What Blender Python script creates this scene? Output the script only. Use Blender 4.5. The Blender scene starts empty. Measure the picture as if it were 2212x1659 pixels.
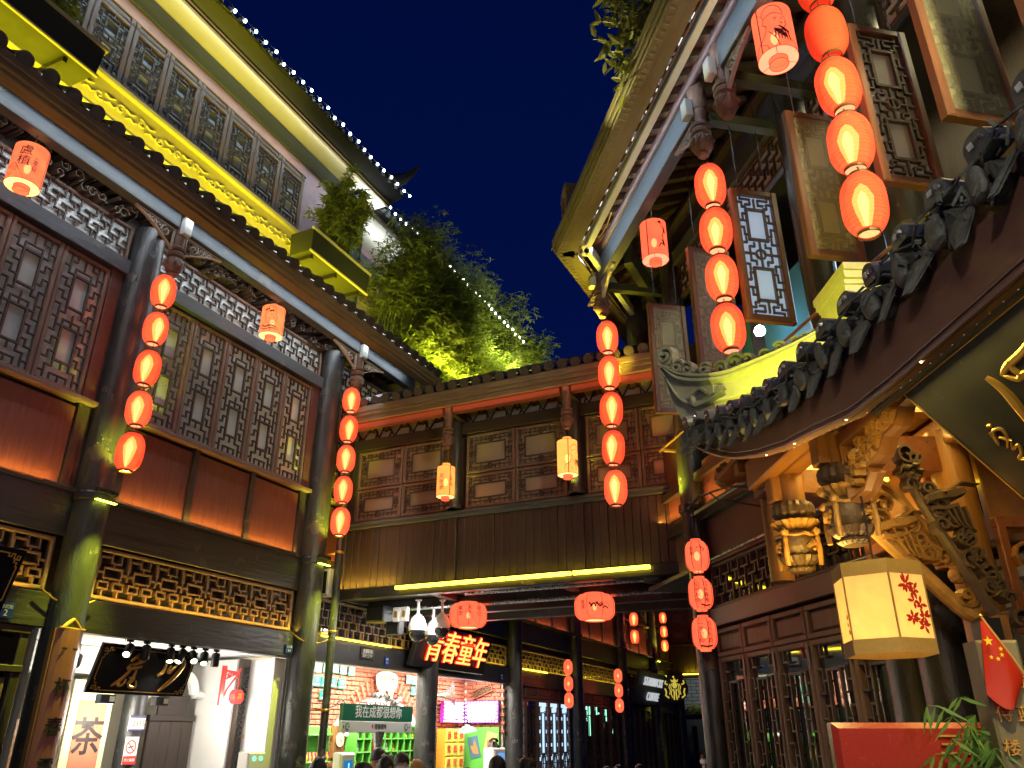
import bpy, math, random
from math import sin, cos, pi, radians, sqrt, atan2
from mathutils import Vector, Matrix, Euler

random.seed(7)
S = bpy.context.scene
COL = S.collection
D = bpy.data

# ------------------------------------------------------------------ camera, sky, exposure
cam_data = D.cameras.new('camera')
cam = D.objects.new('camera', cam_data); COL.objects.link(cam)
cam.location = (0, 0, 2.0)
cam.rotation_euler = (radians(90 + 24.0), 0, 0)
cam_data.sensor_width = 36.0
cam_data.lens = 36.0 * 1692.0 / 2212.0
cam_data.clip_end = 600
S.camera = cam

world = D.worlds.new('World'); S.world = world
world.use_nodes = True
wn = world.node_tree.nodes; wl = world.node_tree.links
for n in list(wn): wn.remove(n)
w_out = wn.new('ShaderNodeOutputWorld')
w_bg = wn.new('ShaderNodeBackground'); w_bg.inputs['Strength'].default_value = 0.05 * .58
w_sky = wn.new('ShaderNodeTexSky'); w_sky.sky_type = 'NISHITA'; w_sky.sun_disc = False
w_sky.sun_elevation = radians(-3.0); w_sky.sun_rotation = radians(250)
w_hsv = wn.new('ShaderNodeMix'); w_hsv.data_type = 'RGBA'; w_hsv.inputs[0].default_value = 0.93
w_hsv.inputs[7].default_value = (0.004, 0.075, 0.86, 1)      # deep dusk blue over the physical sky
wl.new(w_sky.outputs[0], w_hsv.inputs[6])
w_tc = wn.new('ShaderNodeTexCoord'); w_sp = wn.new('ShaderNodeSeparateXYZ'); wl.new(w_tc.outputs['Generated'], w_sp.inputs[0])
w_mr = wn.new('ShaderNodeMapRange'); w_mr.inputs[1].default_value = 0.0; w_mr.inputs[2].default_value = .8; w_mr.inputs[3].default_value = 1.45; w_mr.inputs[4].default_value = .85
wl.new(w_sp.outputs[2], w_mr.inputs[0])
w_ml = wn.new('ShaderNodeVectorMath'); w_ml.operation = 'SCALE'; wl.new(w_hsv.outputs[2], w_ml.inputs[0]); wl.new(w_mr.outputs[0], w_ml.inputs['Scale'])
wl.new(w_ml.outputs[0], w_bg.inputs['Color'])
wl.new(w_bg.outputs[0], w_out.inputs['Surface'])

S.view_settings.view_transform = 'Standard'
S.view_settings.look = 'None'
S.view_settings.exposure = 1.0
S.view_settings.gamma = 1.0
S.view_settings.use_curve_mapping = False
S.render.engine = 'CYCLES'
cy = S.cycles
cy.use_denoising = True
try: cy.denoiser = 'OPENIMAGEDENOISE'
except Exception: pass
cy.max_bounces = 6; cy.diffuse_bounces = 3; cy.glossy_bounces = 3
cy.transmission_bounces = 4; cy.transparent_max_bounces = 12
cy.sample_clamp_indirect = 3.0
cy.caustics_reflective = False; cy.caustics_refractive = False
cy.use_light_tree = True
cy.use_adaptive_sampling = True; cy.adaptive_threshold = 0.02

# ------------------------------------------------------------------ frames (local x along a facade, y into it, z up)
class Frame:
    def __init__(s, ox, oy, deg):
        s.o = Vector((ox, oy, 0)); s.a = radians(deg)
        s.ux = Vector((cos(s.a), sin(s.a), 0)); s.uy = Vector((-sin(s.a), cos(s.a), 0))
    def p(s, x, y, z): return s.o + s.ux * x + s.uy * y + Vector((0, 0, z))
_a = radians(24.8); uL = Vector((sin(_a), cos(_a), 0)); nL = Vector((cos(_a), -sin(_a), 0))
FL = Frame(-8 * nL.x, -8 * nL.y, 65.2)
_b = FL.o + uL * 10.5
FB = Frame(_b.x, _b.y, -24.8)
_c = FL.o + uL * 32.0
FB2 = Frame(_c.x, _c.y, -24.8)
_a = radians(-11.2); FR = Frame(4.1 * cos(_a), -4.1 * sin(_a), -78.8)
_k = Vector((cos(_a), -sin(_a), 0)) * 2.35 + Vector((sin(_a), cos(_a), 0)) * 8.8
FK = Frame(_k.x, _k.y, -116.0)
_a = radians(-1.5); FT = Frame(2.0 * cos(_a), -2.0 * sin(_a), -88.5)
FW = Frame(0, 0, 0)

# ------------------------------------------------------------------ object bookkeeping
def link(o, parent=None, label=None, cat=None, group=None, kind=None):
    COL.objects.link(o)
    if parent is not None: o.parent = parent
    if label: o['label'] = label
    if cat: o['category'] = cat
    if group: o['group'] = group
    if kind: o['kind'] = kind
    return o
def thing(name, label, cat, F=FW, loc=(0, 0, 0), rz=0.0, group=None, kind=None):
    o = D.objects.new(name, None); o.empty_display_size = .2
    o.location = F.p(*loc); o.rotation_euler = (0, 0, F.a + rz)
    return link(o, None, label, cat, group, kind)
def copy_tree(src, parent=None):
    c = src.copy(); COL.objects.link(c)
    if parent is not None: c.parent = parent
    for ch in list(src.children): copy_tree(ch, c)
    return c

# ------------------------------------------------------------------ mesh builder
class MB:
    def __init__(s): s.v = []; s.f = []
    def add(s, vs, fs):
        b = len(s.v); s.v += [tuple(q) for q in vs]; s.f += [tuple(b + i for i in f) for f in fs]; return s
    def box(s, x0, x1, y0, y1, z0, z1):
        return s.add([(x0,y0,z0),(x1,y0,z0),(x1,y1,z0),(x0,y1,z0),(x0,y0,z1),(x1,y0,z1),(x1,y1,z1),(x0,y1,z1)],
                     [(0,3,2,1),(4,5,6,7),(0,1,5,4),(1,2,6,5),(2,3,7,6),(3,0,4,7)])
    def bbox(s, x0, x1, y0, y1, z0, z1, b=.008):   # box with its front edges bevelled (front is -y)
        vs = []
        for (y, k) in ((y1, 0), (y0 + b, 0), (y0, b)):
            vs += [(x0+k,y,z0+k),(x1-k,y,z0+k),(x1-k,y,z1-k),(x0+k,y,z1-k)]
        fs = [(0,1,2,3)]
        for l in (0, 4):
            for i in range(4):
                j = (i+1) % 4; fs.append((l+j, l+i, l+4+i, l+4+j))
        fs.append((11,10,9,8))
        return s.add(vs, fs)
    def obox(s, c, ax, ay, az, hx, hy, hz):        # oriented box
        c = Vector(c); vs = []
        for k in (-1,1):
            for (i,j) in ((-1,-1),(1,-1),(1,1),(-1,1)):
                vs.append(c + ax*hx*i + ay*hy*j + az*hz*k)
        return s.add(vs, [(0,3,2,1),(4,5,6,7),(0,1,5,4),(1,2,6,5),(2,3,7,6),(3,0,4,7)])
    def ext(s, poly, y0, y1):                      # polygon in xz extruded in y
        n = len(poly)
        vs = [(p[0], y0, p[1]) for p in poly] + [(p[0], y1, p[1]) for p in poly]
        fs = [tuple(range(n)), tuple(reversed(range(n, 2*n)))]
        for i in range(n):
            j = (i+1) % n; fs.append((j, i, n+i, n+j))
        return s.add(vs, fs)
    def lathe(s, prof, c=(0,0,0), n=16, cap=True, flute=None):
        vs = []; fs = []
        for k, (r, z) in enumerate(prof):
            for i in range(n):
                a = 2*pi*i/n; rr = r
                if flute and flute[0] <= k <= flute[1]: rr = r * (1 + flute[2] * (1 if i % 2 else -1))
                vs.append((c[0]+rr*cos(a), c[1]+rr*sin(a), c[2]+z))
        for k in range(len(prof)-1):
            for i in range(n):
                j = (i+1) % n; fs.append((k*n+i, k*n+j, (k+1)*n+j, (k+1)*n+i))
        if cap:
            fs.append(tuple(reversed(range(n)))); m = (len(prof)-1)*n; fs.append(tuple(range(m, m+n)))
        return s.add(vs, fs)
    def tube(s, pts, r, n=6, cap=True):
        pts = [Vector(p) for p in pts]; rs = r if isinstance(r, (list, tuple)) else [r]*len(pts)
        vs = []; fs = []; up = Vector((0,0,1))
        prev = None
        for k, p in enumerate(pts):
            t = (pts[min(k+1, len(pts)-1)] - pts[max(k-1, 0)])
            t = t.normalized() if t.length > 1e-9 else up
            ref = up if abs(t.z) < .95 else Vector((1,0,0))
            if prev is not None:
                q = prev - t * prev.dot(t)
                a = q.normalized() if q.length > 1e-6 else t.cross(ref).normalized()
            else: a = t.cross(ref).normalized()
            prev = a; b = t.cross(a)
            for i in range(n):
                w = 2*pi*i/n; vs.append(p + (a*cos(w) + b*sin(w)) * rs[k])
        for k in range(len(pts)-1):
            for i in range(n):
                j = (i+1) % n; fs.append((k*n+i, k*n+j, (k+1)*n+j, (k+1)*n+i))
        if cap:
            fs.append(tuple(reversed(range(n)))); m = (len(pts)-1)*n; fs.append(tuple(range(m, m+n)))
        return s.add(vs, fs)
    def stroke(s, pts, w, y0, y1):                 # raised band following a path in xz, from depth y0 (front) to y1
        ws = w if isinstance(w, (list, tuple)) else [w]*len(pts)
        vs = []; fs = []; n = len(pts)
        for k in range(n):
            a = pts[max(k-1,0)]; b = pts[min(k+1,n-1)]
            dx, dz = b[0]-a[0], b[1]-a[1]; l = sqrt(dx*dx+dz*dz) or 1
            nx, nz = -dz/l*ws[k]/2, dx/l*ws[k]/2; x, z = pts[k]
            vs += [(x-nx*.55,y0,z-nz*.55),(x+nx*.55,y0,z+nz*.55),(x+nx,(y0*.55+y1*.45),z+nz),(x+nx,y1,z+nz),(x-nx,y1,z-nz),(x-nx,(y0*.55+y1*.45),z-nz)]
        for k in range(n-1):
            for i in range(6):
                j = (i+1) % 6; fs.append((6*k+i, 6*k+6+i, 6*k+6+j, 6*k+j))
        fs.append((0,1,2,3,4,5)); m = 6*(n-1); fs.append((m+5,m+4,m+3,m+2,m+1,m))
        return s.add(vs, fs)
    def quad(s, a, b, c, d): return s.add([a,b,c,d], [(0,1,2,3)])
    def mesh(s, name, mat, smooth=False, fn=None):
        m = D.meshes.new(name)
        m.from_pydata([fn(*v) for v in s.v] if fn else s.v, [], s.f)
        mats = mat if isinstance(mat, (list, tuple)) else [mat]
        for q in mats: m.materials.append(q)
        if smooth: m.polygons.foreach_set('use_smooth', [True]*len(m.polygons))
        m.update()
        if smooth: m.set_sharp_from_angle(angle=radians(38))
        return m
    def build(s, name, mat, parent=None, loc=(0,0,0), rot=(0,0,0), smooth=False, fn=None, F=None, **kw):
        o = D.objects.new(name, s.mesh(name, mat, smooth, fn))
        place(o, loc, rot, F); return link(o, parent, **kw)
def place(o, loc, rot=(0,0,0), F=None):
    if F is not None:
        o.location = F.p(*loc); o.rotation_euler = (rot[0], rot[1], rot[2]+F.a)
    else: o.location = loc; o.rotation_euler = rot
def inst(mesh, name, parent=None, loc=(0,0,0), rot=(0,0,0), F=None, scale=None, **kw):
    o = D.objects.new(name, mesh); place(o, loc, rot, F)
    if scale: o.scale = scale
    return link(o, parent, **kw)
def spiral(cx, cz, r, turns=1.6, a0=0.0, d=1, r1=.15, n=22):
    return [(cx + r*(1-(1-r1)*k/n)*cos(a0+d*2*pi*turns*k/n), cz + r*(1-(1-r1)*k/n)*sin(a0+d*2*pi*turns*k/n)) for k in range(n+1)]
def area(name, F, loc, rot, sx, sy, col, watt, spread=180):   # area light, for strip lamps and added fills; emits along its local -z
    l = D.lights.new(name, 'AREA'); l.shape = 'RECTANGLE'; l.size = sx; l.size_y = sy; l.color = col; l.energy = watt; l.spread = radians(spread)
    o = D.objects.new(name, l)
    M = Matrix.Translation(F.p(*loc)) @ Matrix.Rotation(F.a, 4, 'Z') @ Euler(rot).to_matrix().to_4x4()
    o.matrix_world = M; COL.objects.link(o); return o
def spot(name, F, loc, direction, col, watt, ang=100, blend=.6, rad=.03):
    l = D.lights.new(name, 'SPOT'); l.color = col; l.energy = watt; l.spot_size = radians(ang); l.spot_blend = blend; l.shadow_soft_size = rad
    o = D.objects.new(name, l)
    d = F.ux*direction[0] + F.uy*direction[1] + Vector((0,0,direction[2]))
    o.matrix_world = Matrix.Translation(F.p(*loc)) @ d.to_track_quat('-Z', 'Y').to_matrix().to_4x4()
    COL.objects.link(o); return o
def point(name, F, loc, col, watt, rad=.08):
    l = D.lights.new(name, 'POINT'); l.color = col; l.energy = watt; l.shadow_soft_size = rad
    o = D.objects.new(name, l); o.location = F.p(*loc); COL.objects.link(o); return o

# ------------------------------------------------------------------ text and print
_tc = {}
def text_geo(txt, bold=0.0, depth=0.0, space=1.0, lead=1.0, res=2):
    k = (txt, bold, depth, space, lead)
    if k in _tc: return _tc[k]
    c = D.curves.new('t', 'FONT'); c.body = txt; c.size = 1; c.align_x = 'CENTER'; c.align_y = 'CENTER'
    c.extrude = depth; c.offset = bold; c.resolution_u = res; c.space_character = space; c.space_line = lead
    o = D.objects.new('t', c); COL.objects.link(o)
    dg = bpy.context.evaluated_depsgraph_get(); dg.update()
    m = D.meshes.new_from_object(o.evaluated_get(dg))
    vs = [tuple(v.co) for v in m.vertices]; fs = [tuple(p.vertices) for p in m.polygons]
    D.objects.remove(o); D.curves.remove(c); D.meshes.remove(m)
    _tc[k] = (vs, fs); return vs, fs
def text(name, txt, mat, parent, x, y, z, size, bold=0.0, depth=.004, sx=1.0, space=1.0, lead=1.0, fn=None, **kw):
    """upright lettering facing local -y, centred on (x, y, z)"""
    vs, fs = text_geo(txt, bold, depth/size, space, lead)
    mb = MB(); mb.add([(x+v[0]*size*sx, y-v[2]*size, z+v[1]*size) for v in vs], fs)
    return mb.build(name, mat, parent, fn=fn, **kw)

# ------------------------------------------------------------------ materials
def newmat(name):
    m = D.materials.new(name); m.use_nodes = True
    nt = m.node_tree; b = nt.nodes['Principled BSDF']; return m, nt, b
def surf(name, col, rough=.5, var=.35, scale=(6,6,6), bump=.15, spec=.5, metal=0.0, grain=None, col2=None, detail=6, bscale=None, peel=None, coat=0.0):
    """painted / natural surface: colour drifting over large and small noise, matching relief"""
    m, nt, b = newmat(name); N = nt.nodes; L = nt.links
    tc = N.new('ShaderNodeTexCoord'); mp = N.new('ShaderNodeMapping'); mp.inputs['Scale'].default_value = scale
    L.new(tc.outputs['Object'], mp.inputs[0])
    oi = N.new('ShaderNodeObjectInfo'); va = N.new('ShaderNodeVectorMath'); va.operation = 'ADD'
    sc = N.new('ShaderNodeVectorMath'); sc.operation = 'SCALE'; sc.inputs['Scale'].default_value = 1.0
    cb = N.new('ShaderNodeCombineXYZ')
    mr = N.new('ShaderNodeMath'); mr.operation = 'MULTIPLY'; mr.inputs[1].default_value = 37.0
    L.new(oi.outputs['Random'], mr.inputs[0]); L.new(mr.outputs[0], cb.inputs[0]); L.new(mr.outputs[0], cb.inputs[1])
    L.new(mp.outputs[0], va.inputs[0]); L.new(cb.outputs[0], va.inputs[1])
    n1 = N.new('ShaderNodeTexNoise'); n1.inputs['Scale'].default_value = 1.0; n1.inputs['Detail'].default_value = detail; n1.inputs['Roughness'].default_value = .65
    L.new(va.outputs[0], n1.inputs['Vector'])
    n2 = N.new('ShaderNodeTexNoise'); n2.inputs['Scale'].default_value = 1.1; n2.inputs['Detail'].default_value = 3
    L.new(tc.outputs['Object'], n2.inputs['Vector'])
    c2 = col2 or tuple(c * (1-var) for c in col)
    mx = N.new('ShaderNodeMix'); mx.data_type = 'RGBA'
    mx.inputs[6].default_value = (*c2, 1); mx.inputs[7].default_value = (*[min(1, c*(1+var*.6)) for c in col], 1)
    rp = N.new('ShaderNodeMapRange'); rp.inputs[1].default_value = .32; rp.inputs[2].default_value = .68
    ad = N.new('ShaderNodeMath'); ad.operation = 'MULTIPLY_ADD'; ad.inputs[1].default_value = .45
    ms = N.new('ShaderNodeMath'); ms.operation = 'MULTIPLY'; ms.inputs[1].default_value = .58
    L.new(n1.outputs[0], ms.inputs[0]); L.new(n2.outputs[0], ad.inputs[0]); L.new(ms.outputs[0], ad.inputs[2])
    L.new(ad.outputs[0], rp.inputs[0]); L.new(rp.outputs[0], mx.inputs[0])
    colout = mx.outputs[2]; hgt = n1.outputs[0]
    if peel:                                            # flakes of lost paint: (threshold, colour below)
        n3 = N.new('ShaderNodeTexNoise'); n3.inputs['Scale'].default_value = 3.2; n3.inputs['Detail'].default_value = 9; n3.inputs['Roughness'].default_value = .62
        L.new(va.outputs[0] if scale[0]==scale[2] else tc.outputs['Object'], n3.inputs['Vector'])
        th = N.new('ShaderNodeMapRange'); th.inputs[1].default_value = peel[0]; th.inputs[2].default_value = peel[0]+.015
        L.new(n3.outputs[0], th.inputs[0])
        m2 = N.new('ShaderNodeMix'); m2.data_type = 'RGBA'; m2.inputs[7].default_value = (*peel[1], 1)
        L.new(th.outputs[0], m2.inputs[0]); L.new(colout, m2.inputs[6]); colout = m2.outputs[2]
        sb = N.new('ShaderNodeMath'); sb.operation = 'MULTIPLY_ADD'; sb.inputs[1].default_value = -.8
        L.new(th.outputs[0], sb.inputs[0]); L.new(n1.outputs[0], sb.inputs[2]); hgt = sb.outputs[0]
    L.new(colout, b.inputs['Base Color'])
    rr = N.new('ShaderNodeMapRange'); rr.inputs[3].default_value = max(.03, rough-.12); rr.inputs[4].default_value = min(1, rough+.15)
    L.new(n1.outputs[0], rr.inputs[0]); L.new(rr.outputs[0], b.inputs['Roughness'])
    b.inputs['Metallic'].default_value = metal; b.inputs['Specular IOR Level'].default_value = spec
    b.inputs['Coat Weight'].default_value = coat; b.inputs['Coat Roughness'].default_value = .15
    if bump:
        bp = N.new('ShaderNodeBump'); bp.inputs['Strength'].default_value = bump; bp.inputs['Distance'].default_value = .02
        L.new(hgt, bp.inputs['Height']); L.new(bp.outputs[0], b.inputs['Normal'])
    return m
def glow(name, col, strength):
    m, nt, b = newmat(name)
    b.inputs['Base Color'].default_value = (*[min(.8, c) for c in col], 1)
    b.inputs['Emission Color'].default_value = (*col, 1); b.inputs['Emission Strength'].default_value = strength
    return m
def plain(name, col, rough=.5, metal=0.0, spec=.5):
    m, nt, b = newmat(name); b.inputs['Base Color'].default_value = (*col, 1); b.inputs['IOR'].default_value = 1.95 if spec > .8 else 1.5
    b.inputs['Roughness'].default_value = rough; b.inputs['Metallic'].default_value = metal; b.inputs['Specular IOR Level'].default_value = spec
    return m
H = (2.2, 26, 26); V = (26, 26, 2.2)
M = dict(
  black_h=surf('black lacquered wood', (.032,.030,.029), .35, .55, H, .35, peel=(.62, (.062,.052,.045))),
  black_v=surf('black column lacquer', (.034,.035,.036), .30, .55, (9,9,3), .8, peel=(.60, (.070,.062,.052))),
  slate_h=surf('faded slate paint', (.062,.075,.088), .55, .45, H, .3, peel=(.62, (.10,.10,.10))),
  dark_h=surf('dark brown wood', (.038,.026,.020), .5, .5, H, .3),
  dark_v=surf('dark brown board', (.045,.030,.022), .5, .5, V, .3),
  frame_v=surf('weathered window wood', (.155,.095,.070), .6, .5, V, .4),
  frame_h=surf('weathered rail wood', (.150,.090,.066), .6, .5, H, .4),
  frame_d=surf('dark fretwork wood', (.060,.040,.030), .55, .4, (12,12,12), .2),
  red_v=surf('brick red panel', (.135,.050,.036), .5, .5, V, .3, peel=(.70, (.26,.14,.10))),
  maroon=surf('maroon board', (.085,.040,.036), .45, .45, (5,5,5), .2),
  stripe=surf('red stripe board', (.22,.05,.035), .5, .3, H, .1),
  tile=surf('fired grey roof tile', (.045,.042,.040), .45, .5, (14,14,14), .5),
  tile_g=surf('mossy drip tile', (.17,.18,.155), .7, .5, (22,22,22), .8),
  eave=surf('weathered eave board', (.17,.125,.075), .65, .5, (3,30,30), .5),
  band=surf('yellow plaster frieze', (.56,.50,.25), .7, .15, (9,9,9), .2),
  plaster=surf('pink wall plaster', (.42,.25,.26), .7, .25, (5,5,5), .2),
  cream=surf('cream soffit', (.62,.58,.44), .7, .1, (3,3,3), .05),
  blue_g=surf('grey blue beam paint', (.075,.10,.12), .5, .3, H, .2),
  white=surf('white paint', (.74,.73,.70), .6, .06, (4,4,4), .04),
  whitew=surf('ivory wall', (.66,.62,.50), .6, .08, (3,3,3), .04),
  carve=surf('pale carved bracket', (.34,.29,.27), .6, .3, (18,18,18), .4),
  carve_b=surf('brown carved post', (.13,.070,.050), .55, .45, (16,16,16), .6),
  wood_h=surf('honey pine beam', (.25,.108,.030), .42, .35, (3,18,18), .3, coat=.2),
  wood_v=surf('honey pine trunk', (.27,.125,.036), .42, .4, (14,14,2.2), .4, coat=.2),
  wood_r=surf('reddish varnished beam', (.20,.065,.025), .3, .35, (3,18,18), .15, coat=.3),
  gold_c=surf('gilded carving', (.40,.215,.05), .45, .4, (20,20,20), .4),
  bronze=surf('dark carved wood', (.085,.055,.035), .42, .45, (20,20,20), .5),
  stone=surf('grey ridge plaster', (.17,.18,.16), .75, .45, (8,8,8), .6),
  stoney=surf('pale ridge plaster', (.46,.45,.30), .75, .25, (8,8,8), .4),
  fascia=surf('brown fascia paint', (.23,.115,.09), .42, .4, (4,9,9), .2),
  ltgrey=surf('pale grey lamp box', (.50,.55,.58), .5, .1, (6,6,6), .1),
  steel=surf('galvanised pipe', (.55,.56,.58), .25, .2, (20,20,4), .05, metal=.9),
  iron=plain('black iron', (.02,.02,.022), .4),
  black=plain('matt black', (.012,.012,.013), .45),
  gloss=plain('black lacquer sign', (.010,.010,.011), .12),
  gilt=plain('gold leaf', (.80,.47,.10), .28, .85),
  giltp=plain('gold paint', (.75,.42,.10), .4, .3),
  pane=plain('frosted window pane', (.42,.47,.48), .22),
  pane_d=plain('dark window glass', (.020,.022,.026), .04, 0, .9),
  paper=plain('aged window paper', (.25,.20,.15), .2, 0, .6),
  ink=plain('ink', (.012,.010,.010), .6),
  red_s=plain('vermilion lacquer', (.62,.03,.025), .3),
  red_p=plain('red print', (.60,.05,.03), .5),
  green=surf('apple green paint', (.10,.42,.05), .5, .1, (4,4,4), .03),
  plate=plain('enamel green plate', (.010,.17,.12), .35),
  signg=plain('street sign green', (.012,.12,.07), .4),
  blue=plain('enamel blue plate', (.010,.045,.28), .35),
  letter=plain('white lettering', (.80,.80,.76), .5),
  cream_l=plain('cream lettering', (.75,.70,.45), .5),
  brick=surf('red brick', (.36,.10,.055), .8, .35, (14,14,14), .4),
  mortar=surf('lime mortar', (.62,.52,.42), .9, .15, (14,14,14), .3),
  pot=surf('olive planter', (.030,.034,.014), .6, .4, (6,6,6), .2),
  ground=surf('grey paving', (.09,.085,.08), .55, .4, (2,2,2), .2),
  lit_blue=glow('lit blue white room', (.42,.62,.85), .75),
  led_y=glow('amber light strip', (1.0,.74,.035), 5.0),
  led_g=glow('yellow green lamp face', (.85,1.0,.06), 6.0),
  led_w=glow('white light strip', (.85,.95,1.0), 5.0),
  led_w2=glow('dim white dots', (.95,.95,.85), 1.6),
  bulb_w=glow('cool white bulb', (.86,1.0,.90), 9.0),
  bulb_y=glow('warm small bulb', (1.0,.78,.30), 4.0), dot_w=glow('dim white dots far', (.9,.95,1.0), .7), dot_y=glow('dim warm dots', (1.0,.75,.3), .6),
  spot_f=glow('spot lamp face', (1.0,.93,.55), 6.0),
)
def leafmat(name, col, tr=.35):
    m, nt, b = newmat(name); N = nt.nodes; L = nt.links
    oi = N.new('ShaderNodeNewGeometry'); mr = N.new('ShaderNodeMix'); mr.data_type = 'RGBA'
    mr.inputs[6].default_value = (*[c*.55 for c in col],1); mr.inputs[7].default_value = (*[min(1,c*1.5) for c in col],1)
    L.new(oi.outputs['Random Per Island'], mr.inputs[0]); L.new(mr.outputs[2], b.inputs['Base Color'])
    b.inputs['Roughness'].default_value = .5
    t = N.new('ShaderNodeBsdfTranslucent'); L.new(mr.outputs[2], t.inputs[0])
    mx = N.new('ShaderNodeMixShader'); mx.inputs[0].default_value = tr
    L.new(b.outputs[0], mx.inputs[1]); L.new(t.outputs[0], mx.inputs[2]); L.new(mx.outputs[0], nt.nodes['Material Output'].inputs[0])
    return m
M['leaf'] = leafmat('bamboo leaf', (.16,.20,.050)); M['leaf2'] = leafmat('broad shrub leaf', (.16,.17,.035)); M['palm'] = leafmat('palm leaf', (.14,.28,.06))
def lantern_mat(name, lo, hi, see=.22, ribs=0.0, k=1.0):
    """lit silk: gives off warm light, lets the bulb inside show a little; thin wire ribs stay darker"""
    m, nt, b = newmat(name); N = nt.nodes; L = nt.links
    tc = N.new('ShaderNodeTexCoord'); sp = N.new('ShaderNodeSeparateXYZ'); L.new(tc.outputs['Object'], sp.inputs[0])
    n = N.new('ShaderNodeTexNoise'); n.inputs['Scale'].default_value = 9; L.new(tc.outputs['Object'], n.inputs['Vector'])
    mx = N.new('ShaderNodeMix'); mx.data_type = 'RGBA'; mx.inputs[6].default_value = (*lo,1); mx.inputs[7].default_value = (*hi,1)
    oi = N.new('ShaderNodeObjectInfo'); ad = N.new('ShaderNodeMath'); ad.operation='MULTIPLY_ADD'; ad.inputs[1].default_value=.5
    L.new(oi.outputs['Random'], ad.inputs[0]); L.new(n.outputs[0], ad.inputs[2])
    mp = N.new('ShaderNodeMapRange'); mp.inputs[1].default_value=.35; mp.inputs[2].default_value=1.1; L.new(ad.outputs[0], mp.inputs[0])
    L.new(mp.outputs[0], mx.inputs[0])
    em = N.new('ShaderNodeEmission'); em.inputs[1].default_value = k
    if ribs:
        w = N.new('ShaderNodeMath'); w.operation='MULTIPLY'; w.inputs[1].default_value = ribs; L.new(sp.outputs[2], w.inputs[0])
        s2 = N.new('ShaderNodeMath'); s2.operation='SINE'; L.new(w.outputs[0], s2.inputs[0])
        r = N.new('ShaderNodeMapRange'); r.inputs[1].default_value=.55; r.inputs[2].default_value=.95; r.inputs[3].default_value=1; r.inputs[4].default_value=.5; L.new(s2.outputs[0], r.inputs[0])
        mm = N.new('ShaderNodeMix'); mm.data_type='RGBA'; mm.inputs[6].default_value=(.22,.008,.003,1); L.new(r.outputs[0], mm.inputs[0]); L.new(mx.outputs[2], mm.inputs[7]); L.new(mm.outputs[2], em.inputs[0])
    else: L.new(mx.outputs[2], em.inputs[0])
    tb = N.new('ShaderNodeBsdfTransparent'); tb.inputs[0].default_value = (1,.55,.35,1)
    ms = N.new('ShaderNodeMixShader'); ms.inputs[0].default_value = see
    df = N.new('ShaderNodeBsdfDiffuse'); df.inputs[0].default_value = (.45,.05,.02,1)
    a2 = N.new('ShaderNodeAddShader'); L.new(em.outputs[0], a2.inputs[0]); L.new(df.outputs[0], a2.inputs[1])
    L.new(a2.outputs[0], ms.inputs[1]); L.new(tb.outputs[0], ms.inputs[2]); L.new(ms.outputs[0], nt.nodes['Material Output'].inputs[0])
    return m
def soft_mat(name, col, k, see):
    m, nt, b = newmat(name); N = nt.nodes; L = nt.links
    em = N.new('ShaderNodeEmission'); em.inputs[0].default_value=(*col,1); em.inputs[1].default_value=k
    tb = N.new('ShaderNodeBsdfTransparent'); ms = N.new('ShaderNodeMixShader'); ms.inputs[0].default_value=see
    L.new(em.outputs[0], ms.inputs[1]); L.new(tb.outputs[0], ms.inputs[2]); L.new(ms.outputs[0], nt.nodes['Material Output'].inputs[0]); return m
M['silk'] = lantern_mat('red silk', (.66,.042,.018), (.84,.090,.038), .42, ribs=230, k=1.2)
M['silk_d'] = lantern_mat('dim glowing red silk', (.42,.018,.006), (.55,.03,.012), .04, ribs=200, k=.8)  # no bulb inside; a low glow is put into the silk itself
M['silk_s'] = lantern_mat('smooth red silk', (.78,.078,.036), (.95,.13,.055), .08, k=.95)
M['silk_o'] = lantern_mat('orange lit silk', (.75,.12,.05), (.85,.24,.07), .08, k=.85)
M['silk_y'] = lantern_mat('amber lit silk', (.85,.26,.05), (.9,.42,.08), .10, k=.9)
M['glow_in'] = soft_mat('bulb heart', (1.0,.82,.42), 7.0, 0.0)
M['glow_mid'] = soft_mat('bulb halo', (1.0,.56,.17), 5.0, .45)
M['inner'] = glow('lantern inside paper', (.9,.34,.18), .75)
M['glow_out'] = soft_mat('lantern glow shell', (1.0,.20,.045), 1.1, .55)
M['inner_y'] = glow('lantern inside paper amber', (1.0,.62,.20), 1.1)
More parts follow.
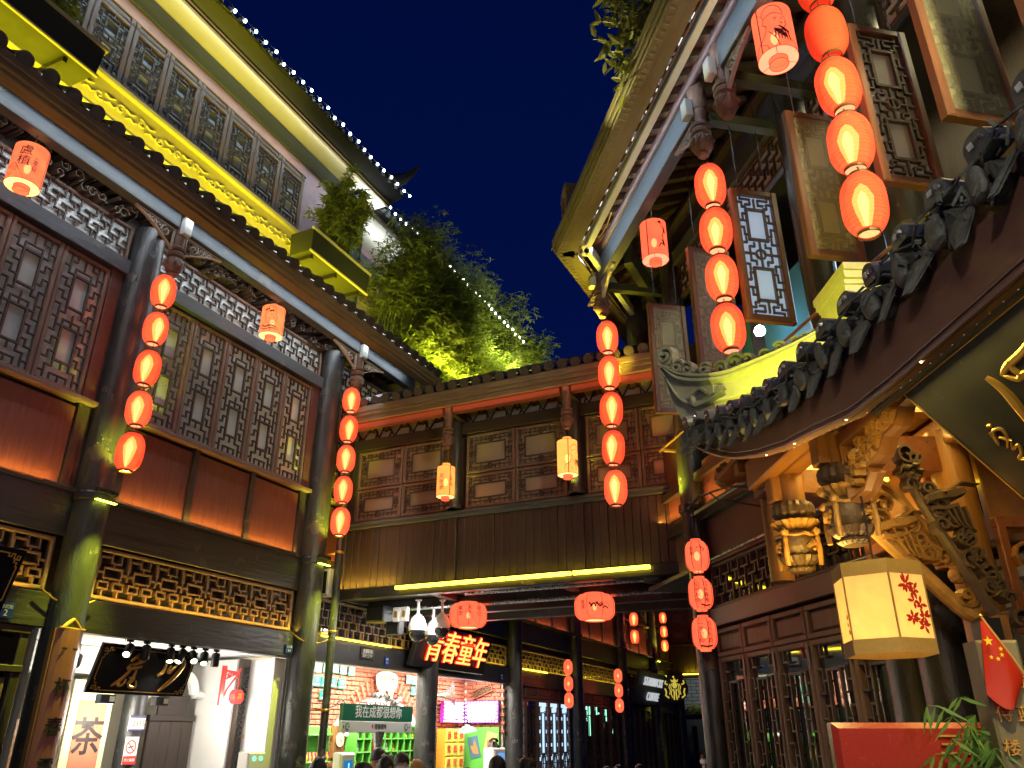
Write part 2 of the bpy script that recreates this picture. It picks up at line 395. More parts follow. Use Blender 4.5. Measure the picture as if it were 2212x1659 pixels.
# ================================================================== lattices and windows
def bar(mb, x0, z0, x1, z1, t, y0, y1):
    if abs(x1-x0) >= abs(z1-z0): mb.box(min(x0,x1)-t/2, max(x0,x1)+t/2, y0, y1, z0-t/2, z0+t/2)
    else: mb.box(x0-t/2, x0+t/2, y0+.002, y1-.002, min(z0,z1)-t/2, max(z0,z1)+t/2)
def lat_two(w, h, t=.016, y0=0, y1=.03):
    """sash fretwork: two framed rectangles in a stepped brick pattern"""
    mb = MB(); R = max(10, int(round(h/.085))); dz = h/R
    rect = [(.30*w, .70*w, round(R*.14)*dz, round(R*.40)*dz), (.30*w, .70*w, round(R*.60)*dz, round(R*.86)*dz)]
    for (a, b, c, d) in rect:
        for q in ((a,c,b,c),(a,d,b,d),(a,c,a,d),(b,c,b,d)): bar(mb, *q, t*1.5, y0-.004, y1)
    def free(x, z): return not any(a-.001 < x < b+.001 and c+.001 < z < d-.001 for (a,b,c,d) in rect)
    xs = [0, .15*w, .30*w, .5*w, .70*w, .85*w, w]
    for j in range(1, R):
        z = j*dz
        for i in range(6):
            if (i < 3 and (i+j) % 2) or (i >= 3 and (5-i+j) % 2):
                if free((xs[i]+xs[i+1])/2, z): bar(mb, xs[i], z, xs[i+1], z, t, y0, y1)
    for j in range(R):
        z = (j+.5)*dz
        for i in (1, 5):
            if (j + (j//3)) % 3 != 2: bar(mb, xs[i], j*dz, xs[i], (j+1)*dz, t, y0, y1)
        for i in (2, 4):
            if free(xs[i], z) and j % 2 == 0: bar(mb, xs[i], j*dz, xs[i], (j+1)*dz, t, y0, y1)
        if free(xs[3], z) and j % 3 != 1: bar(mb, xs[3], j*dz, xs[3], (j+1)*dz, t, y0, y1)
    return mb
def lat_step(w, h, cell=.22, rows=4, t=.018, y0=0, y1=.03):
    """transom fretwork of long stepped meanders"""
    mb = MB(); dz = h/rows; n = max(2, int(round(w/cell))); dx = w/n
    for j in range(rows+1):
        for i in range(-1, n):
            a = (i + .36*j) * dx; b = a + .68*dx
            a2 = min(max(a, 0), w); b2 = min(max(b, 0), w)
            if b2-a2 > .01 and 0 < j < rows: bar(mb, a2, j*dz, b2, j*dz, t, y0, y1)
            if j < rows:
                for q in (a, b):
                    if 0 < q < w and (i+j) % 2 == 0 or 0 < q < w and q == b: bar(mb, q, j*dz, q, (j+1)*dz, t, y0, y1)
    return mb
def lat_rect(w, h, cell=.40, t=.020, y0=0, y1=.06):
    """transom fretwork of floating rectangles tied by short bars"""
    mb = MB(); n = max(2, int(round(w/cell))); dx = w/n
    for i in range(n):
        c = (i+.5)*dx
        a, b, z0, z1 = c-.29*dx, c+.29*dx, .42*h, .66*h
        for q in ((a,z0,b,z0),(a,z1,b,z1),(a,z0,a,z1),(b,z0,b,z1)): bar(mb, *q, t, y0, y1)
        for k in (-.25, .25):
            c2 = c + k*dx; a, b, z0, z1 = c2-.16*dx, c2+.16*dx, .17*h, .33*h
            for q in ((a,z0,b,z0),(a,z1,b,z1),(a,z0,a,z1),(b,z0,b,z1)): bar(mb, *q, t*.9, y0, y1)
            bar(mb, c2, 0, c2, .17*h, t, y0, y1); bar(mb, c2, .33*h, c2, .42*h, t, y0, y1)
        a, b = c-.46*dx, c-.1*dx
        for q in ((a,.66*h,a,.9*h),(a,.9*h,b,.9*h),(b,.78*h,b,h),(b,.78*h,c+.22*dx,.78*h),(c+.22*dx,.78*h,c+.22*dx,h),(c,.66*h,c,.78*h)): bar(mb, *q, t, y0, y1)
        bar(mb, i*dx, .42*h, i*dx, h, t, y0, y1)
        bar(mb, i*dx, .54*h, c-.29*dx, .54*h, t, y0, y1); bar(mb, c+.29*dx, .54*h, (i+1)*dx, .54*h, t, y0, y1)
    return mb
def lat_ring(w, h, t=.012, y0=0, y1=.02):
    """scrolling border of fretwork round a clear middle"""
    mb = MB(); b = min(.115, .24*min(w, h))
    for q in ((b,b,w-b,b),(b,h-b,w-b,h-b),(b,b,b,h-b),(w-b,b,w-b,h-b)): bar(mb, *q, t*1.2, y0, y1)
    nx = int(w/.075); dx = w/nx
    for i in range(nx):
        x = (i+.5)*dx
        for z0, sg in ((0, 1), (h, -1)):
            z1 = z0+sg*b*(.55 if i % 2 else 1.0); bar(mb, x, z0, x, z1, t, y0, y1)
            bar(mb, x-dx*.45, z0+sg*b*.5, x+dx*.25, z0+sg*b*.5, t, y0, y1)
    nz = int((h-2*b)/.075); dz = (h-2*b)/max(1, nz)
    for i in range(nz):
        z = b+(i+.5)*dz
        for x0, sg in ((0, 1), (w, -1)):
            bar(mb, x0, z, x0+sg*b*(.6 if i % 2 else 1.0), z, t, y0, y1); bar(mb, x0+sg*b*.5, z-dz*.45, x0+sg*b*.5, z+dz*.2, t, y0, y1)
    for cx, cz in ((w/2, b/2), (w/2, h-b/2), (b/2, h/2), (w-b/2, h/2)):
        mb.stroke([(cx+b*.36*cos(a*pi/5), cz+b*.36*sin(a*pi/5)) for a in range(11)], t, y0-.003, y1)
    return mb
def lat_ice(w, h, t=.020, y0=0, y1=.03, seed=3):
    """cracked ice fretwork"""
    rd = random.Random(seed); mb = MB(); x = 0; pts = []
    while x < w:
        pts.append(x); x += h*rd.uniform(.45, .8)
    pts.append(w)
    for i in range(len(pts)-1):
        a, b = pts[i], pts[i+1]; z0, z1 = (0, h) if i % 2 else (h, 0)
        q = [(a, z0+(rd.random()-.5)*.1*h), (b, z1)]
        mb.stroke([(min(max(u,0),w), min(max(v,0),h)) for u, v in q], t, y0, y1)
        m = ((a+b)/2, h/2)
        e = (min(w, b+h*rd.uniform(-.05,.3)), h*rd.uniform(.35,.65)) if i % 2 else (max(0, a-h*rd.uniform(0,.3)), h*rd.uniform(.3,.6))
        mb.stroke([m, e], t*.85, y0+.002, y1-.002)
        f = ((a+b)/2+rd.uniform(-.1,.1)*h, 0 if z0 > z1 else h)
        mb.stroke([((a*.35+b*.65), z0*.35+z1*.65), f], t*.85, y0+.003, y1-.003)
    return mb
def lat_door(w, h, t=.018, y0=0, y1=.03):
    """tall door fretwork: two long rectangles, a gourd ring between, stepped sides"""
    mb = MB(); R = int(round(h/.1)); dz = h/R
    g0, g1 = round(R*.36)*dz, round(R*.46)*dz
    rect = [(.3*w,.7*w,.06*h,g0-.02*h),(.3*w,.7*w,g1+.02*h,.9*h)]
    for (a,b,c,d) in rect:
        for q in ((a,c,b,c),(a,d,b,d),(a,c,a,d),(b,c,b,d)): bar(mb, *q, t*1.3, y0-.004, y1)
    for q in (g0, g1): pass
    c = ((.5*w), (g0+g1)/2); r = (g1-g0)*.75
    mb.stroke([(c[0]+.2*w*sin(a*pi/6)*(1-.15*cos(a*pi/3)), c[1]+r*cos(a*pi/6)) for a in range(13)], t*1.3, y0-.01, y1)
    bar(mb, 0, c[1], w, c[1], t, y0, y1); bar(mb, c[0], g0-.02*h, c[0], g1+.02*h, t, y0, y1)
    for j in range(1, R):
        z = j*dz
        for sd in (0, 1):
            k = (j+sd) % 2
            a, b = (0, .15*w) if k else (.15*w, .3*w)
            if sd: a, b = w-a, w-b
            bar(mb, a, z, b, z, t, y0, y1)
            if j % 3 != 1: bar(mb, .15*w if not sd else .85*w, z, .15*w if not sd else .85*w, z+dz*.95, t, y0, y1)
    return mb
_wc = {}
def window(parent, x, z, w, h, y, style='two', fr='frame_v', lt='frame_d', pn='pane', fw=.052, dp=.07, name='window', rects=True, pdepth=.045):
    """one sash: frame with its fretwork and its pane as sub-parts"""
    k = (round(w,3), round(h,3), style, fr, lt, pn, fw)
    if k not in _wc:
        f = MB()
        f.bbox(0, fw, 0, dp, 0, h, .012); f.bbox(w-fw, w, 0, dp, 0, h, .012)
        f.bbox(fw, w-fw, .003, dp, 0, fw, .012); f.bbox(fw, w-fw, .003, dp, h-fw, h, .012)
        iw, ih = w-2*fw, h-2*fw
        g = {'two': lat_two, 'ring': lat_ring, 'door': lat_door, 'step': lat_step, 'rect': lat_rect, 'ice': lat_ice}[style](iw, ih)
        p = MB(); p.box(0, iw, 0, .006, 0, ih)
        _wc[k] = (f.mesh(name, M[fr]), g.mesh('lattice', M[lt]), p.mesh('pane', M[pn]))
    a, b, c = _wc[k]
    o = inst(a, name, parent, (x, y, z))
    inst(b, 'lattice', o, (fw, .012, fw)); inst(c, 'pane', o, (fw, .012+pdepth, fw))
    return o
def transom(parent, x, z, w, h, y, style, fr='frame_h', lt='frame_d', pn='pane', **kw):
    return window(parent, x, z, w, h, y, style, fr, lt, pn, fw=.045, name='transom', **kw)

def log(mb, r, z0, z1, cx=0, cy=0, n=20, wob=.02, seed=0):
    rd = random.Random(seed); k = max(2, int((z1-z0)/.4)); mb.lathe([(r*(1+rd.uniform(-wob, wob)), z0+(z1-z0)*i/k) for i in range(k+1)], (cx, cy, 0), n)
def scrollwork(mb, L, Hh, y0, y1, flip=1, seed=0):
    """pierced corner bracket, deep at x=0 and thinning to x=L, hanging below z=0"""
    mb.stroke([(0,-.01),(flip*L,-.01)], .02, y0, y1); mb.stroke([(flip*.01,0),(flip*.01,-Hh)], .02, y0, y1)
    mb.stroke([(flip*L*t, -Hh*(1-t)**1.4-.02) for t in [i/8 for i in range(9)]], .018, y0, y1)
    x = .1*L; r = Hh*.30
    for k in range(4):
        zc = -.02-r*1.05; mb.stroke([(flip*p[0], p[1]) for p in spiral(x+r, zc, r, 1.3, 1.5+k, 1 if k % 2 else -1, .2, 12)], .014, y0+.002, y1)
        x += 1.7*r; r *= .74
        if x > L*.9: break

# ================================================================== shared small pieces
def finial_mesh():
    mb = MB()
    mb.lathe([(.045,-.62),(.06,-.60),(.045,-.575),(.085,-.55),(.105,-.50),(.115,-.44),(.10,-.385),(.07,-.37),(.075,-.36),(.105,-.345),(.11,-.31),(.095,-.285),(.075,-.28),(.105,-.265),(.11,-.235),(.09,-.21),(.075,-.20),(.078,0),(.078,.05)], n=20, flute=(5, 7, .06))
    for k in range(8):
        a = 2*pi*k/8
        mb.stroke([(0,0)]*0 or [(.10,-.49),(.115,-.44),(.105,-.39)], .001, 0, .001) if False else None
        mb.tube([(.108*cos(a), .108*sin(a), -.50), (.125*cos(a+.15), .125*sin(a+.15), -.455), (.108*cos(a+.3), .108*sin(a+.3), -.40)], [.006,.014,.006], 5)
    return mb.mesh('finial', M['carve_b'], True)
FIN = finial_mesh()
def tile_meshes(r=.085, ln=.40):
    a = MB(); n = 8
    vs = []; fs = []
    for k, y in enumerate((0, ln)):
        for rr in (r, r*.82):
            for i in range(n+1):
                t = pi*i/n; vs.append((rr*cos(t), y, rr*sin(t)))
    m = n+1
    for i in range(n):
        fs += [(i, i+1, 2*m+i+1, 2*m+i), (m+i, 3*m+i, 3*m+i+1, m+i+1)]
    a.add(vs, fs); a.lathe([(r*.98,0),(r*1.04,.012),(r*1.0,.024)], (0,0,0), 14)
    # turn the end disc to face forward
    b = len(vs); a.v[b:] = [(x, -.012 + z, y + 0.0) for (x, y, z) in a.v[b:]]
    c = MB(); nn = 7; vs = []; fs = []
    for k, (y, dz) in enumerate(((ln,0),(0,0))):
        for i in range(nn):
            u = -1+2*i/(nn-1); vs.append((u*r*1.25, y, dz-.045*(1-u*u)))
    for i in range(nn-1): fs.append((i, i+1, nn+i+1, nn+i))
    b = len(vs)
    for i in range(nn):
        u = -1+2*i/(nn-1); vs += [(u*r*1.2, -.006, -.045*(1-u*u)), (u*r*.95, -.02, -.05-.105*(1-u*u)**.6-.01)]
    for i in range(nn-1): fs.append((b+2*i, b+2*i+1, b+2*i+3, b+2*i+2))
    c.add(vs, fs)
    return a, c
_ta, _tb = tile_meshes()
TILE = _ta.mesh('cover_tile', M['tile'], True); DRIP = _tb.mesh('drip_tile', M['tile'], False)
def eave_tiles(parent, x0, x1, y, z, pitch, slope, rd, sc=1.0, lean=0.0):
    n = int((x1-x0)/pitch)
    for i in range(n+1):
        x = x0+i*pitch
        inst(TILE, 'cover_tile', parent, (x, y+rd.uniform(-.012,.012), z+rd.uniform(-.006,.01)), (slope+rd.uniform(-.04,.04), rd.uniform(-.06,.06), rd.uniform(-.05,.05)), scale=(sc,)*3)
        inst(DRIP, 'drip_tile', parent, (x+pitch/2, y+.02+rd.uniform(-.012,.012), z-.01), (slope+rd.uniform(-.05,.05), rd.uniform(-.08,.08), rd.uniform(-.08,.08)), scale=(sc,)*3)
def tile_field(x0, x1, y0, z0, y1, z1, pitch=.27, r=.08):
    """roof slope: rows of half round covers over shallow pans, one sheet"""
    mb = MB(); n = int((x1-x0)/pitch)+1; prof = []
    for i in range(n):
        x = x0+i*pitch
        prof += [(x-pitch/2, -.02), (x-r, 0)] + [(x-r*cos(pi*k/5), .0+r*sin(pi*k/5)) for k in range(1,5)] + [(x+r, 0)]
    m = len(prof); rows = max(2, int(sqrt((y1-y0)**2+(z1-z0)**2)/.3)); vs = []; fs = []
    for k in range(rows+1):
        t = k/rows
        for (x, dz) in prof: vs.append((x, y0+(y1-y0)*t, z0+(z1-z0)*t+dz+(.012 if k % 2 else 0)))
    for k in range(rows):
        for i in range(m-1): fs.append((k*m+i, k*m+i+1, (k+1)*m+i+1, (k+1)*m+i))
    return mb.add(vs, fs)
def gate_lamp(parent, x, y, z, up=True):
    """clamp-on lamp ring round a column"""
    mb = MB(); mb.lathe([(.215,-.05),(.225,-.04),(.225,.03),(.215,.05)], (x, y, z), 20)
    for k in range(9):
        mb.box(x-.14+k*.031, x-.125+k*.031, y-.27, y-.21, z+.03, z+.075)
    o = mb.build('lamp_ring', M['iron'], parent)
    f = MB(); f.box(x-.13, x+.13, y-.262, y-.222, z-.062, z-.052); f.build('lamp_face', M['led_g'], o)
    return o

# ================================================================== ground
gm = MB(); gm.add([(-150,-150,0),(150,-150,0),(150,250,0),(-150,250,0)], [(0,1,2,3)])
gm.build('ground', M['ground'], kind='structure')

# ================================================================== left building
LB = thing('shop_building', 'long black timber shop building on the left with orange panels and tiled lower eave', 'building', FL)
cols = [1.9, 5.85, 9.8, 13.45, 17.3, 21.35, 25.5, 29.3, 32.9]
for i, x in enumerate(cols):
    mb = MB(); log(mb, .20, 0, 8.0, n=22, seed=i); mb.build('column', M['black_v'], LB, (x, -.05, 0), smooth=True)
def bays(a, b): return [(cols[i], cols[i+1]) for i in range(a, b)]
# solid wall behind the facade, open over the two lit shops
w = MB(); w.box(1.0, 33.2, .16, .5, 4.0, 9.2); w.box(17.5, 33.2, .16, .5, 3.2, 4.0); w.box(5.76, 9.95, .3, .5, 3.06, 4.0); w.box(9.95, 17.5, .3, .5, 3.33, 4.0); w.box(1.0, 5.75, .3, .5, 0, 4.0)
w.build('wall', M['dark_v'], LB)
for (a, b) in bays(0, 8):
    x0, x1 = a+.17, b-.17
    m = MB(); m.bbox(x0, x1, -.02, .12, 3.96, 4.44); m.build('lintel_beam', M['black_h'], LB)
    m = MB(); m.bbox(x0, x1, -.03, .12, 3.0, 3.35); m.build('door_beam', M['black_h'], LB)
    m = MB(); m.bbox(x0, x1, -.06, .12, 7.28, 7.48); m.build('upper_beam', M['slate_h'], LB)
    m = MB(); m.bbox(x0, x1, -.07, .10, 5.47, 5.53); m.build('sill_rail', M['frame_h'], LB)
    m = MB(); m.box(x0, x1, -.05, .02, 4.44, 4.475); m.build('ledge', M['black_h'], LB)
    # windows
    n = 5; ww = (b-a-.76)/n
    for k in range(n): window(LB, a+.38+k*ww, 5.54, ww-.008, 1.71, .0, 'two')
    m = MB(); m.bbox(x0, a+.375, .0, .12, 5.53, 7.28); m.build('jamb_board', M['maroon'], LB)
    m = MB(); m.bbox(b-.375, x1, .0, .12, 5.53, 7.28); m.build('jamb_board', M['maroon'], LB)
    transom(LB, x0+.02, 7.50, x1-x0-.04, .50, .02, 'step')
    # brick red panels between black stiles
    px0, px1 = a+.34, b-.34; pw = (px1-px0)/3
    for k in range(3):
        m = MB(); m.bbox(0, pw-.09, .03, .12, 0, .93, .015); m.build('red_panel', M['red_v'], LB, (px0+k*pw+.045, 0, 4.50))
    for k in range(4):
        m = MB(); m.box(px0+k*pw-.045, px0+k*pw+.045, .0, .12, 4.475, 5.47); m.build('stile', M['black_v'], LB)
    for q0, q1 in ((x0, px0-.045), (px1+.045, x1)):
        m = MB(); m.box(q0, q1, .01, .12, 4.475, 5.47); m.build('side_board', M['black_v'], LB)
    # transom over the shop front
    transom(LB, x0+.10, 3.37, x1-x0-.20, .57 if b < 14 else .45, .0, 'rect' if b < 10 else 'step', fr='frame_h', lt='frame_v', pn='black' if b < 10 else 'pane_d', pdepth=.10)
# hanging posts, eave beam, brackets under the lower eave
hang = [1.9, 5.85, 9.8]
for i, x in enumerate(hang):
    m = MB(); m.lathe([(.085,7.80),(.085,8.2)], (x,-.6,0), 16)
    o = m.build('hanging_post', M['carve_b'], LB, smooth=True)
    inst(FIN, 'finial', o, (x, -.6, 7.84))
    m = MB(); m.bbox(x-.06, x+.06, -.74, -.66, 7.80, 8.04); m.build('lamp_box', M['ltgrey'], LB)
    m = MB(); m.bbox(x-.05, x+.05, -.52, .0, 7.90, 8.02); m.build('tie_beam', M['dark_h'], LB)
    for fl in (-1, 1):
        m = MB(); scrollwork(m, .62, .27, -.03, .01, fl); m.build('corner_bracket', M['carve'], LB, (x+fl*.09, -.6, 7.86))
for (a, b) in ((1.0, 5.76), (5.94, 9.71), (9.89, 11.5)):
    m = MB(); m.bbox(a, b, -.68, -.54, 7.87, 8.19); m.build('eave_beam', M['slate_h'], LB)
    m = MB(); m.bbox(a-.09, b+.09, -.74, -.56, 8.195, 8.30); m.build('stripe_board', M['stripe'], LB)
m = MB(); m.bbox(1.0, 11.5, -.86, -.76, 8.02, 8.07); m.build('cable_tray', M['ltgrey'], LB)
m = MB()
for k in range(150): m.box(1.1+k*.07, 1.115+k*.07, -.872, -.862, 8.035, 8.045)
m.build('dotted_light', M['led_w2'], LB, kind='stuff')
m = MB()
for k in range(60): m.box(1.0+k*.18, 1.08+k*.18, -.75, .1, 8.22-.0, 8.27)
m.build('rafter', M['dark_h'], LB, kind='stuff')
m = MB(); m.add([(1,-1.2,8.08),(11.5,-1.2,8.08),(11.5,.2,8.65),(1,.2,8.65)], [(0,1,2,3)]); m.build('roof_lining', M['dark_h'], LB)
m = MB(); m.bbox(1.0, 11.5, -1.18, -1.02, 7.80, 7.90); m.bbox(1.0, 11.5, -1.23, -1.18, 7.84, 7.97); m.bbox(1.0, 11.5, -1.26, -1.23, 7.90, 8.01)
m.build('eave_board', M['eave'], LB)
# rough carved frieze in the shade of the eave
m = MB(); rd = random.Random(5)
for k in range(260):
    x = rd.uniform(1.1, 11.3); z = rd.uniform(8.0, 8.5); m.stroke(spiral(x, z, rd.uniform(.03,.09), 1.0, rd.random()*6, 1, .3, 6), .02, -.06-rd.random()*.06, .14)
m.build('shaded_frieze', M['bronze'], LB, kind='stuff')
rd = random.Random(11)
eave_tiles(LB, 1.3, 11.45, -1.28, 8.03, .27, .50, rd)
tile_field(1.2, 11.6, -1.0, 8.16, 1.2, 9.40).build('roof_slope', M['tile'], LB)
for x in (5.8, 9.75): gate_lamp(LB, x+.05, -.05, 4.42)
for (x, s) in ((13.45,1),(17.3,1),(21.35,1),(25.5,1)):
    m = MB(); m.lathe([(.21,-.05),(.225,-.03),(.225,.03),(.21,.05)], (x,-.05,4.45), 16); m.build('lamp_ring', M['iron'], LB)
gate_lamp(LB, 29.3, -.05, 4.4)
# conduit along the passage front
m = MB(); m.tube([(10, -.12, 4.47), (33, -.12, 4.47)], .028, 6); m.build('conduit', M['iron'], LB)
m = MB(); m.tube([(10.10,-.33,0),(10.10,-.33,5.9),(10.12,-.30,6.1),(10.2,-.1,6.25),(10.2,.0,6.5)], .06, 12); dp = m.build('drain_pipe', M['black_v'], LB, smooth=True)
for z in (1.2, 2.3, 3.4, 4.6, 5.7):
    m = MB(); m.lathe([(.066,-.02),(.07,0),(.066,.02)], (10.10,-.33,z), 12); m.box(10.04,10.16,-.27,-.1,z-.01,z+.01); m.build('clamp', M['gilt'], dp)
# sagging cables
def cable(parent, pts, r=.007, mat='iron', name='cable'):
    m = MB(); m.tube(pts, r, 5); return m.build(name, M[mat], parent)
def sag(a, b, d, n=8):
    a, b = Vector(a), Vector(b); return [a.lerp(b, i/n) + Vector((0,0,-d*4*(i/n)*(1-i/n))) for i in range(n+1)]
cable(LB, sag((5.48,-.1,3.36), (6.12,-.12,3.34), .10), .010, 'gilt'); cable(LB, sag((9.4,-.1,3.36), (10.1,-.3,3.3), .12), .010, 'gilt')
cable(LB, sag((5.2,-.1,4.47), (9.4,-.1,4.47), .03), .010)
# amber light strips fixed to the front
def strip(parent, x0, x1, y, z, mat='led_y', h=.022):
    m = MB(); m.box(x0, x1, y, y+.02, z, z+h); return m.build('light_strip', M[mat], parent)
for a, b in ((10.2, 11.15), (11.2, 12.15), (17.6, 19.3)): strip(LB, a, b, -.07, 3.355)
# house number plates
def plate(x, z, w, h, t1, t2, s1, s2, par, y=-.045):
    m = MB(); m.bbox(0, w, -.012, 0, 0, h, .004); o = m.build('number_plate', M['blue'], par, (x, y, z))
    if t1: text('lettering', t1, M['letter'], o, w/2, -.014, h*.72, s1, .006, .002)
    if t2: text('lettering', t2, M['letter'], o, w/2, -.014, h*.32, s2, .008, .002)
    return o
plate(5.10, 3.04, .17, .15, '章武街', '2', .045, .085, LB); plate(9.42, 3.05, .14, .12, '章武街', '2-1', .038, .055, LB); plate(12.0, 3.06, .12, .13, '五年', '2-2', .035, .045, LB); plate(16.6,3.06,.11,.13,'五年','2-3',.035,.045,LB)
m = MB(); m.bbox(11.28, 11.66, -.05, -.03, 3.10, 3.30, .004); o = m.build('notice_plate', M['gloss'], LB); text('lettering', '金银影视\n运行之中', M['letter'], o, 11.47, -.052, 3.20, .07, .004, .002)

# far left bay: dark door frames with an amber lit transom
m = MB()
for x in (1.9, 3.2, 4.5, 5.45): m.bbox(x, x+.1, .02, .14, 0, 3.0)
m.bbox(2.0, 5.55, .0, .14, 2.55, 2.62); m.bbox(2.0, 5.55, .0, .14, 2.92, 3.0); m.build('door_frame', M['dark_v'], LB)
for x in (2.02, 3.32, 4.62): window(LB, x, .2, .8, 2.3, .04, 'door', 'frame_v', 'frame_d', 'pane_d', name='door_leaf')

# ---------------- upper storey set back above the lower roof
UB = thing('upper_storey', 'set-back upper storey at top left with yellow frieze and bright cream soffit', 'building', FL)
m = MB(); m.box(-1, 11.7, 1.22, 1.6, 8.9, 13.1); m.build('wall', M['plaster'], UB)
m = MB(); m.bbox(-1, 12.6, 1.12, 1.22, 9.3, 10.86, .02); m.build('frieze', M['band'], UB)
m = MB(); m.bbox(-1, 12.6, 1.05, 1.14, 10.80, 10.90, .02); m.bbox(-1, 12.6, 1.08, 1.16, 10.20, 10.24, .01); m.build('frieze_moulding', M['band'], UB)
m = MB()
for k in range(34):
    x = .2+k*.37; z = 10.52
    m.stroke(spiral(x, z+.03*sin(k*2.1), .085, 1.2, k*1.3, 1 if k % 2 else -1, .2, 12), .022, 1.09, 1.13)
    m.stroke([(x+.1, z-.08), (x+.17, z-.03), (x+.24, z-.07), (x+.30, z-.02)], .02, 1.09, 1.13); m.stroke([(x+.08, z+.07), (x+.16, z+.04), (x+.26, z+.09)], .018, 1.09, 1.13)
m.build('carved_relief', M['band'], UB, kind='stuff')
for k in range(10):
    window(UB, 2.90+k*.694, 10.95, .68, 1.18, 1.135, 'two', 'frame_v', 'frame_d', 'pane', fw=.08, dp=.08)
    m = MB(); m.bbox(0,.68,0,.07,0,.03); m.bbox(0,.68,0,.07,.12,.15); m.bbox(0,.08,.004,.07,.03,.12); m.bbox(.60,.68,.004,.07,.03,.12); m.bbox(.08,.60,.02,.06,.03,.12,.02); m.build('sash_panel', M['frame_v'], UB, (2.90+k*.694, 1.135, 12.133))
m = MB(); m.bbox(2.0, 9.9, 1.17, 1.23, 12.285, 12.31); m.build('head_rail', M['dark_h'], UB)
m = MB(); m.bbox(-1, 11.7, 1.18, 1.26, 12.60, 12.98); m.build('beam', M['blue_g'], UB)
m = MB(); log(m, .16, 9.4, 13.0, n=16); m.build('column', M['blue_g'], UB, (11.55, 1.1, 0), smooth=True)
m = MB(); m.box(-1, 12.15, .77, 1.3, 13.0, 13.04); m.build('soffit', M['cream'], UB)
m = MB(); m.add([(-1,.68,13.06),(12.2,.68,13.06),(12.2,.34,13.16),(-1,.34,13.16)],[(0,1,2,3)]); m.build('tile_underside', M['iron'], UB)
m = MB(); m.bbox(-1, 12.2, .72, .77, 12.97, 13.07); m.bbox(-1, 12.2, .68, .72, 13.02, 13.09); m.build('gutter', M['eave'], UB)
m = MB(); m.tube([(x*.5, .34+.03*sin(x*1.7), 13.10+.02*sin(x*2.3)) for x in range(0, 25)], .01, 4); m.build('fixing_wire', M['iron'], UB)
rd = random.Random(4); m = MB()
for k in range(54):
    x = -.9+k*.245; m.lathe([(.001,0),(.07,.01),(.075,.05),(.05,.4)], (0,0,0), 8); q = 32
    m.v[-q:] = [(x+p[0], .33+p[2]+rd.uniform(-.02,.02), 13.20+p[1]+.35*p[2]) for p in m.v[-q:]]
m.build('roof_edge', M['tile'], UB, kind='stuff')
tile_field(-1, 12.2, .40, 13.15, 3.4, 14.9).build('roof_slope', M['tile'], UB)
# swept corner of the upper roof
m = MB(); P = [(12.2,.42,13.16),(12.3,.15,13.26),(12.45,-.15,13.5),(12.62,-.42,13.85)]
m.tube([(11.1,2.2,14.0),(11.45,1.5,13.72),(11.75,1.0,13.52),(11.98,.62,13.5),(12.14,.38,13.62),(12.25,.2,13.82),(12.31,.08,14.0)], [.26,.26,.25,.21,.14,.08,.04], 8)
m.build('swept_corner', M['tile'], UB, smooth=True)
# second roof further along
m = MB(); m.box(12.3, 22, 2.2, 2.6, 8.9, 13.1); m.build('wall', M['plaster'], UB)
m = MB(); m.bbox(12.0, 22, 2.1, 2.22, 12.3, 12.7); m.build('beam', M['blue_g'], UB)
m = MB(); m.box(12.0, 22.2, 1.25, 2.3, 12.95, 13.0); m.build('soffit', M['cream'], UB)
m = MB(); m.bbox(12.0, 22.2, 1.16, 1.24, 12.93, 13.02); m.build('gutter', M['eave'], UB)
m = MB(); m.bbox(12.0, 22.2, 1.05, 1.16, 13.03, 13.28, .04)
for k in range(40): m.tube([(12.1+k*.25, 1.02, 13.2), (12.1+k*.25, 1.5, 13.4)], .07, 6)
m.build('roof_edge', M['tile'], UB, kind='stuff')
tile_field(12.0, 22.2, 1.1, 13.2, 4.0, 14.6).build('roof_slope', M['tile'], UB)
for k in range(3): window(UB, 13.0+k*2.4, 11.0, .9, 1.2, 2.12, 'two', 'frame_v', 'frame_d', 'pane', fw=.07)

# string of bulbs on the two upper eaves
SL = thing('string_lights', 'string of white bulbs along the upper roof edge at top left', 'string lights', FL, (0, 0, 0), group='roof edge string lights')
SL2 = thing('string_lights', 'string of white bulbs along the further roof edge above the bamboo', 'string lights', FL, (0, 0, 0), group='roof edge string lights')
bm_ = MB(); bm_.lathe([(.005,-.036),(.022,-.024),(.028,0),(.022,.022),(.01,.032)], n=8); BULB = bm_.mesh('bulb', M['bulb_w'], True)
rd = random.Random(2)
pts = []
for k in range(40):
    x = 2.4+k*.255; p = (x, .29+rd.uniform(-.03,.03), 13.24+rd.uniform(-.03,.03)); pts.append(p); inst(BULB, 'bulb', SL, p)
m = MB(); m.tube([(a, b+.02, c+.05) for a, b, c in pts], .007, 4); m.build('cord', M['iron'], SL)
pts = []
for k in range(32):
    q = k/31; p = (12.4+q*5.3, .98-1.15*q+rd.uniform(-.03,.03), 13.34-1.42*q+rd.uniform(-.03,.03)); pts.append(p); inst(BULB, 'bulb', SL2, p)
m = MB(); m.tube([(a, b+.02, c+.05) for a, b, c in pts], .007, 4); m.build('cord', M['iron'], SL2)

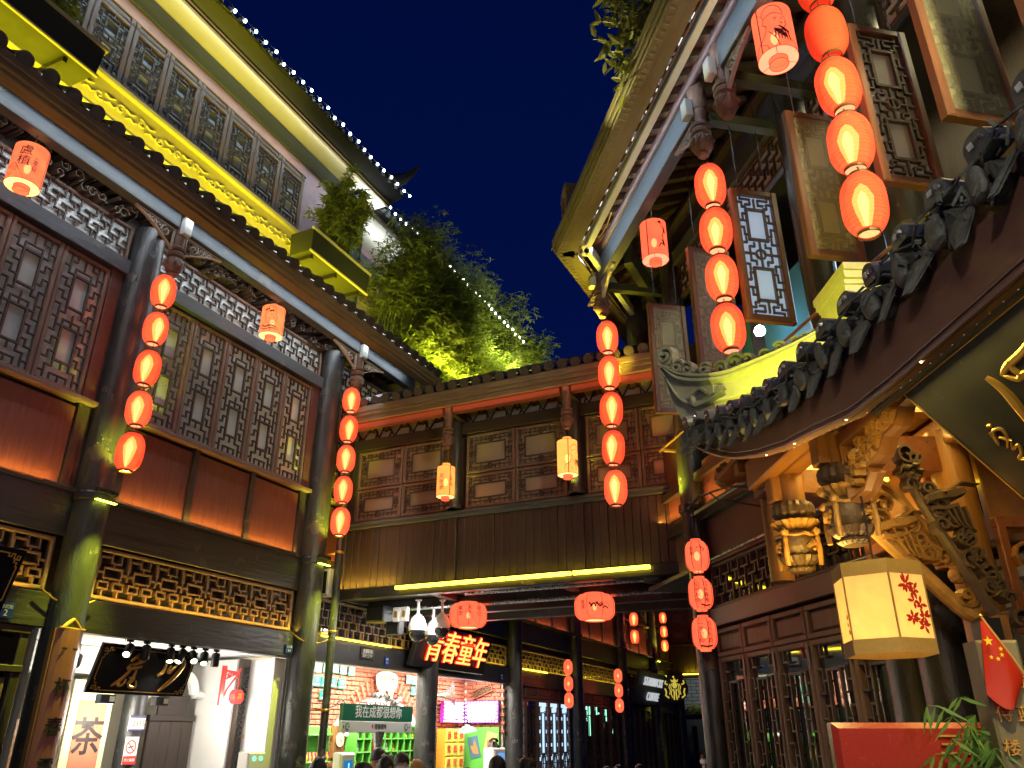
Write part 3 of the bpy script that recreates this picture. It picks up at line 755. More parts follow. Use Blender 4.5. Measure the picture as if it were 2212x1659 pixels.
# ---------------- planters and bamboo
def planter(x0, x1, label):
    t = thing('planter', label, 'planter', FL, ((x0+x1)/2, .55, 10.0))
    w = (x1-x0)/2
    m = MB()
    m.add([(-w,-.22,.48),(w,-.22,.48),(w,.30,.48),(-w,.30,.48),(-w+.03,-.19,.03),(w-.03,-.19,.03),(w-.03,.30,.03),(-w+.03,.30,.03)], [(0,1,5,4),(1,2,6,5),(2,3,7,6),(3,0,4,7),(4,5,6,7),(0,3,2,1)])
    m.build('box', M['pot'], t)
    m = MB(); m.bbox(-w-.03, w+.03, -.25, -.20, .46, .51); m.bbox(-w, w, -.22, -.18, 0, .04); m.bbox(w-.02, w+.03, -.2, .3, .44, .52); m.build('rim', M['band'], t)
    for k in (-.8, 0, .8):
        m = MB(); m.box(k*w-.03, k*w+.03, -.1, .55, -.05, .03); m.build('bracket', M['iron'], t)
    return t
planter(.8, 4.85, 'yellow edged planter box fixed above the frieze at the top left corner')
planter(9.35, 11.15, 'yellow edged planter box under the bamboo beside the last casement')
def leafcloud(mb, rd, centers, n, ln=.13, wd=.016, up=.25):
    for _ in range(n):
        c, r = centers[rd.randrange(len(centers))]
        d = Vector((rd.gauss(0,1), rd.gauss(0,1), rd.gauss(0,1))); d = d.normalized()*r*(rd.random()**.5)
        p = Vector(c)+d; a = rd.uniform(0, 2*pi)
        k = rd.randint(3, 5)                                        # a spray of leaves from one node
        for q in range(k):
            t = Vector((cos(a+q*1.3), sin(a+q*1.3), rd.uniform(-.7, up))).normalized(); l = ln*rd.uniform(.6,1.25)
            s = t.cross(Vector((rd.uniform(-.3,.3),rd.uniform(-.3,.3),1))).normalized()*wd*rd.uniform(.7,1.3)
            m_ = p+t*l*.45; mb.add([p, m_-s, p+t*l, m_+s], [(0,1,2,3)])
def bamboo(x, y, z, h, n, seed, label, spread=.5, lean=(0,-.25,0), dens=1.0, group=None, ln=.13):
    rd = random.Random(seed)
    t = thing('bamboo_plant', label, 'bamboo', FL, (x, y, z), group=group)
    st = MB(); cs = []
    for i in range(n):
        bx, by = rd.uniform(-spread, spread)*.7, rd.uniform(-.15,.15); hh = h*rd.uniform(.62,1.05)
        lx, ly = rd.uniform(-.5,.5)*spread+lean[0], lean[1]*rd.uniform(.3,1.6)
        pts = [(bx+lx*(q/7)**2, by+ly*(q/7)**2, hh*(q/7)-.10*hh*(q/7)**4) for q in range(8)]
        st.tube(pts, [.016*(1-.8*q/7) for q in range(8)], 5)
        for q in range(2, 8):
            r = h*.085*rd.uniform(.8,1.5)
            for w in range(2):
                a = rd.uniform(0,2*pi); e = (pts[q][0]+cos(a)*r*1.3, pts[q][1]+sin(a)*r, pts[q][2]+rd.uniform(-.05,.15)*h)
                st.tube([pts[q], e], .004, 3, False); cs.append((e, r)); 
            cs.append((pts[q], r*.8))
    st.build('stem', M['leaf'], t)
    fb = MB(); leafcloud(fb, rd, cs, int(len(cs)*10*dens), ln*1.15, .017)
    fb.build('foliage', M['leaf'], t); return t
bamboo(3.6, .5, 10.45, 1.3, 9, 1, 'thin yellowing bamboo in the planter at the top left corner', .9, (0,-.45,0), 1.3, None, .12)
bamboo(10.1, .5, 10.4, 1.5, 9, 2, 'sparse bamboo in the planter beside the last casement', .60, (.1,-.40,0), .8, None, .11)
bamboo(12.0, .35, 9.4, 3.3, 12, 3, 'tall bamboo nearest the upper roof corner, its tips against the sky', .5, (.35,-.5,0), .6, 'bamboo clumps above the bridge roof')
bamboo(12.9, .5, 8.9, 3.5, 16, 4, 'dense bamboo clump behind the end of the lower eave', .7, (.2,-.4,0), 1.1, 'bamboo clumps above the bridge roof')
bamboo(14.3, .7, 8.6, 4.2, 20, 5, 'large middle bamboo clump over the left end of the bridge roof', .9, (.2,-.3,0), 1.3, 'bamboo clumps above the bridge roof')
bamboo(16.0, .9, 8.6, 4.6, 22, 6, 'bushy bamboo clump crossed by the white bulbs', 1.0, (.1,-.3,0), 1.3, 'bamboo clumps above the bridge roof')
bamboo(17.9, .9, 9.0, 4.5, 22, 7, 'bamboo clump on the right, its crown rising above the bulbs', 1.0, (.1,-.2,0), 1.3, 'bamboo clumps above the bridge roof')
bamboo(19.7, .9, 9.2, 4.2, 20, 8, 'rightmost bamboo clump, tapering down to the bridge roof tiles', .9, (.2,-.2,0), 1.2, 'bamboo clumps above the bridge roof')
bamboo(13.6, -.3, 8.2, 2.8, 16, 11, 'bright yellow green bamboo clump hanging over the corner of the two roofs', .8, (.1,-.2,0), 1.2, 'bamboo clumps above the bridge roof')
bamboo(15.2, -.4, 8.3, 2.6, 16, 10, 'lower bright bamboo clump just above the bridge tiles', .9, (.1,-.2,0), 1.2, 'bamboo clumps above the bridge roof')
bamboo(12.4, -.3, 8.4, 1.5, 10, 9, 'low bright bamboo tuft tumbling over the tile edge', .7, (.1,-.4,0), 1.3, 'bamboo clumps above the bridge roof')
# ================================================================== covered bridge between the two sides
BB = thing('covered_bridge', 'brown timber covered bridge spanning the lane with fretwork windows and plank front', 'bridge', FB)
m = MB(); m.box(.0, 6.7, .10, 3.2, 4.12, 7.3); m.build('wall', M['dark_v'], BB)
m = MB(); m.bbox(0, 5.75, -.04, .1, 5.05, 5.16); m.bbox(0, 5.6, -.07, -.04, 5.11, 5.15, .005); m.build('rail', M['slate_h'], BB)
m = MB(); m.bbox(0, 5.6, -.03, .1, 6.40, 6.60); m.build('head_beam', M['dark_h'], BB)
m = MB(); m.bbox(0, 5.6, -.03, .1, 6.87, 6.95); m.build('plate_beam', M['dark_h'], BB)
# planks
bt = [(.02, .16), (2.05, 2.21), (4.13, 4.29)]
for a, b in bt:
    m = MB(); m.bbox(a, b, -.035, .1, 4.09, 5.05); m.build('batten', M['dark_v'], BB)
pl = MB(); pl.bbox(0, .118, 0, .05, 0, .95, .006); PL = pl.mesh('plank', M['dark_v'])
rd = random.Random(3)
for (a, b) in ((.16, 2.05), (2.21, 4.13), (4.29, 5.6)):
    n = int(round((b-a)/.124)); w = (b-a)/n
    for k in range(n): inst(PL, 'plank', BB, (a+k*w+.002, .0+rd.uniform(0,.012), 4.095), (0, rd.uniform(-.002,.002), 0), scale=(w/.124, 1, 1))
m = MB(); m.bbox(-.1, 5.9, -.02, .14, 3.93, 4.09); m.build('bottom_beam', M['black_h'], BB)
for a, b in ((1.20, 2.12), (2.15, 3.06), (3.09, 4.08), (4.12, 5.22)):
    m = MB(); m.box(a, b, -.085, -.04, 4.020, 4.068); m.build('light_strip', M['led_y'], BB)
    m = MB(); m.box(a, b, -.09, -.03, 4.069, 4.078); m.build('strip_channel', M['iron'], BB)
# windows
for (a, b) in ((.27, 2.05), (2.34, 4.06), (4.36, 6.02)):
    n = 2; w = (b-a)/n
    for k in range(n):
        window(BB, a+k*w, 5.18, w-.012, .54, .0, 'ring', 'frame_v', 'frame_d', 'paper', fw=.05)
        window(BB, a+k*w, 5.735, w-.012, .655, .0, 'ring', 'frame_v', 'frame_d', 'paper', fw=.05)
m = MB(); m.bbox(.0, .26, .01, .1, 5.16, 6.4); m.build('jamb_board', M['dark_v'], BB)
for i, (a, b) in enumerate(((.1, 2.08), (2.3, 4.1), (4.3, 5.6))):
    g = lat_ice(b-a, .26, .020, 0, .03, i+2); o = g.build('ice_crack_lattice', M['dark_h'], BB, (a, .0, 6.605))
    p = MB(); p.box(0, b-a, .034, .04, 0, .26); p.build('pane', M['pane'], o)
for x in (2.2, 4.22):
    m = MB(); log(m, .095, 5.16, 6.9, n=16); m.build('column', M['black_v'], BB, (x, -.09, 0), smooth=True)
    m = MB(); m.lathe([(.12,-.03),(.13,-.02),(.13,.03),(.12,.04)], (x,-.09,5.19), 16); m.build('lamp_ring', M['iron'], BB)
for x in (2.31, 4.28):
    m = MB(); m.lathe([(.07,6.45),(.07,6.9)], (x,-.55,0), 14); o = m.build('hanging_post', M['carve_b'], BB, smooth=True)
    inst(FIN, 'finial', o, (x, -.55, 6.50), scale=(.8,.8,.8))
    m = MB(); m.bbox(x-.04, x+.04, -.5, .0, 6.6, 6.7); m.build('tie_beam', M['dark_h'], BB)
for a, b in ((.35, 2.22), (2.40, 4.19), (4.37, 5.6)):
    m = MB(); m.bbox(a, b, -.60, -.50, 6.56, 6.66); m.build('eave_beam', M['stripe'], BB)
m = MB(); m.bbox(.55, 5.75, -.66, -.60, 6.66, 6.80); m.bbox(.55, 5.75, -.70, -.66, 6.74, 6.86); m.bbox(.55, 5.75, -.72, -.70, 6.80, 6.90); m.build('eave_board', M['eave'], BB)
m = MB(); m.add([(.2,-.66,6.86),(5.75,-.66,6.86),(5.75,.1,7.15),(.2,.1,7.15)], [(0,1,2,3)]); m.build('roof_lining', M['dark_h'], BB)
rd = random.Random(21)
eave_tiles(BB, .60, 5.7, -.72, 6.97, .205, .45, rd, .92)
tile_field(.55, 5.75, -.4, 7.05, 1.6, 8.0, .205, .07).build('roof_slope', M['tile'], BB)
tile_field(.55, 5.75, 3.6, 7.05, 1.6, 8.0, .205, .07).build('roof_slope', M['tile'], BB)
# underside
m = MB(); m.box(-.1, 5.7, .14, 3.2, 4.04, 4.11); m.build('underside', M['dark_h'], BB)
for y in (.95, 1.9, 2.9):
    m = MB(); m.bbox(-.1, 5.6, y, y+.16, 3.90, 4.03); m.build('joist', M['black_h'], BB)
for x in (1.6, 3.7):
    m = MB(); m.box(x, x+.14, .14, .95, 3.96, 4.03); m.box(x, x+.14, 1.11, 1.9, 3.96, 4.03); m.build('cross_joist', M['frame_h'], BB)
for (a, b, y, z) in ((-.4, 5.5, .85, 3.86), (2.2, 5.5, .35, 3.95)):
    m = MB(); m.tube([(a,y,z),(b,y,z)], .03, 8); m.build('steel_pipe', M['steel'], BB, smooth=True)
# speaker, cameras and junction boxes
t = thing('loudspeaker', 'slim white column loudspeaker on the wall by the drain pipe', 'loudspeaker', FB, (.15, -.42, 3.93))
m = MB(); m.bbox(-.09, .09, -.06, .08, 0, .42, .02); m.build('body', M['white'], t)
m = MB(); m.bbox(-.045, .045, -.066, -.058, .04, .38, .004); m.build('grille', M['black'], t)
def dome(x, y, z, label, s=1.0):
    t = thing('security_camera', label, 'camera', FB, (x, y, z), group='cameras under the bridge')
    m = MB(); m.lathe([(.05*s,-.02),(.05*s,0),(.02*s,-.0)], n=12); m.lathe([(.022*s,-.22*s),(.022*s,0)], n=10); m.build('bracket', M['white'], t, smooth=True)
    m = MB(); m.lathe([(.13*s,-.46*s),(.14*s,-.42*s),(.13*s,-.36*s),(.10*s,-.28*s),(.04*s,-.22*s),(.02*s,-.2*s)], n=20); m.build('housing', M['white'], t, smooth=True)
    m = MB(); m.lathe([(.02*s,-.62*s),(.08*s,-.59*s),(.118*s,-.52*s),(.12*s,-.46*s)], n=20); m.build('dome', M['pane_d'], t, smooth=True)
    m = MB(); m.lathe([(.045*s,0),(.045*s,.02)], n=12); m.build('lens', M['black'], t, (-.0*s, -.10*s, -.52*s), (pi/2,0,0))
dome(1.25, .55, 3.95, 'left of the two white dome cameras in front of the red neon sign', 1.05)
dome(1.65, .62, 3.93, 'right of the two white dome cameras, close to the red neon sign', .95)
dome(1.12, 1.25, 3.93, 'half hidden white dome camera behind the other two', 1.0)
t = thing('junction_box', 'pair of white switch boxes with yellow faces beside the cameras', 'electrical box', FB, (.82, .5, 3.62))
for k in (0, 1):
    m = MB(); m.bbox(k*.15, k*.15+.12, -.03, .04, 0, .22, .008); b = m.build('box', M['white'], t)
    m = MB(); m.box(k*.15+.035, k*.15+.085, -.036, -.030, .06, .16); m.build('breaker', M['gilt'], b)
t = thing('projector', 'black projector with cables under the left end of the bridge', 'projector', FB, (.45, .7, 3.55))
m = MB(); m.bbox(-.2, .15, -.15, .15, .1, .35, .02); m.build('body', M['black'], t); m = MB(); m.bbox(.15, .40, -.08, .08, -.1, .10, .02); m.build('body', M['black'], t)
cable(t, sag((-.3,0,.3),(.5,0,.38),.12)); cable(t, sag((-.6,.1,.4),(.2,.1,.3),.2), .009)

# ---------------- second covered bridge at the end of the lane
B2 = thing('covered_bridge', 'far covered bridge closing the lane with lit window row above an amber strip', 'bridge', FB2)
m = MB(); m.box(-.2, 6.5, .1, 3, 4.1, 8.5); m.build('wall', M['dark_v'], B2)
m = MB(); m.bbox(-.2, 6.5, -.03, .1, 3.95, 4.1); m.bbox(-.2, 6.5, -.04, .1, 5.1, 5.2); m.build('beam', M['dark_h'], B2)
for k in range(8):
    window(B2, .05+k*.8, 5.22, .78, .56, 0, 'ring', 'frame_v', 'frame_d', 'paper'); window(B2, .05+k*.8, 5.80, .78, .7, 0, 'ring', 'frame_v', 'frame_d', 'paper')
for a, b in ((.5,1.2),(1.25,2.6),(2.65,4.0)): strip(B2, a, b, -.06, 4.04, h=.035)
for k in range(26): inst(PL, 'plank', B2, (k*.25, 0, 4.1), scale=(2,1,1.04))
# rear brick house and trellis greenery beyond it
R0 = thing('brick_house', 'grey brick wall of the house beyond the far bridge', 'house', FL, (44, 0, 0))
m = MB(); m.box(-.2, .2, -8, 14, 0, 7.5); m.build('wall', M['tile'], R0)
bk = MB(); bk.bbox(0, .5, 0, .02, 0, .14, .008)
BG = MB(); BG.box(-.018, 0, -.25, .25, -.07, .07); BGm = BG.mesh('brick', surf('grey brick', (.30,.31,.30), .8, .25, (6,6,6), .3))
for r in range(13):
    for c in range(11): inst(BGm, 'brick', R0, (-.2, -1.6+c*.54+(.27 if r % 2 else 0), 3.1+r*.17))
g = thing('ground_cover', 'green creeper spilling over the tiled lean-to beyond the far bridge', 'creeper', FL, (41, 1.5, 0), kind='stuff')
m = MB(); rd = random.Random(8)
leafcloud(m, rd, [((rd.uniform(-1,1), rd.uniform(-3.5,3.5), 3.05-.25*abs(rd.uniform(0,1))), .35) for _ in range(60)], 2600, .16, .03)
m.build('leaf_mass', M['leaf2'], g, kind='stuff')
t = thing('lean_to', 'low dark lean-to roof and stalls at the end of the lane', 'lean-to', FL, (38, 1.0, 0))
m = MB(); m.box(0, 4, -5, 5, 2.6, 2.75); m.build('roof', M['tile'], t)
for y in (-3.5, -1, 1.2, 3): 
    m = MB(); log(m, .1, 0, 2.6, n=10); m.build('post', M['dark_v'], t, (0, y, 0))
for y in (-3, -1.6, .0, 1.6): window(t, 1.5, .8, .8, 1.5, y, 'two', 'frame_v', 'frame_d', 'pane_d')
# ================================================================== right building
RB = thing('teahouse_gallery', 'dark timber gallery on the right with deep eaves, open balcony and lattice doors below', 'building', FR)
m = MB(); m.box(-10.6, -1.0, .12, .5, 3.85, 5.0); m.build('wall', M['maroon'], RB)
m = MB(); m.add([(-8.85,.05,0),(-11.5,1.95,0),(-11.5,1.95,4.0),(-8.85,.05,4.0)],[(0,1,2,3)]); m.build('lane_wall', M['dark_v'], RB)
m = MB(); m.bbox(-10.6, -8.75, -.05, 1.5, 3.80, 3.86); m.build('soffit_board', M['dark_h'], RB)
m = MB(); m.box(-10.5, -.5, 1.9, 2.1, 5.0, 9.4); m.build('back_wall', M['dark_v'], RB)
m = MB(); m.box(-10.5, -.5, .0, 2.0, 4.9, 5.0); m.build('balcony_floor', M['dark_h'], RB)
m = MB(); m.box(-10.5, -.5, -.1, 2.0, 8.55, 8.62); m.build('ceiling', M['dark_h'], RB)
for i, (x, z0, z1, y, r) in enumerate(((-10.38, 3.9, 8.3, -.02, .17), (-9.05, 4.0, 8.3, .02, .15), (-5.75, 4.9, 8.3, .05, .16), (-4.55, 4.9, 8.3, .05, .17), (-2.6, 4.9, 8.3, .05, .17), (-8.9, 0, 3.95, -.02, .14), (-5.42, 0, 5.0, -.05, .155), (-4.98, 0, 5.0, -.10, .165), (-7.4, 4.9, 8.3, 1.2, .12))):
    m = MB(); log(m, r, z0, z1, n=22, seed=i+30); m.build('column', M['black_v'], RB, (x, y, 0), smooth=True)
m = MB(); m.lathe([(.17,-.05),(.18,-.03),(.18,.04),(.17,.05)], (-9.05,.02,4.58), 18); m.build('lamp_ring', M['iron'], RB)
for (a, b) in ((-10.2, -9.25), (-8.85, -8.2), (-8.15, -7.2), (-7.15, -6.2)):
    m = MB(); m.bbox(a+.05, b-.05, .08, .14, 4.52 if a > -9 else 4.62, 5.75 if a < -9 else 5.15, .015); m.build('red_panel', M['red_v'], RB)
m = MB(); m.bbox(-10.6, -1, .03, .14, 4.40, 4.52); m.build('mid_beam', M['black_h'], RB)
m = MB(); m.tube([(-9.1,-.05,4.47),(-1,-.05,4.47)], .03, 6); m.build('conduit', M['iron'], RB)
# lower front
m = MB(); m.bbox(-8.75, -1.5, -.02, .12, 3.80, 3.87); m.bbox(-8.75, -1.5, -.04, .12, 3.10, 3.30); m.build('door_beam', M['maroon'], RB)
m = MB(); m.tube([(-8.7,-.06,3.84),(-5.6,-.06,3.84)], .012, 5); m.build('conduit', M['steel'], RB)
transom(RB, -8.70, 3.30, 3.05, .50, .0, 'step', lt='frame_d', fr='dark_h', pn='pane_d', pdepth=.05)
transom(RB, -4.80, 3.30, 3.05, .50, .0, 'step', lt='frame_d', fr='dark_h', pn='pane_d', pdepth=.05)
for k in range(5):
    x = -8.72+k*.635
    o = window(RB, x, .55, .62, 2.22, .0, 'door', 'frame_v', 'frame_d', 'pane_d', fw=.055, name='door_leaf')
    m = MB(); m.bbox(0,.62,0,.06,0,.05); m.bbox(0,.62,0,.06,.25,.30); m.bbox(0,.055,0,.06,.05,.25); m.bbox(.565,.62,0,.06,.05,.25); m.bbox(.055,.565,.02,.05,.05,.25,.03)
    m.build('door_panel', M['frame_v'], RB, (x, 0, 2.775))
    m = MB(); m.bbox(0,.62,0,.06,0,.55,.02); m.build('door_panel', M['frame_v'], RB, (x, 0, 0))
    if k:
        for hz in (2.55, 1.5):
            m = MB(); m.box(x-.02, x+.01, -.012, 0, hz, hz+.17); m.build('hinge', M['iron'], RB)
for k in range(3):
    window(RB, -4.75+k*.72, .55, .70, 2.5, .02, 'two', 'wood_v' if 0 else 'frame_v', 'frame_d', 'pane', fw=.07, name='door_leaf')
m = MB(); m.box(-8.8, -1.5, .45, .5, 0, 3.9); m.build('inner_wall', M['dark_v'], RB)
# upper lattice transoms high under the eave
for (a, b) in ((-10.1, -9.2), (-8.9, -5.95), (-5.5, -4.75), (-4.3, -2.8)):
    transom(RB, a, 7.55, b-a, .52, .05, 'step', lt='frame_d', fr='dark_h', pn='pane', pdepth=.03)
    m = MB(); m.bbox(a-.1, b+.1, .0, .15, 8.08, 8.3); m.build('upper_beam', M['slate_h'], RB)
m = MB(); m.bbox(-9.4, -1.0, -.24, -.215, 5.43, 5.455); m.build('hand_rail', M['wood_h'], RB)
for x in (-9.2, -7.6, -6.2, -4.7, -3.2):
    m = MB(); m.box(x-.02, x+.02, -.24, .05, 5.38, 5.41); m.build('rail_arm', M['wood_h'], RB)
# teal colour stands in for blue light in the balcony; white bulb beside
m = MB(); m.bbox(-8.9, -6.6, .75, .80, 5.0, 7.1); m.build('blue_light_tint', plain('teal for blue light', (.05,.22,.28), .4), RB)
t = thing('bulb_lamp', 'bright bluish white bulb glowing below the open lattice board on the right', 'lamp', FR, (-7.45, .35, 6.32))
m = MB(); m.lathe([(.01,-.06),(.05,-.04),(.065,0),(.05,.045),(.02,.07)], n=16); m.build('bulb', glow('blue white bulb', (.75,.88,1.0), 30.0), t, smooth=True)
m = MB(); m.lathe([(.022,.06),(.022,.14),(.01,.16)], n=10); m.build('socket', M['black'], t)
# eave: beam, hanging posts, rafters, edge
for i, x in enumerate((-9.3, -5.85, -5.28, -1.6)):
    y = -.95
    m = MB(); m.lathe([(.085,7.95),(.095,8.0),(.095,8.35)], (x,y,0), 18); o = m.build('hanging_post', M['carve_b'], RB, smooth=True)
    inst(FIN, 'finial', o, (x, y, 7.98))
    m = MB(); m.bbox(x-.06, x+.06, y-.17, y-.09, 7.84, 8.06); m.build('lamp_box', M['ltgrey'], RB)
    m = MB(); m.bbox(x-.05, x+.05, y+.1, .05, 7.82, 7.93); m.build('tie_beam', M['band'] if i == 9 else M['pot'], RB)
    for fl in (-1, 1):
        if i in (1, 2) and ((i == 1 and fl == 1) or (i == 2 and fl == -1)): continue
        m = MB(); scrollwork(m, .5, .25, -.03, .01, fl); m.build('corner_bracket', M['carve'], RB, (x+fl*.10, y, 7.90))
for a, b in ((-9.22, -5.95), (-5.19, -1.0)):
    m = MB(); m.bbox(a, b, -1.02, -.88, 7.90, 8.24); m.build('eave_beam', M['slate_h'], RB)
m = MB(); m.tube([(-9.3,-1.02,8.30),(-.8,-1.02,8.30)], .06, 12); m.build('purlin', M['maroon'], RB, smooth=True)
m = MB(); m.add([(-8.9,-1.66,8.30),(-.5,-1.66,8.30),(-.5,.2,8.95),(-10.1,.2,8.95)], [(0,1,2,3)]); m.build('roof_lining', M['red_v'], RB)
RF = MB(); RF.bbox(-.045, .045, 0, 1.75, -.10, 0, .004); RFm = RF.mesh('rafter', M['dark_h'])
k = 0; x = -8.8
while x < -.8: inst(RFm, 'rafter', RB, (x, -1.62, 8.29), (.335, 0, 0)); x += .27
M['eave_r'] = surf('dark olive eave board', (.10,.080,.045), .6, .5, (3,30,30), .5)
def eave_edge(par, x0, x1, y, z):
    m = MB(); m.bbox(x0, x1, y, y+.26, z, z+.04, .01); m.bbox(x0, x1, y-.02, y+.04, z+.04, z+.14, .01); m.bbox(x0, x1, y-.045, y-.02, z+.10, z+.22, .008); m.build('eave_board', M['eave_r'], par)
    m = MB()
    for q in range(int((x1-x0)/.09)): m.bbox(x0+q*.09, x0+q*.09+.05, y+.03, y+.10, z-.008, z, .003)
    m.build('eave_dentil', M['eave_r'], par, kind='stuff')
    m = MB(); m.bbox(x0, x1, y+.36, y+.44, z+.03, z+.19, .01); m.build('gutter', M['ltgrey'], par)
    m = MB(); m.tube([(x0, y+.30, z+.02), (x1, y+.30, z+.02)], .012, 6); m.build('conduit', M['frame_h'], par)
    m = MB(); rd = random.Random(int(abs(x0*10)))
    for q in range(int((x1-x0)/.30)): 
        a = x0+q*.30+rd.uniform(-.1,.1); m.box(a, a+rd.uniform(.02,.09), y+.287, y+.297, z+.025, z+.04)
    m.build('dotted_light', M['dot_w'], par, kind='stuff')
eave_edge(RB, -8.8, -.4, -1.75, 7.98)
m = tile_field(-8.9, -.4, -1.75, 8.22, .8, 9.5, .27, .085); m.build('roof_slope', M['tile'], RB)
m = MB(); m.tube([(-10.3,0,8.98),(-.8,0,8.98)], .08, 12); m.build('purlin', M['stripe'], RB, smooth=True)
# corner and return of the eave along the lane
RK = thing('gallery_return', 'receding eave of the right gallery turning down the lane behind the bridge', 'building', FK)
eave_edge(RK, -3.1, .0, 0.0, 7.98)
m = MB(); m.add([(-3.2,.10,8.30),(-.05,.10,8.30),(-.9,2.2,9.0),(-3.2,2.2,9.0)], [(0,1,2,3)]); m.build('roof_lining', M['red_v'], RK)
x = -3.1
while x < -.5: inst(RFm, 'rafter', RK, (x, .13, 8.29), (.335, 0, 0)); x += .27
m = MB(); m.bbox(-3.1, -.5, .80, .92, 7.90, 8.2); m.build('eave_beam', M['pot'], RK)
tile_field(-3.2, .1, 0, 8.22, 2.4, 9.4).build('roof_slope', M['tile'], RK)
m = MB(); m.box(-3.6, -.9, 2.3, 2.6, 3.9, 9.0); m.build('wall', M['dark_v'], RK)
m = MB(); m.bbox(-.17, .17, -.12, .12, 0, .62, .02); m.bbox(-.22, .22, -.14, .14, .56, .64, .02)
for k in range(5): m.stroke(spiral(-.02+.04*(k%2), .09+.1*k, .07, 1.2, k, 1 if k%2 else -1, .2, 10), .02, -.15, -.11)
m.build('ridge_end', M['eave'], RK, (.02, .28, 8.28), (0, 0, .5))
# conduit strip dangling under corner
cable(RK, sag((.55,1.0,8.0),(.8,.9,7.5),.05), .008, 'gilt')

# hanging lattice boards in the balcony opening
def board(s, glass, label, wdt=.50, h=1.50, z=5.50):
    t = thing('hanging_lattice_board', label, 'lattice board', FR, (-s, -.72, z), rz=0, group='lattice boards hung along the right balcony')
    # the board stands square to the facade: its width runs along local y of the frame
    a = wdt
    def T(x, y, z): return (-y, x, z)                                 # face (front -y) turned to look along the lane
    # the viewer stands at larger local x, so the face looks towards +x
    def T(x, y, z): return (-y, a-x, z)
    def T(x, y, z): return (-y, x, z)
    f = .065; m = MB()
    m.bbox(0, f, -.03, .04, 0, h, .01); m.bbox(a-f, a, -.03, .04, 0, h, .01); m.bbox(f, a-f, -.028, .038, 0, f, .01); m.bbox(f, a-f, -.028, .038, h-f, h, .01)
    m.build('frame', M['frame_b'], t, fn=T)
    w, hh = a-2*f, h-2*f; g = MB(); tt = .020
    for c, d in ((.12, .38), (.62, .88)):
        for q in ((.24*w,c*hh,.76*w,c*hh),(.24*w,d*hh,.76*w,d*hh),(.24*w,c*hh,.24*w,d*hh),(.76*w,c*hh,.76*w,d*hh)): bar(g, *q, tt*1.1, 0, .03)
    g.stroke([(.5*w+.14*w*cos(k*pi/4), .5*hh+.14*w*sin(k*pi/4)) for k in range(9)], tt, 0, .03)
    for q in ((.5*w,.38*hh,.5*w,.62*hh),(0,.5*hh,.36*w,.5*hh),(.64*w,.5*hh,w,.5*hh),(.5*w,.88*hh,.5*w,.97*hh),(.5*w,.03*hh,.5*w,.12*hh)): bar(g, *q, tt*.8, .002, .028)
    for sx in (0, 1):
        X = (lambda v: v*w) if not sx else (lambda v: w-v*w)
        for sz in (0, 1):
            Z = (lambda v: v*hh) if not sz else (lambda v: hh-v*hh)
            for pth in ([(.0,.06),(.14,.06),(.14,.10),(.24,.10)], [(.10,.0),(.10,.03),(.38,.03),(.38,.075),(.24,.075)], [(.24,.16),(.12,.16),(.12,.22),(.0,.22)], [(.12,.28),(.12,.34),(.24,.34)], [(0,.28),(.12,.28)], [(.24,.22),(.18,.22)], [(0,.41),(.14,.41),(.14,.36)], [(.20,.5),(.20,.44),(.34,.44),(.34,.41)]):
                for p, q in zip(pth, pth[1:]): bar(g, X(p[0]), Z(p[1]), X(q[0]), Z(q[1]), tt*.75, .003, .027)
    g = g.build('lattice', M['bronze'], t, fn=lambda x, y, z: T(x+f, y-.012, z+f))
    p = MB()
    y = .022 if not glass else -.020
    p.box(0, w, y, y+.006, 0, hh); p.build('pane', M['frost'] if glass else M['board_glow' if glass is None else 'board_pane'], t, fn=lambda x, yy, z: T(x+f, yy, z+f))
    if glass:
        p = MB(); p.box(0, w, .026, .03, 0, hh); p.build('backing', M['board_pane'], t, fn=lambda x, yy, z: T(x+f, yy, z+f))
    for q in (.1, .4):
        m = MB(); m.tube([(0, q, h), (0, q, h+1.2)], .006, 4); m.build('cord', M['iron'], t)
    return t
M['frame_b'] = surf('varnished board frame', (.115,.045,.022), .4, .3, (12,12,2.5), .2, coat=.2)
def frost():
    m, nt, b = newmat('frosted glass sheet'); N = nt.nodes; L = nt.links
    tb = N.new('ShaderNodeBsdfTransparent'); tb.inputs[0].default_value = (.95,.95,.85,1)
    b.inputs['Base Color'].default_value = (.45,.42,.30,1); b.inputs['Roughness'].default_value = .25
    ms = N.new('ShaderNodeMixShader'); ms.inputs[0].default_value = .78
    L.new(b.outputs[0], ms.inputs[1]); L.new(tb.outputs[0], ms.inputs[2]); L.new(ms.outputs[0], nt.nodes['Material Output'].inputs[0]); return m
M['frost'] = frost(); M['board_pane'] = plain('board paper', (.42,.40,.32), .5)
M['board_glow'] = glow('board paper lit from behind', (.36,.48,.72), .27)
board(8.2, True, 'frosted lattice board farthest from the viewer, above the curved ridge tip')
board(6.92, True, 'frosted lattice board partly hidden by the four-lantern string')
board(5.85, None, 'open lattice board lit blue from behind, just right of the four-lantern string')
board(4.76, True, 'frosted lattice board between the blue lit board and the five-lantern string')
board(3.82, False, 'open dark lattice board right of the big five-lantern string, its bottom edge lit amber')
board(3.18, True, 'frosted lattice board cut by the top right corner of the view', wdt=.55)
board(2.5, False, 'open lattice board at the upper right corner, closest to the viewer', wdt=.55)

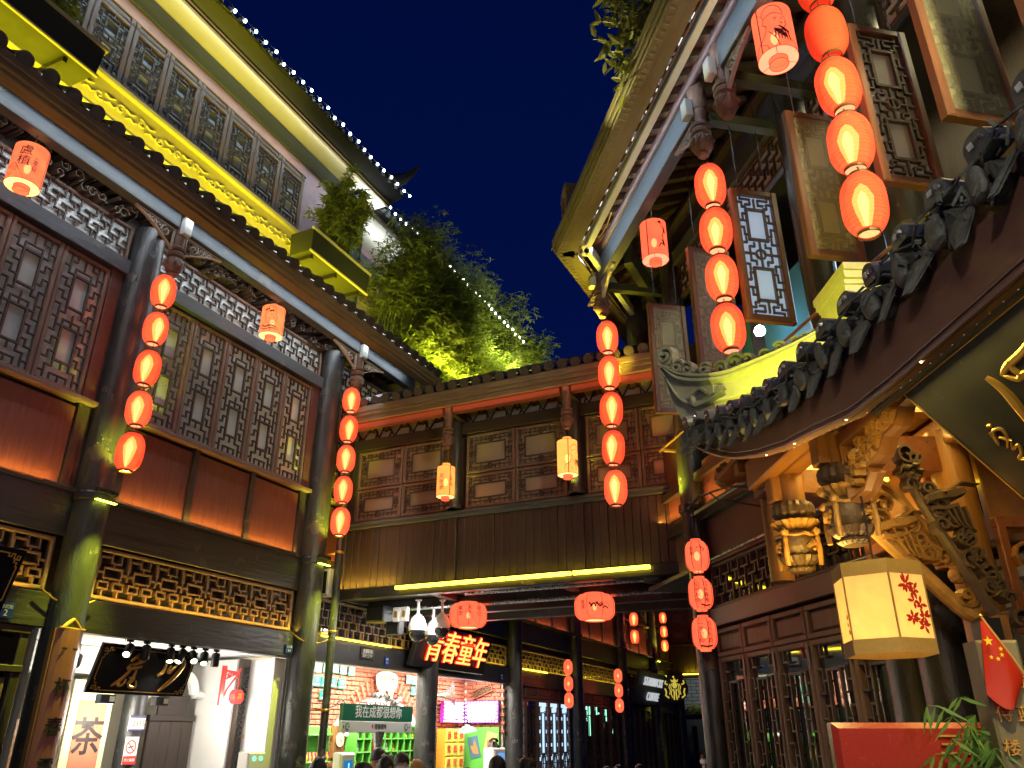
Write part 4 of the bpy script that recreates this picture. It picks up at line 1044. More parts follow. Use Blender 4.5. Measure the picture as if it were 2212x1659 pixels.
# shrub rooted on the right roof edge
t = thing('roof_shrub', 'broad leaved shrub sprouting over the right roof edge against the sky', 'shrub', FR, (-5.55, -1.45, 8.3))
rd = random.Random(12); st = MB(); fb = MB()
for (dx, dy, dz) in ((-.05,-.35,.35),(.1,-.42,.65),(.3,-.30,.85),(-.3,-.15,.1),(.45,-.2,1.05),(.0,-.1,.5),(.25,-.1,.4),(-.15,-.25,.0),(.6,-.25,1.3),(.5,-.1,.8),(.15,-.3,.25),(-.05,.0,.75),(.75,-.2,1.1)):
    e = Vector((dx,dy,dz)); st.tube([(.2,.2,-.05), tuple(e*.5+Vector((.05,.05,.02))), tuple(e)], [.018,.012,.006], 5)
    for q in range(60):
        o = e + Vector((rd.gauss(0,.12), rd.gauss(0,.10), rd.gauss(0,.13)))
        d = Vector((rd.uniform(-1,1), rd.uniform(-1,.3), rd.uniform(-.9,.9))).normalized(); l = rd.uniform(.12,.23); s = d.cross(Vector((rd.random()-.5,rd.random()-.5,1))).normalized()*.028
        u = d.cross(s).normalized()*.012
        fb.add([o, o+d*l*.35-s+u, o+d*l*.75-s*.7, o+d*l, o+d*l*.75+s*.7, o+d*l*.35+s+u, o+d*l*.5-u], [(0,1,6),(1,2,6),(2,3,6),(3,4,6),(4,5,6),(5,0,6)])
st.tube([(-.3,-.1,0),(-.9,-.35,-.35),(-1.5,-.5,-.75)], [.006,.005,.003], 4)
st.build('stem', M['frame_d'], t); fb.build('foliage', M['leaf2'], t)

# ================================================================== tea shop interior and front
TS = thing('tea_shop', 'bright white tea shop room behind the left opening, its ceiling lit by track lamps', 'shop', FL)
m = MB(); m.box(5.6, 9.9, .12, 2.6, 3.05, 3.10); m.build('ceiling', M['white'], TS)
m = MB(); m.box(5.6, 11.2, 2.6, 2.7, 0, 3.05); m.build('back_wall', M['whitew'], TS)
m = MB(); m.box(9.66, 9.72, .12, 2.6, 0, 3.0); m.build('side_wall', M['white'], TS)
m = MB(); m.bbox(9.40, 9.62, .10, .2, 0, 2.99); m.build('door_jamb', M['white'], TS)
m = MB(); m.box(5.6, 8.1, 1.55, 2.6, 2.70, 3.04); m.build('ceiling_drop', M['white'], TS)
m = MB(); m.box(5.6, 5.7, .12, 2.6, 0, 3.0); m.build('side_wall', M['whitew'], TS)
m = MB(); log(m, .15, 0, 3.0, n=20); m.build('inner_column', M['black_v'], TS, (8.31, 1.5, 0), smooth=True)
# stepped arch with a plank door
def arch(x0, x1, zt, k=1.0):
    c = (x0+x1)/2; w = (x1-x0)/2; P = [(x0,0),(x0,zt-.55)]
    P += [(x0+.12*w*(1-cos(pi*i/8))*2, zt-.55+.25*sin(pi*i/8)) for i in range(1,5)]
    P += [(c-w*.55*cos(pi*i/16)*1.0, zt-.30+.30*sin(pi*i/16)) for i in range(0,17)]
    P += [(x1-.12*w*(1-cos(pi*i/8))*2, zt-.55+.25*sin(pi*i/8)) for i in range(4,0,-1)]
    return P + [(x1,zt-.55),(x1,0)]
P = arch(9.15-.75, 9.62, 2.82)
m = MB()
for a, b in zip(P, P[1:]): m.stroke([a, b], .12, 1.44, 1.56)
m.build('arch_surround', M['white'], TS)
for k in range(4):
    m = MB(); m.bbox(0, .20, 0, .04, 0, 2.15, .01); m.build('door_plank', M['dark_v'], TS, (8.62+k*.205, 1.52, 0))
m = MB(); m.bbox(8.6, 9.45, 1.50, 1.56, 2.15, 2.23); m.box(8.75,9.3,1.53,1.56,2.23,2.5); m.build('door_head', M['dark_h'], TS)
m = MB(); m.box(9.5, 9.72, .9, 1.6, 0, 3.0); m.build('partition', M['white'], TS)
m = MB(); m.bbox(9.43, 9.60, .72, .80, 0, 3.0); m.build('lattice_post', M['dark_v'], TS)
m = MB()
for k in range(40):
    z = .1+k*.07; m.stroke([(9.47,z),(9.56,z+.06)], .012, .70, .72); m.stroke([(9.56,z),(9.47,z+.06)], .012, .70, .72)
m.build('diamond_lattice', M['iron'], TS, kind='stuff')
m = MB(); m.bbox(6.6, 7.15, 1.55, 2.2, 0, 2.15); m.build('cabinet', M['wood_v'], TS)
for i, (x, z, an) in enumerate(((9.64,2.5,.4),(9.64,2.2,-.5),(9.64,1.95,.2),(9.64,2.3,1.0))):
    m = MB(); m.box(-.004,0,-.01,.01,-.03,.03); m.build('tape_mark', M['giltp'], TS, (9.655, .3+.22*i, z), (an, 0, 0))
# plaque
t = thing('hanging_plaque', 'black tea shop plaque with gold cursive characters and fret border, tilted under spot lamps', 'shop sign', FL, (6.98, .42, 2.42))
wq, hq = 1.24, .56; tilt = -.30
PM = Matrix.Translation((0,0,0)) @ Matrix.Rotation(tilt*-1, 4, 'X')
def PF(x, y, z):
    v = PM @ Vector((x, y, z)); return tuple(v)
m = MB(); m.bbox(-.35, wq-.15, -.02, .03, 0, hq, .01)
def shear(x, y, z): return PF(x, y, z)
m.build('board', M['gloss'], t, fn=shear)
def fretline(x0, x1, z0, z1, y, tk=.010):
    mb = MB()
    for q in ((x0+.12,z0,x1-.12,z0),(x0+.12,z1,x1-.12,z1),(x0,z0+.12,x0,z1-.12),(x1,z0+.12,x1,z1-.12)): bar(mb, *q, tk, y, y+.006)
    for sx, cx in ((1,x0),(-1,x1)):
        for sz, cz in ((1,z0),(-1,z1)):
            p = [(.12,0),(.12,.03),(.09,.03),(.09,0),(.06,0),(.06,.045),(.03,.045),(.03,.015),(0,.015),(0,.05),(.045,.05),(.045,.08),(.015,.08),(.015,.12),(0,.12)]
            for a, b in zip(p, p[1:]): bar(mb, cx+sx*a[0], cz+sz*a[1], cx+sx*b[0], cz+sz*b[1], tk*.9, y, y+.006)
    return mb
fretline(-.31, wq-.19, .04, hq-.04, -.028).build('gold_border', M['gilt'], t, fn=shear)
def ink_strokes(mb, strokes, cx, cz, s, y0, y1):
    for w, pts in strokes:
        n = len(pts); ws = [w*s*(.45+.75*sin(pi*(k+.6)/(n+.2))) for k in range(n)]
        mb.stroke([(cx+p[0]*s, cz+p[1]*s) for p in pts], ws, y0, y1)
def curve(*c, n=10):
    out = []
    P = [c[0]]+list(c)+[c[-1]]
    for i in range(1, len(P)-2):
        p0,p1,p2,p3 = P[i-1],P[i],P[i+1],P[i+2]
        for k in range(n//2 if n > 4 else 2):
            t_ = k/(n//2 if n > 4 else 2)
            out.append(tuple(.5*((2*p1[d])+(-p0[d]+p2[d])*t_+(2*p0[d]-5*p1[d]+4*p2[d]-p3[d])*t_*t_+(-p0[d]+3*p1[d]-3*p2[d]+p3[d])*t_**3) for d in (0,1)))
    out.append(tuple(c[-1])); return out
G1 = [(.07,curve((.10,.46),(-.12,.26),(-.15,.20))),(.08,curve((-.02,.42),(.28,.40),(.26,.28),(.02,.16),(-.10,.14))),(.06,curve((-.05,.30),(.12,.32),(.10,.24))),(.07,curve((-.12,.14),(-.18,.02),(.05,.05),(.25,.10))),(.08,curve((-.05,.02),(-.25,-.25),(-.50,-.45))),(.07,curve((.12,.0),(.10,-.2),(-.02,-.38))),(.06,curve((-.25,-.28),(-.30,-.42),(-.15,-.40),(-.10,-.25))),(.06,curve((-.02,-.22),(.15,-.22),(.05,-.42),(.28,-.44),(.24,-.28)))]
G2 = [(.10,curve((-.30,.25),(-.32,.02),(-.48,-.12))),(.09,curve((-.10,.20),(-.14,.05),(-.05,.03),(.15,.28))),(.13,curve((.30,.42),(.34,.20),(.10,-.20),(-.25,-.55)))]
m = MB(); ink_strokes(m, G1, .17, .29, .44, -.034, -.02); m.build('gold_character', M['gilt'], t, fn=shear); m = MB(); ink_strokes(m, G2, .76, .29, .42, -.034, -.02); m.build('gold_character', M['gilt'], t, fn=shear)
for x in (-.05, .75):
    m = MB(); m.bbox(x-.10, x+.10, -.06, .04, -.11, -.01, .01); b = m.build('bracket_box', M['black'], t)
    m = MB(); m.box(x+.01, x+.08, -.064, -.06, -.09, -.03); m.build('label_tag', M['letter'], b)
for x in (.1, .8):
    m = MB(); m.tube([(x,.0,hq-.02),(x,.05,hq+.1)], .006, 4); m.build('cord', M['iron'], t)
# track lamps
t0 = thing('lamp_track', 'black ceiling track carrying seven spot lamps over the tea shop plaque', 'lamp track', FL, (6.88, .21, 3.035))
m = MB(); m.bbox(-.05, 1.62, -.02, .02, -.02, .015); m.build('rail', M['black'], t0)
hd = MB(); hd.lathe([(.045,-.10),(.052,-.09),(.052,.06),(.035,.075)], n=16, cap=True); HD = hd.mesh('lamp_head', M['black'], True)
fcm = MB(); fcm.lathe([(.001,0),(.037,0)], n=16); FC = fcm.mesh('lamp_face', M['spot_f'])
FCo = fcm.mesh('lamp_face', M['black'])
for i, (x, rx, ry, on) in enumerate(((.02,-.5,.8,1),(.27,-.1,.1,0),(.65,-.35,.25,1),(.83,-.1,.55,1),(1.02,-.75,.5,1),(1.22,-.5,.5,1),(1.42,.1,-.1,0))):
    ord_ = ('leftmost', 'second', 'third', 'fourth', 'fifth', 'sixth', 'rightmost')[i]
    t = thing('spot_lamp', '%s of the seven black spot lamps on the ceiling track, %s' % (ord_, 'switched on' if on else 'switched off'), 'spot lamp', FL, (6.93+x, .21, 3.015), group='track spot lamps in the tea shop')
    m = MB(); m.box(-.04,.04,-.015,.015,-.03,0); m.box(-.008,.008,-.008,.008,-.08,-.03); m.build('arm', M['black'], t)
    hh = inst(HD, 'lamp_head', t, (0, 0, -.115), (rx, ry, 0)); f = inst(FC if on else FCo, 'lamp_face', hh, (0,0,-.101), (pi,0,0))
    if on:
        e = Euler((rx, ry, 0)).to_matrix() @ Vector((0,0,-1))
        spot('spot', FL, (6.93+x+e.x*.13, .21+e.y*.13, 2.90+e.z*.13), (e.x, e.y, e.z), (1.0,.92,.72), 34, 90, .7)
for (x, y) in ((6.75, .8), (7.55, .75)):
    t = thing('spot_lamp', 'black spot lamp, unlit, %s on the tea shop ceiling' % ('far left near the blue white bulb' if x < 7 else 'just left of the plaque corner'), 'spot lamp', FL, (x, y, 2.97))
    m = MB(); m.box(-.01,.01,-.01,.01,-.14,0); m.build('arm', M['black'], t); inst(HD, 'lamp_head', t, (0,0,-.18), (-.6,.7,0))
t = thing('bulb_lamp', 'bluish white bulb hanging just beside the couplet board', 'lamp', FL, (6.45, .75, 2.45))
m = MB(); m.lathe([(.01,-.06),(.04,-.04),(.05,0),(.035,.05)], n=14); m.build('bulb', glow('ice bulb', (.75,1.0,1.0), 22), t, smooth=True)
m = MB(); m.lathe([(.03,.05),(.03,.12),(.006,.13),(.006,.5)], n=10); m.build('socket', M['black'], t)
# scroll
t = thing('hanging_scroll', 'red paper scroll with one large black tea character on a pale yellow mount', 'scroll', FL, (7.38, 1.45, 1.0))
m = MB(); m.bbox(-.10, .52, -.01, .02, -.2, 1.62, .004); m.build('mount', plain('pale yellow silk', (.66,.60,.28), .7), t)
m = MB(); m.bbox(.02, .44, -.016, -.008, -.1, 1.38, .002); m.build('paper', plain('red ochre paper', (.58,.13,.07), .8), t)
text('character', '茶', M['ink'], t, .23, -.018, .93, .46, .014, .003)
text('character', '三国茶馆\n春', M['ink'], t, .22, -.018, .35, .09, 0, .003)
# couplet board on the first column
t = thing('couplet_board', 'tall curved red brown board with black brush characters on the first column', 'couplet board', FL, (5.77, -.30, .3))
m = MB(); n = 8
vs = [(.20*sin(-1.0+2.0*i/n)*1.05, .20-.24*cos(-1.0+2.0*i/n), z) for z in (0, 2.68) for i in range(n+1)]
vs += [(p[0]*.9, p[1]+.02, p[2]) for p in vs]
fs = [(i, i+1, n+2+i, n+1+i) for i in range(n)]; k = 2*(n+1)
fs += [(n+1+i, n+2+i, k+n+2+i, k+n+1+i) for i in range(n)] + [(0, n+1, k+n+1, k), (n, k+n, k+2*n+1, 2*n+1)]
m.add(vs, fs); m.build('board', surf('couplet red brown', (.30,.10,.075), .55, .2, (5,5,5), .1), t)
m = MB(); m.bbox(-.19, -.172, .0, .06, 0, 2.68, .004); m.build('edge', M['wood_v'], t)
for i, ch in enumerate('一杯春露'):
    text('character', ch, M['ink'], t, 0, 0, 2.47-i*.365, .19, .010, .003, fn=lambda x, y, z: (x, -.046+x*x*2.2+y-.004, z))
m = MB(); m.stroke([(-.1,0),(-.05,.05),(0,.09),(.05,.05),(.1,0)], .03, -.02, .02); m.stroke([(-.15,0),(.15,0)], .02, -.02, .02); m.build('gold_crest', M['giltp'], t, (0, 0, 2.69))
# black sign at the far left
t = thing('shop_sign', 'black lacquer sign with gold fret corner, cut by the left edge of the view', 'shop sign', FL, (4.05, -.18, 3.02))
FSm = Matrix.Rotation(.30, 4, 'X')
fs_ = lambda x, y, z: tuple(FSm @ Vector((x, y, z)))
m = MB(); m.bbox(-.9, .98, -.03, .02, 0, .66, .01); m.build('board', M['gloss'], t, fn=fs_)
fretline(-.85, .93, .05, .61, -.038, .012).build('gold_border', M['giltp'], t, fn=fs_)
text('lettering', '茶馆', M['gilt'], t, -.1, -.036, .33, .40, .01, .004, fn=fs_)
# stickers on the inner column
t = thing('sticker', 'white and red 12315 complaints hotline sticker on the black inner column', 'sticker', FL, (8.24, 1.33, 2.02))
m = MB(); m.bbox(-.12, .14, 0, .005, 0, .19, .001); m.build('sheet', M['letter'], t)
m = MB(); m.box(-.12, .14, -.002, -.001, 0, .025); m.box(-.12, .14, -.002, -.001, .16, .19); m.build('print', plain('indigo print', (.05,.04,.12), .5), t)
text('lettering', '12315', M['red_p'], t, .01, -.003, .09, .105, .004, .001)
t = thing('sticker', 'no smoking sticker, white with a red ring and red foot, below the hotline sticker', 'sticker', FL, (8.22, 1.33, 1.62))
m = MB(); m.bbox(-.10, .11, 0, .005, 0, .33, .001); m.build('sheet', M['letter'], t)
m = MB(); m.box(-.10, .11, -.002, -.001, 0, .10); m.stroke([(.0+.075*cos(k*pi/10), .21+.075*sin(k*pi/10)) for k in range(21)], .016, -.004, 0); m.stroke([(-.05,.26),(.05,.16)], .014, -.004, 0); m.build('print', M['red_p'], t)
m = MB(); m.stroke([(-.04,.20),(.04,.22)], .016, -.003, 0); m.build('cigarette', M['ink'], t)
text('lettering', '禁止吸烟', M['letter'], t, .005, -.004, .05, .042, .002, .001)
# red bracket lantern
t = thing('bracket_lantern', 'small red wooden wall bracket with an octagonal red lantern in the tea shop', 'wall lantern', FL, (9.05, .62, 2.45))
m = MB(); m.bbox(-.10, -.02, 0, .03, -.10, .42, .008); m.stroke([(-.06,.36),(.22,.34),(.26,.40)], .03, 0, .03)
for k in range(4): m.stroke(spiral(.0+.05*k, .27-.0*k+.02*k, .05-.007*k, 1.1, k, 1, .2, 10), .014, 0, .02)
m.stroke([(-.04,-.05),(.02,.10),(.12,.22),(.22,.33)], .018, 0, .02); m.build('bracket', M['red_s'], t)
m = MB(); m.ext([(.24+.10*cos(pi/8+k*pi/4), .02+.10*sin(pi/8+k*pi/4)) for k in range(8)], -.04, .07); b = m.build('lantern_body', M['red_s'], t)
text('character', '福', M['gilt'], b, .24, -.045, .02, .09, .004, .003); m = MB(); m.tube([(.24,.015,.12),(.24,.015,.34)], .005, 4); m.build('cord', M['red_s'], t)
t = thing('card_machine', 'small white payment box with two green lights at the shop door', 'payment terminal', FL, (9.22, .15, 1.30))
m = MB(); m.bbox(-.16, .18, -.08, .1, 0, .46, .02); m.build('body', M['white'], t)
m = MB()
for x in (-.05, .08): m.stroke([(x+.025*cos(k*pi/6), .38+.025*sin(k*pi/6)) for k in range(13)], .008, -.086, -.08)
m.build('light_ring', glow('green indicator', (.1,.9,.4), 2), t)
point('room_light', FL, (7.6, 1.0, 2.2), (1.0,.92,.76), 46, .25)
point('room_light', FL, (9.0, .55, 2.4), (1.0,.95,.90), 24, .2)
# ================================================================== toy and souvenir shop behind the neon sign
SH = thing('souvenir_shop', 'brightly lit souvenir shop room with red brick walls behind the neon sign', 'shop', FL)
BD = 1.1; ES = 17.05
m = MB(); m.box(9.9, 17.2, .12, BD+.3, 3.25, 3.32); m.build('ceiling', M['white'], SH)
m = MB(); m.box(9.9, 17.2, BD+.03, BD+.2, 0, 3.3); m.build('back_wall', M['mortar'], SH)
m = MB(); m.box(ES+.03, ES+.2, .12, BD+.2, 0, 3.3); m.build('end_wall', M['mortar'], SH)
bb = MB(); bb.bbox(0, .225, -.022, .03, 0, .068, .008); BR = bb.mesh('brick', M['brick'])
eb = MB(); eb.add([(y, x, z) for (x, y, z) in bb.v], [tuple(reversed(f)) for f in bb.f]); BRe = eb.mesh('brick', M['brick'])
rd = random.Random(6); cnt = 0
for r in range(8):
    z = 2.46+r*.083
    for c in range(26):
        if cnt < 236: inst(BR, 'brick', SH, (11.0+c*.24+(.12 if r % 2 else 0), BD+rd.uniform(0,.008), z), (0,0,rd.uniform(-.01,.01))); cnt += 1
for r in range(14):
    z = 2.0+r*.083
    for c in range(4): inst(BRe, 'brick', SH, (ES+rd.uniform(0,.008), .16+c*.24+(.0 if r % 2 else -.1), z))
st = MB()
for r in range(20):
    z = .8+r*.083
    for c in range(26):
        x = 11.0+c*.24+(.12 if r % 2 else 0); st.bbox(x, x+.225, BD-.022, BD+.03, z, z+.068, .008)
st.build('brick_courses', M['brick'], SH, kind='stuff')
# brick arch over the shelves
for k in range(26):
    a = pi*(k+.5)/26; m_ = Matrix.Rotation(-(a-pi/2), 4, 'Y')
    o = inst(BR, 'brick', SH, (13.75-1.25*cos(a)*1.0, BD-.03, 1.75+1.0*sin(a)), (0, a-pi, 0), scale=(1.1, 1, .9))
# green number plates
def nplate(x, z, txt, where):
    t = thing('number_sign', 'green enamel plate numbered %s, %s' % (txt, where), 'number plate', FL, (x, BD-.045, z), group='green number plates on the shop wall')
    m = MB(); m.bbox(-.10, .10, -.008, .0, -.085, .085, .003); m.build('plate', M['plate'], t)
    text('lettering', txt, M['letter'], t, 0, -.011, .018, .10, .004, .002); m = MB(); m.box(-.07, .07, -.011, -.009, -.06, -.045); m.build('small_print', M['letter'], t)
WH_ = ('far left of the top row','second plate of the top row','middle plate of the top row','fourth plate of the top row','last plate of the top row','second plate of the middle row','third plate of the middle row','last plate of the middle row','far left of the middle row','alone in the bottom row','left of the pair near the shop column','at the shop column, upper','at the shop column, lower')
for i_, (x, z, s) in enumerate(((11.62,3.03,'7'),(11.86,3.04,'15'),(12.10,3.05,'9'),(12.34,3.04,'5'),(12.60,3.03,'443'),(11.84,2.81,'34'),(12.08,2.81,'4'),(12.33,2.80,'54'),(11.62,2.81,'3'),(11.82,2.60,'8'),(14.58,2.99,'17'),(14.80,2.98,'52'),(14.78,2.78,'2'))): nplate(x, z, s, WH_[i_])
# fan shaped sign
t = thing('fan_sign', 'ivory fan shaped sign with brush characters above the shelves', 'sign', FL, (13.62, BD-.15, 2.80))
P = [(-.34+.0,.05)] + [(.36*cos(pi*(1-k/10))*(1.0), .18+.10*sin(pi*k/10)) for k in range(11)] + [(.34,.05),(.20,-.14)] + [(.10*cos(pi*k/6), -.14+.09*sin(pi*k/6)) for k in range(7)] + [(-.20,-.14)]
m = MB(); m.ext(P, -.015, .01); m.build('board', M['cream_l'], t); text('characters', '准时到校', M['ink'], t, 0, -.018, .14, .14, .004, .003)
t = thing('bulb_cluster', 'bunch of round metal lamps under the fan sign', 'lamp cluster', FL, (13.6, BD-.2, 2.60))
for k in range(14):
    m = MB(); m.lathe([(.01,-.05),(.05,-.03),(.055,.01),(.03,.05)], (-.5+k*.078, rd.uniform(-.05,.05), .06*sin(k*.5)+rd.uniform(-.04,.04)), 8); m.build('lamp', M['steel'] if k % 3 else M['black'], t, smooth=True)
# lit arch sign board
t = thing('arch_sign', 'white arched sign with large red characters behind the street sign', 'sign', FL, (13.55, BD-.10, 1.95))
P = [(-1.25,0),(1.35,0)] + [(1.35*cos(pi*k/16)+.0, .62*sin(pi*k/16)+.03) for k in range(1,16)]
m = MB(); m.ext(P, -.02, .01); m.build('board', glow('back lit board', (1.0,.93,.80), .95), t)
text('characters', '团结拼搏', M['red_p'], t, -.12, -.025, .40, .34, .014, .004)
m = MB(); m.bbox(.45, .95, -.03, -.02, .12, .50); m.build('poster', plain('orange poster', (.62,.16,.02), .5), t); m = MB(); m.bbox(-1.05,-.6,-.03,-.02,.06,.34); m.build('poster', plain('yellow poster', (.75,.62,.20), .5), t)
# green shelf unit full of goods
t = thing('display_shelf', 'apple green cubby shelf filled with small red and white goods', 'shelf', FL, (12.55, BD-.30, .38))
m = MB(); m.box(0, 2.5, .22, .24, 0, 1.75); m.build('back_panel', M['green'], t)
m = MB()
for k in range(12): m.bbox(k*.225, k*.225+.02, 0, .22, 0, 1.75, .002)
for k in range(9): m.bbox(.02, 2.48, .002, .22, k*.215, k*.215+.02, .002)
m.build('divider', M['green'], t)
gd = [plain('toy red', (.65,.05,.04), .4), plain('toy white', (.75,.72,.68), .4), plain('toy yellow', (.75,.50,.06), .4)]
g1 = MB(); g1.lathe([(.03,0),(.035,.04),(.02,.07),(.028,.09),(.012,.12)], n=8); GM = [g1.mesh('toy', q, True) for q in gd]
for r in range(4, 8):
    for c in range(11):
        for q in range(2):
            inst(GM[rd.choice((0,1,1,0,2))], 'toy', t, (c*.225+.075+q*.085, .08+rd.uniform(0,.05), r*.215+.02), scale=(1.25,1.25,rd.uniform(1.0,1.4)))
t = thing('display_shelf', 'low green shelf with pink sweets at the left end of the shop', 'shelf', FL, (11.25, BD-.3, 1.1))
m = MB(); m.bbox(0,.8,.2,.24,0,1.0); m.bbox(0,.8,0,.2,.45,.47); m.bbox(0,.8,0,.2,0,.02); m.bbox(0,.8,0,.2,.85,.88); m.build('frame', M['green'], t)
for k in range(16): 
    m = MB(); m.lathe([(.02,0),(.03,.05),(.01,.14)], (.05+k*.045,.08,.47), 6); m.build('sweet', plain('magenta' if k%2 else 'bright yellow', (.65,.03,.22) if k%2 else (.8,.6,.05), .4), t)
t = thing('wall_clock', 'wooden framed clock with a cream dial on the left shelf', 'clock', FL, (12.0, BD-.34, 1.62))
m = MB(); m.bbox(-.15,.15,0,.08,0,.5,.015); m.build('case', M['wood_v'], t); m = MB(); m.lathe([(.11,0),(.11,.01)], n=20); m.build('dial', M['cream_l'], t, (0,-.005,.27), (pi/2,0,0)); m = MB(); m.stroke([(0,.27),(0,.34)], .012, -.022, -.018); m.stroke([(0,.27),(.05,.24)], .012, -.022, -.018); m.build('hand', M['ink'], t)
# right hand half of the shop
def marquee(x, z, w, h, label, rim, inner, y):
    t = thing('marquee_light_box', label, 'light box', FL, (x, y, z), group='light boxes edged with bulbs')
    m = MB(); m.bbox(0, w, -.04, .04, 0, h, .01); m.build('frame', rim, t)
    m = MB(); m.box(.07, w-.07, -.046, -.041, .07, h-.07); m.build('screen', inner, t)
    b = MB(); b.lathe([(.004,-.014),(.014,0),(.004,.014)], n=6); bm = b.mesh('bulb', glow('pink white bulb', (1,.75,1.0), 6))
    nx, nz = int(w/.08), int(h/.08)
    for k in range(nx+1): inst(bm, 'bulb', t, (.03+k*(w-.06)/nx, -.05, .03)); inst(bm, 'bulb', t, (.03+k*(w-.06)/nx, -.05, h-.03))
    for k in range(1, nz): inst(bm, 'bulb', t, (.03, -.05, .03+k*(h-.06)/nz)); inst(bm, 'bulb', t, (w-.03, -.05, .03+k*(h-.06)/nz))
marquee(15.9, 2.20, .90, .43, 'left light box with magenta bulb border beside the shop column', plain('magenta rim', (.55,.03,.45), .4), glow('pale pink screen', (1.0,.80,.86), 1.3), BD-.1)
t = thing('marquee_light_box', 'right light box, plain white screen with bulb border, on the end wall', 'light box', FL, (ES-.08, 0, 2.20), group='light boxes edged with bulbs')
m = MB(); m.box(-.04, .04, .16, 1.0, 0, .45); m.build('frame', plain('violet rim', (.30,.08,.50), .4), t); m = MB(); m.box(-.05, -.041, .24, .92, .07, .38); m.build('screen', glow('white screen', (1.0,.97,.93), 1.6), t)
b = MB(); b.lathe([(.004,-.014),(.014,0),(.004,.014)], n=6); bm = b.mesh('bulb', glow('pink white bulb', (1,.8,1.0), 6))
for k in range(11): inst(bm, 'bulb', t, (-.055, .20+k*.076, .035)); inst(bm, 'bulb', t, (-.055, .20+k*.076, .415))
for k in range(1,5): inst(bm, 'bulb', t, (-.055, .20, .035+k*.076)); inst(bm, 'bulb', t, (-.055, .96, .035+k*.076))
t = thing('gramophone_horn', 'large grey and white horn loudspeaker beside the shop column', 'horn speaker', FL, (15.75, .72, 2.75))
m = MB(); m.lathe([(.04,-.3),(.05,-.2),(.09,-.1),(.16,0),(.25,.06),(.26,.065)], n=22, cap=False); m.lathe([(.24,.05),(.15,-.01),(.07,-.1),(.03,-.2)], n=22, cap=False); m.build('horn', M['steel'], t, rot=(pi/2-.1, .35, .6), smooth=True)
m = MB(); m.lathe([(.01,-.12),(.05,-.10),(.05,-.02)], n=12); m.build('throat', M['white'], t, rot=(pi/2-.1,.35,.6))
t = thing('abacus', 'wooden abacus hung slanting on the brick end wall', 'abacus', FL, (ES-.05, .60, 2.86))
m = MB(); RA = Matrix.Rotation(-.35, 4, 'X')
fa = lambda x, y, z: tuple(RA @ Vector((y, x, z)))
m.box(-.26,.26,-.02,.02,-.09,-.07); m.box(-.26,.26,-.02,.02,.07,.09); m.box(-.26,-.24,-.02,.02,-.07,.07); m.box(.24,.26,-.02,.02,-.07,.07); m.box(-.24,.24,-.015,.015,.02,.03); m.build('frame', M['wood_r'], t, fn=fa)
m = MB()
for k in range(13):
    for z in (-.05,-.03,-.01,.05): m.box(-.22+k*.036,-.198+k*.036,-.015,.015,z,z+.014)
m.build('beads', M['bronze'], t, fn=fa)
t = thing('drawer_cabinet', 'yellow cabinet of glazed drawers marked with red characters', 'cabinet', FL, (15.75, .82, 1.0))
m = MB(); m.bbox(0, .85, 0, .2, 0, 1.08); m.build('carcass', plain('amber paint', (.62,.30,.03), .4), t)
for r in range(4):
    for c in range(3):
        m = MB(); m.bbox(.03+c*.27,.27+c*.27,-.015,0,.03+r*.265,.265+r*.265,.006); o = m.build('drawer', plain('lemon paint', (.75,.62,.10), .4), t)
        text('character', '书包文具尺糖笔纸本画球棋'[r*3+c], M['red_p'], o, .15+c*.27, -.02, .15+r*.265, .16, .006, .003)
t = thing('notice_board', 'bright green notice board with two slanted posters', 'notice board', FL, (ES-.06, 0, 1.05))
m = MB(); m.box(-.02,.02,.16,1.0,0,1.06); m.build('board', M['green'], t)
for (y, z, an, c, c2) in ((.36,.74,.25,(.60,.33,.12),(.35,.12,.04)),(.76,.66,-.22,(.06,.16,.20),(.50,.20,.06))):
    R_ = Matrix.Rotation(an, 4, 'X'); m = MB(); m.box(-.004,0,-.13,.13,-.22,.22); o = m.build('poster', plain('poster %g' % y, c, .5), t, (-.025, y, z), (an,0,0))
    m = MB(); m.add([(-.006,-.09,-.16),(-.006,.05,-.12),(-.006,.09,.05),(-.006,.01,.02),(-.006,-.03,.16),(-.006,-.07,.0)], [tuple(range(6))]); m.build('print', plain('poster print %g' % y, c2, .5), o)
t = thing('ticket_kiosk', 'white self service kiosk with a blue picture screen outside the shop', 'kiosk', FL, (16.0, -.25, 0))
m = MB(); m.bbox(-.28,.25,-.1,.15,0,1.72,.03); m.build('body', M['white'], t); m = MB(); m.bbox(-.12,.17,-.112,-.1,1.05,1.62,.006); m.build('screen', glow('blue picture screen', (.05,.16,.42), 1.2), t); m = MB(); m.ext([(-.12,1.25),(-.02,1.38),(.05,1.3),(.12,1.36),(.17,1.27),(.17,1.2),(-.12,1.2)], -.116, -.113); m.build('picture', glow('dark blue hills', (.02,.07,.22), 1), t)
t = thing('telephone', 'old black rotary telephone on top of the kiosk', 'telephone', FL, (15.98, -.2, 1.72))
m = MB(); m.lathe([(.13,0),(.12,.03),(.06,.10),(.05,.12)], n=14); m.build('base', M['black'], t, smooth=True); m = MB(); m.tube([(-.15,0,.12),(-.11,0,.155),(0,0,.165),(.11,0,.155),(.15,0,.12)], [.04,.022,.018,.022,.04], 8); m.build('handset', M['black'], t, smooth=True)
t = thing('chat_screen', 'small kiosk with a blue digital screen at the left door', 'kiosk', FL, (10.95, -.1, 0))
m = MB(); m.bbox(-.12,.25,-.05,.1,0,1.72,.03); m.build('body', M['white'], t); m = MB(); m.bbox(-.05,.18,-.06,-.05,1.25,1.62); m.build('screen', glow('dark blue screen', (.01,.08,.20), 1), t); text('digits', '1\n35', glow('cyan digits', (.3,.8,1), 1.2), t, .07, -.064, 1.45, .14, .002, .002)
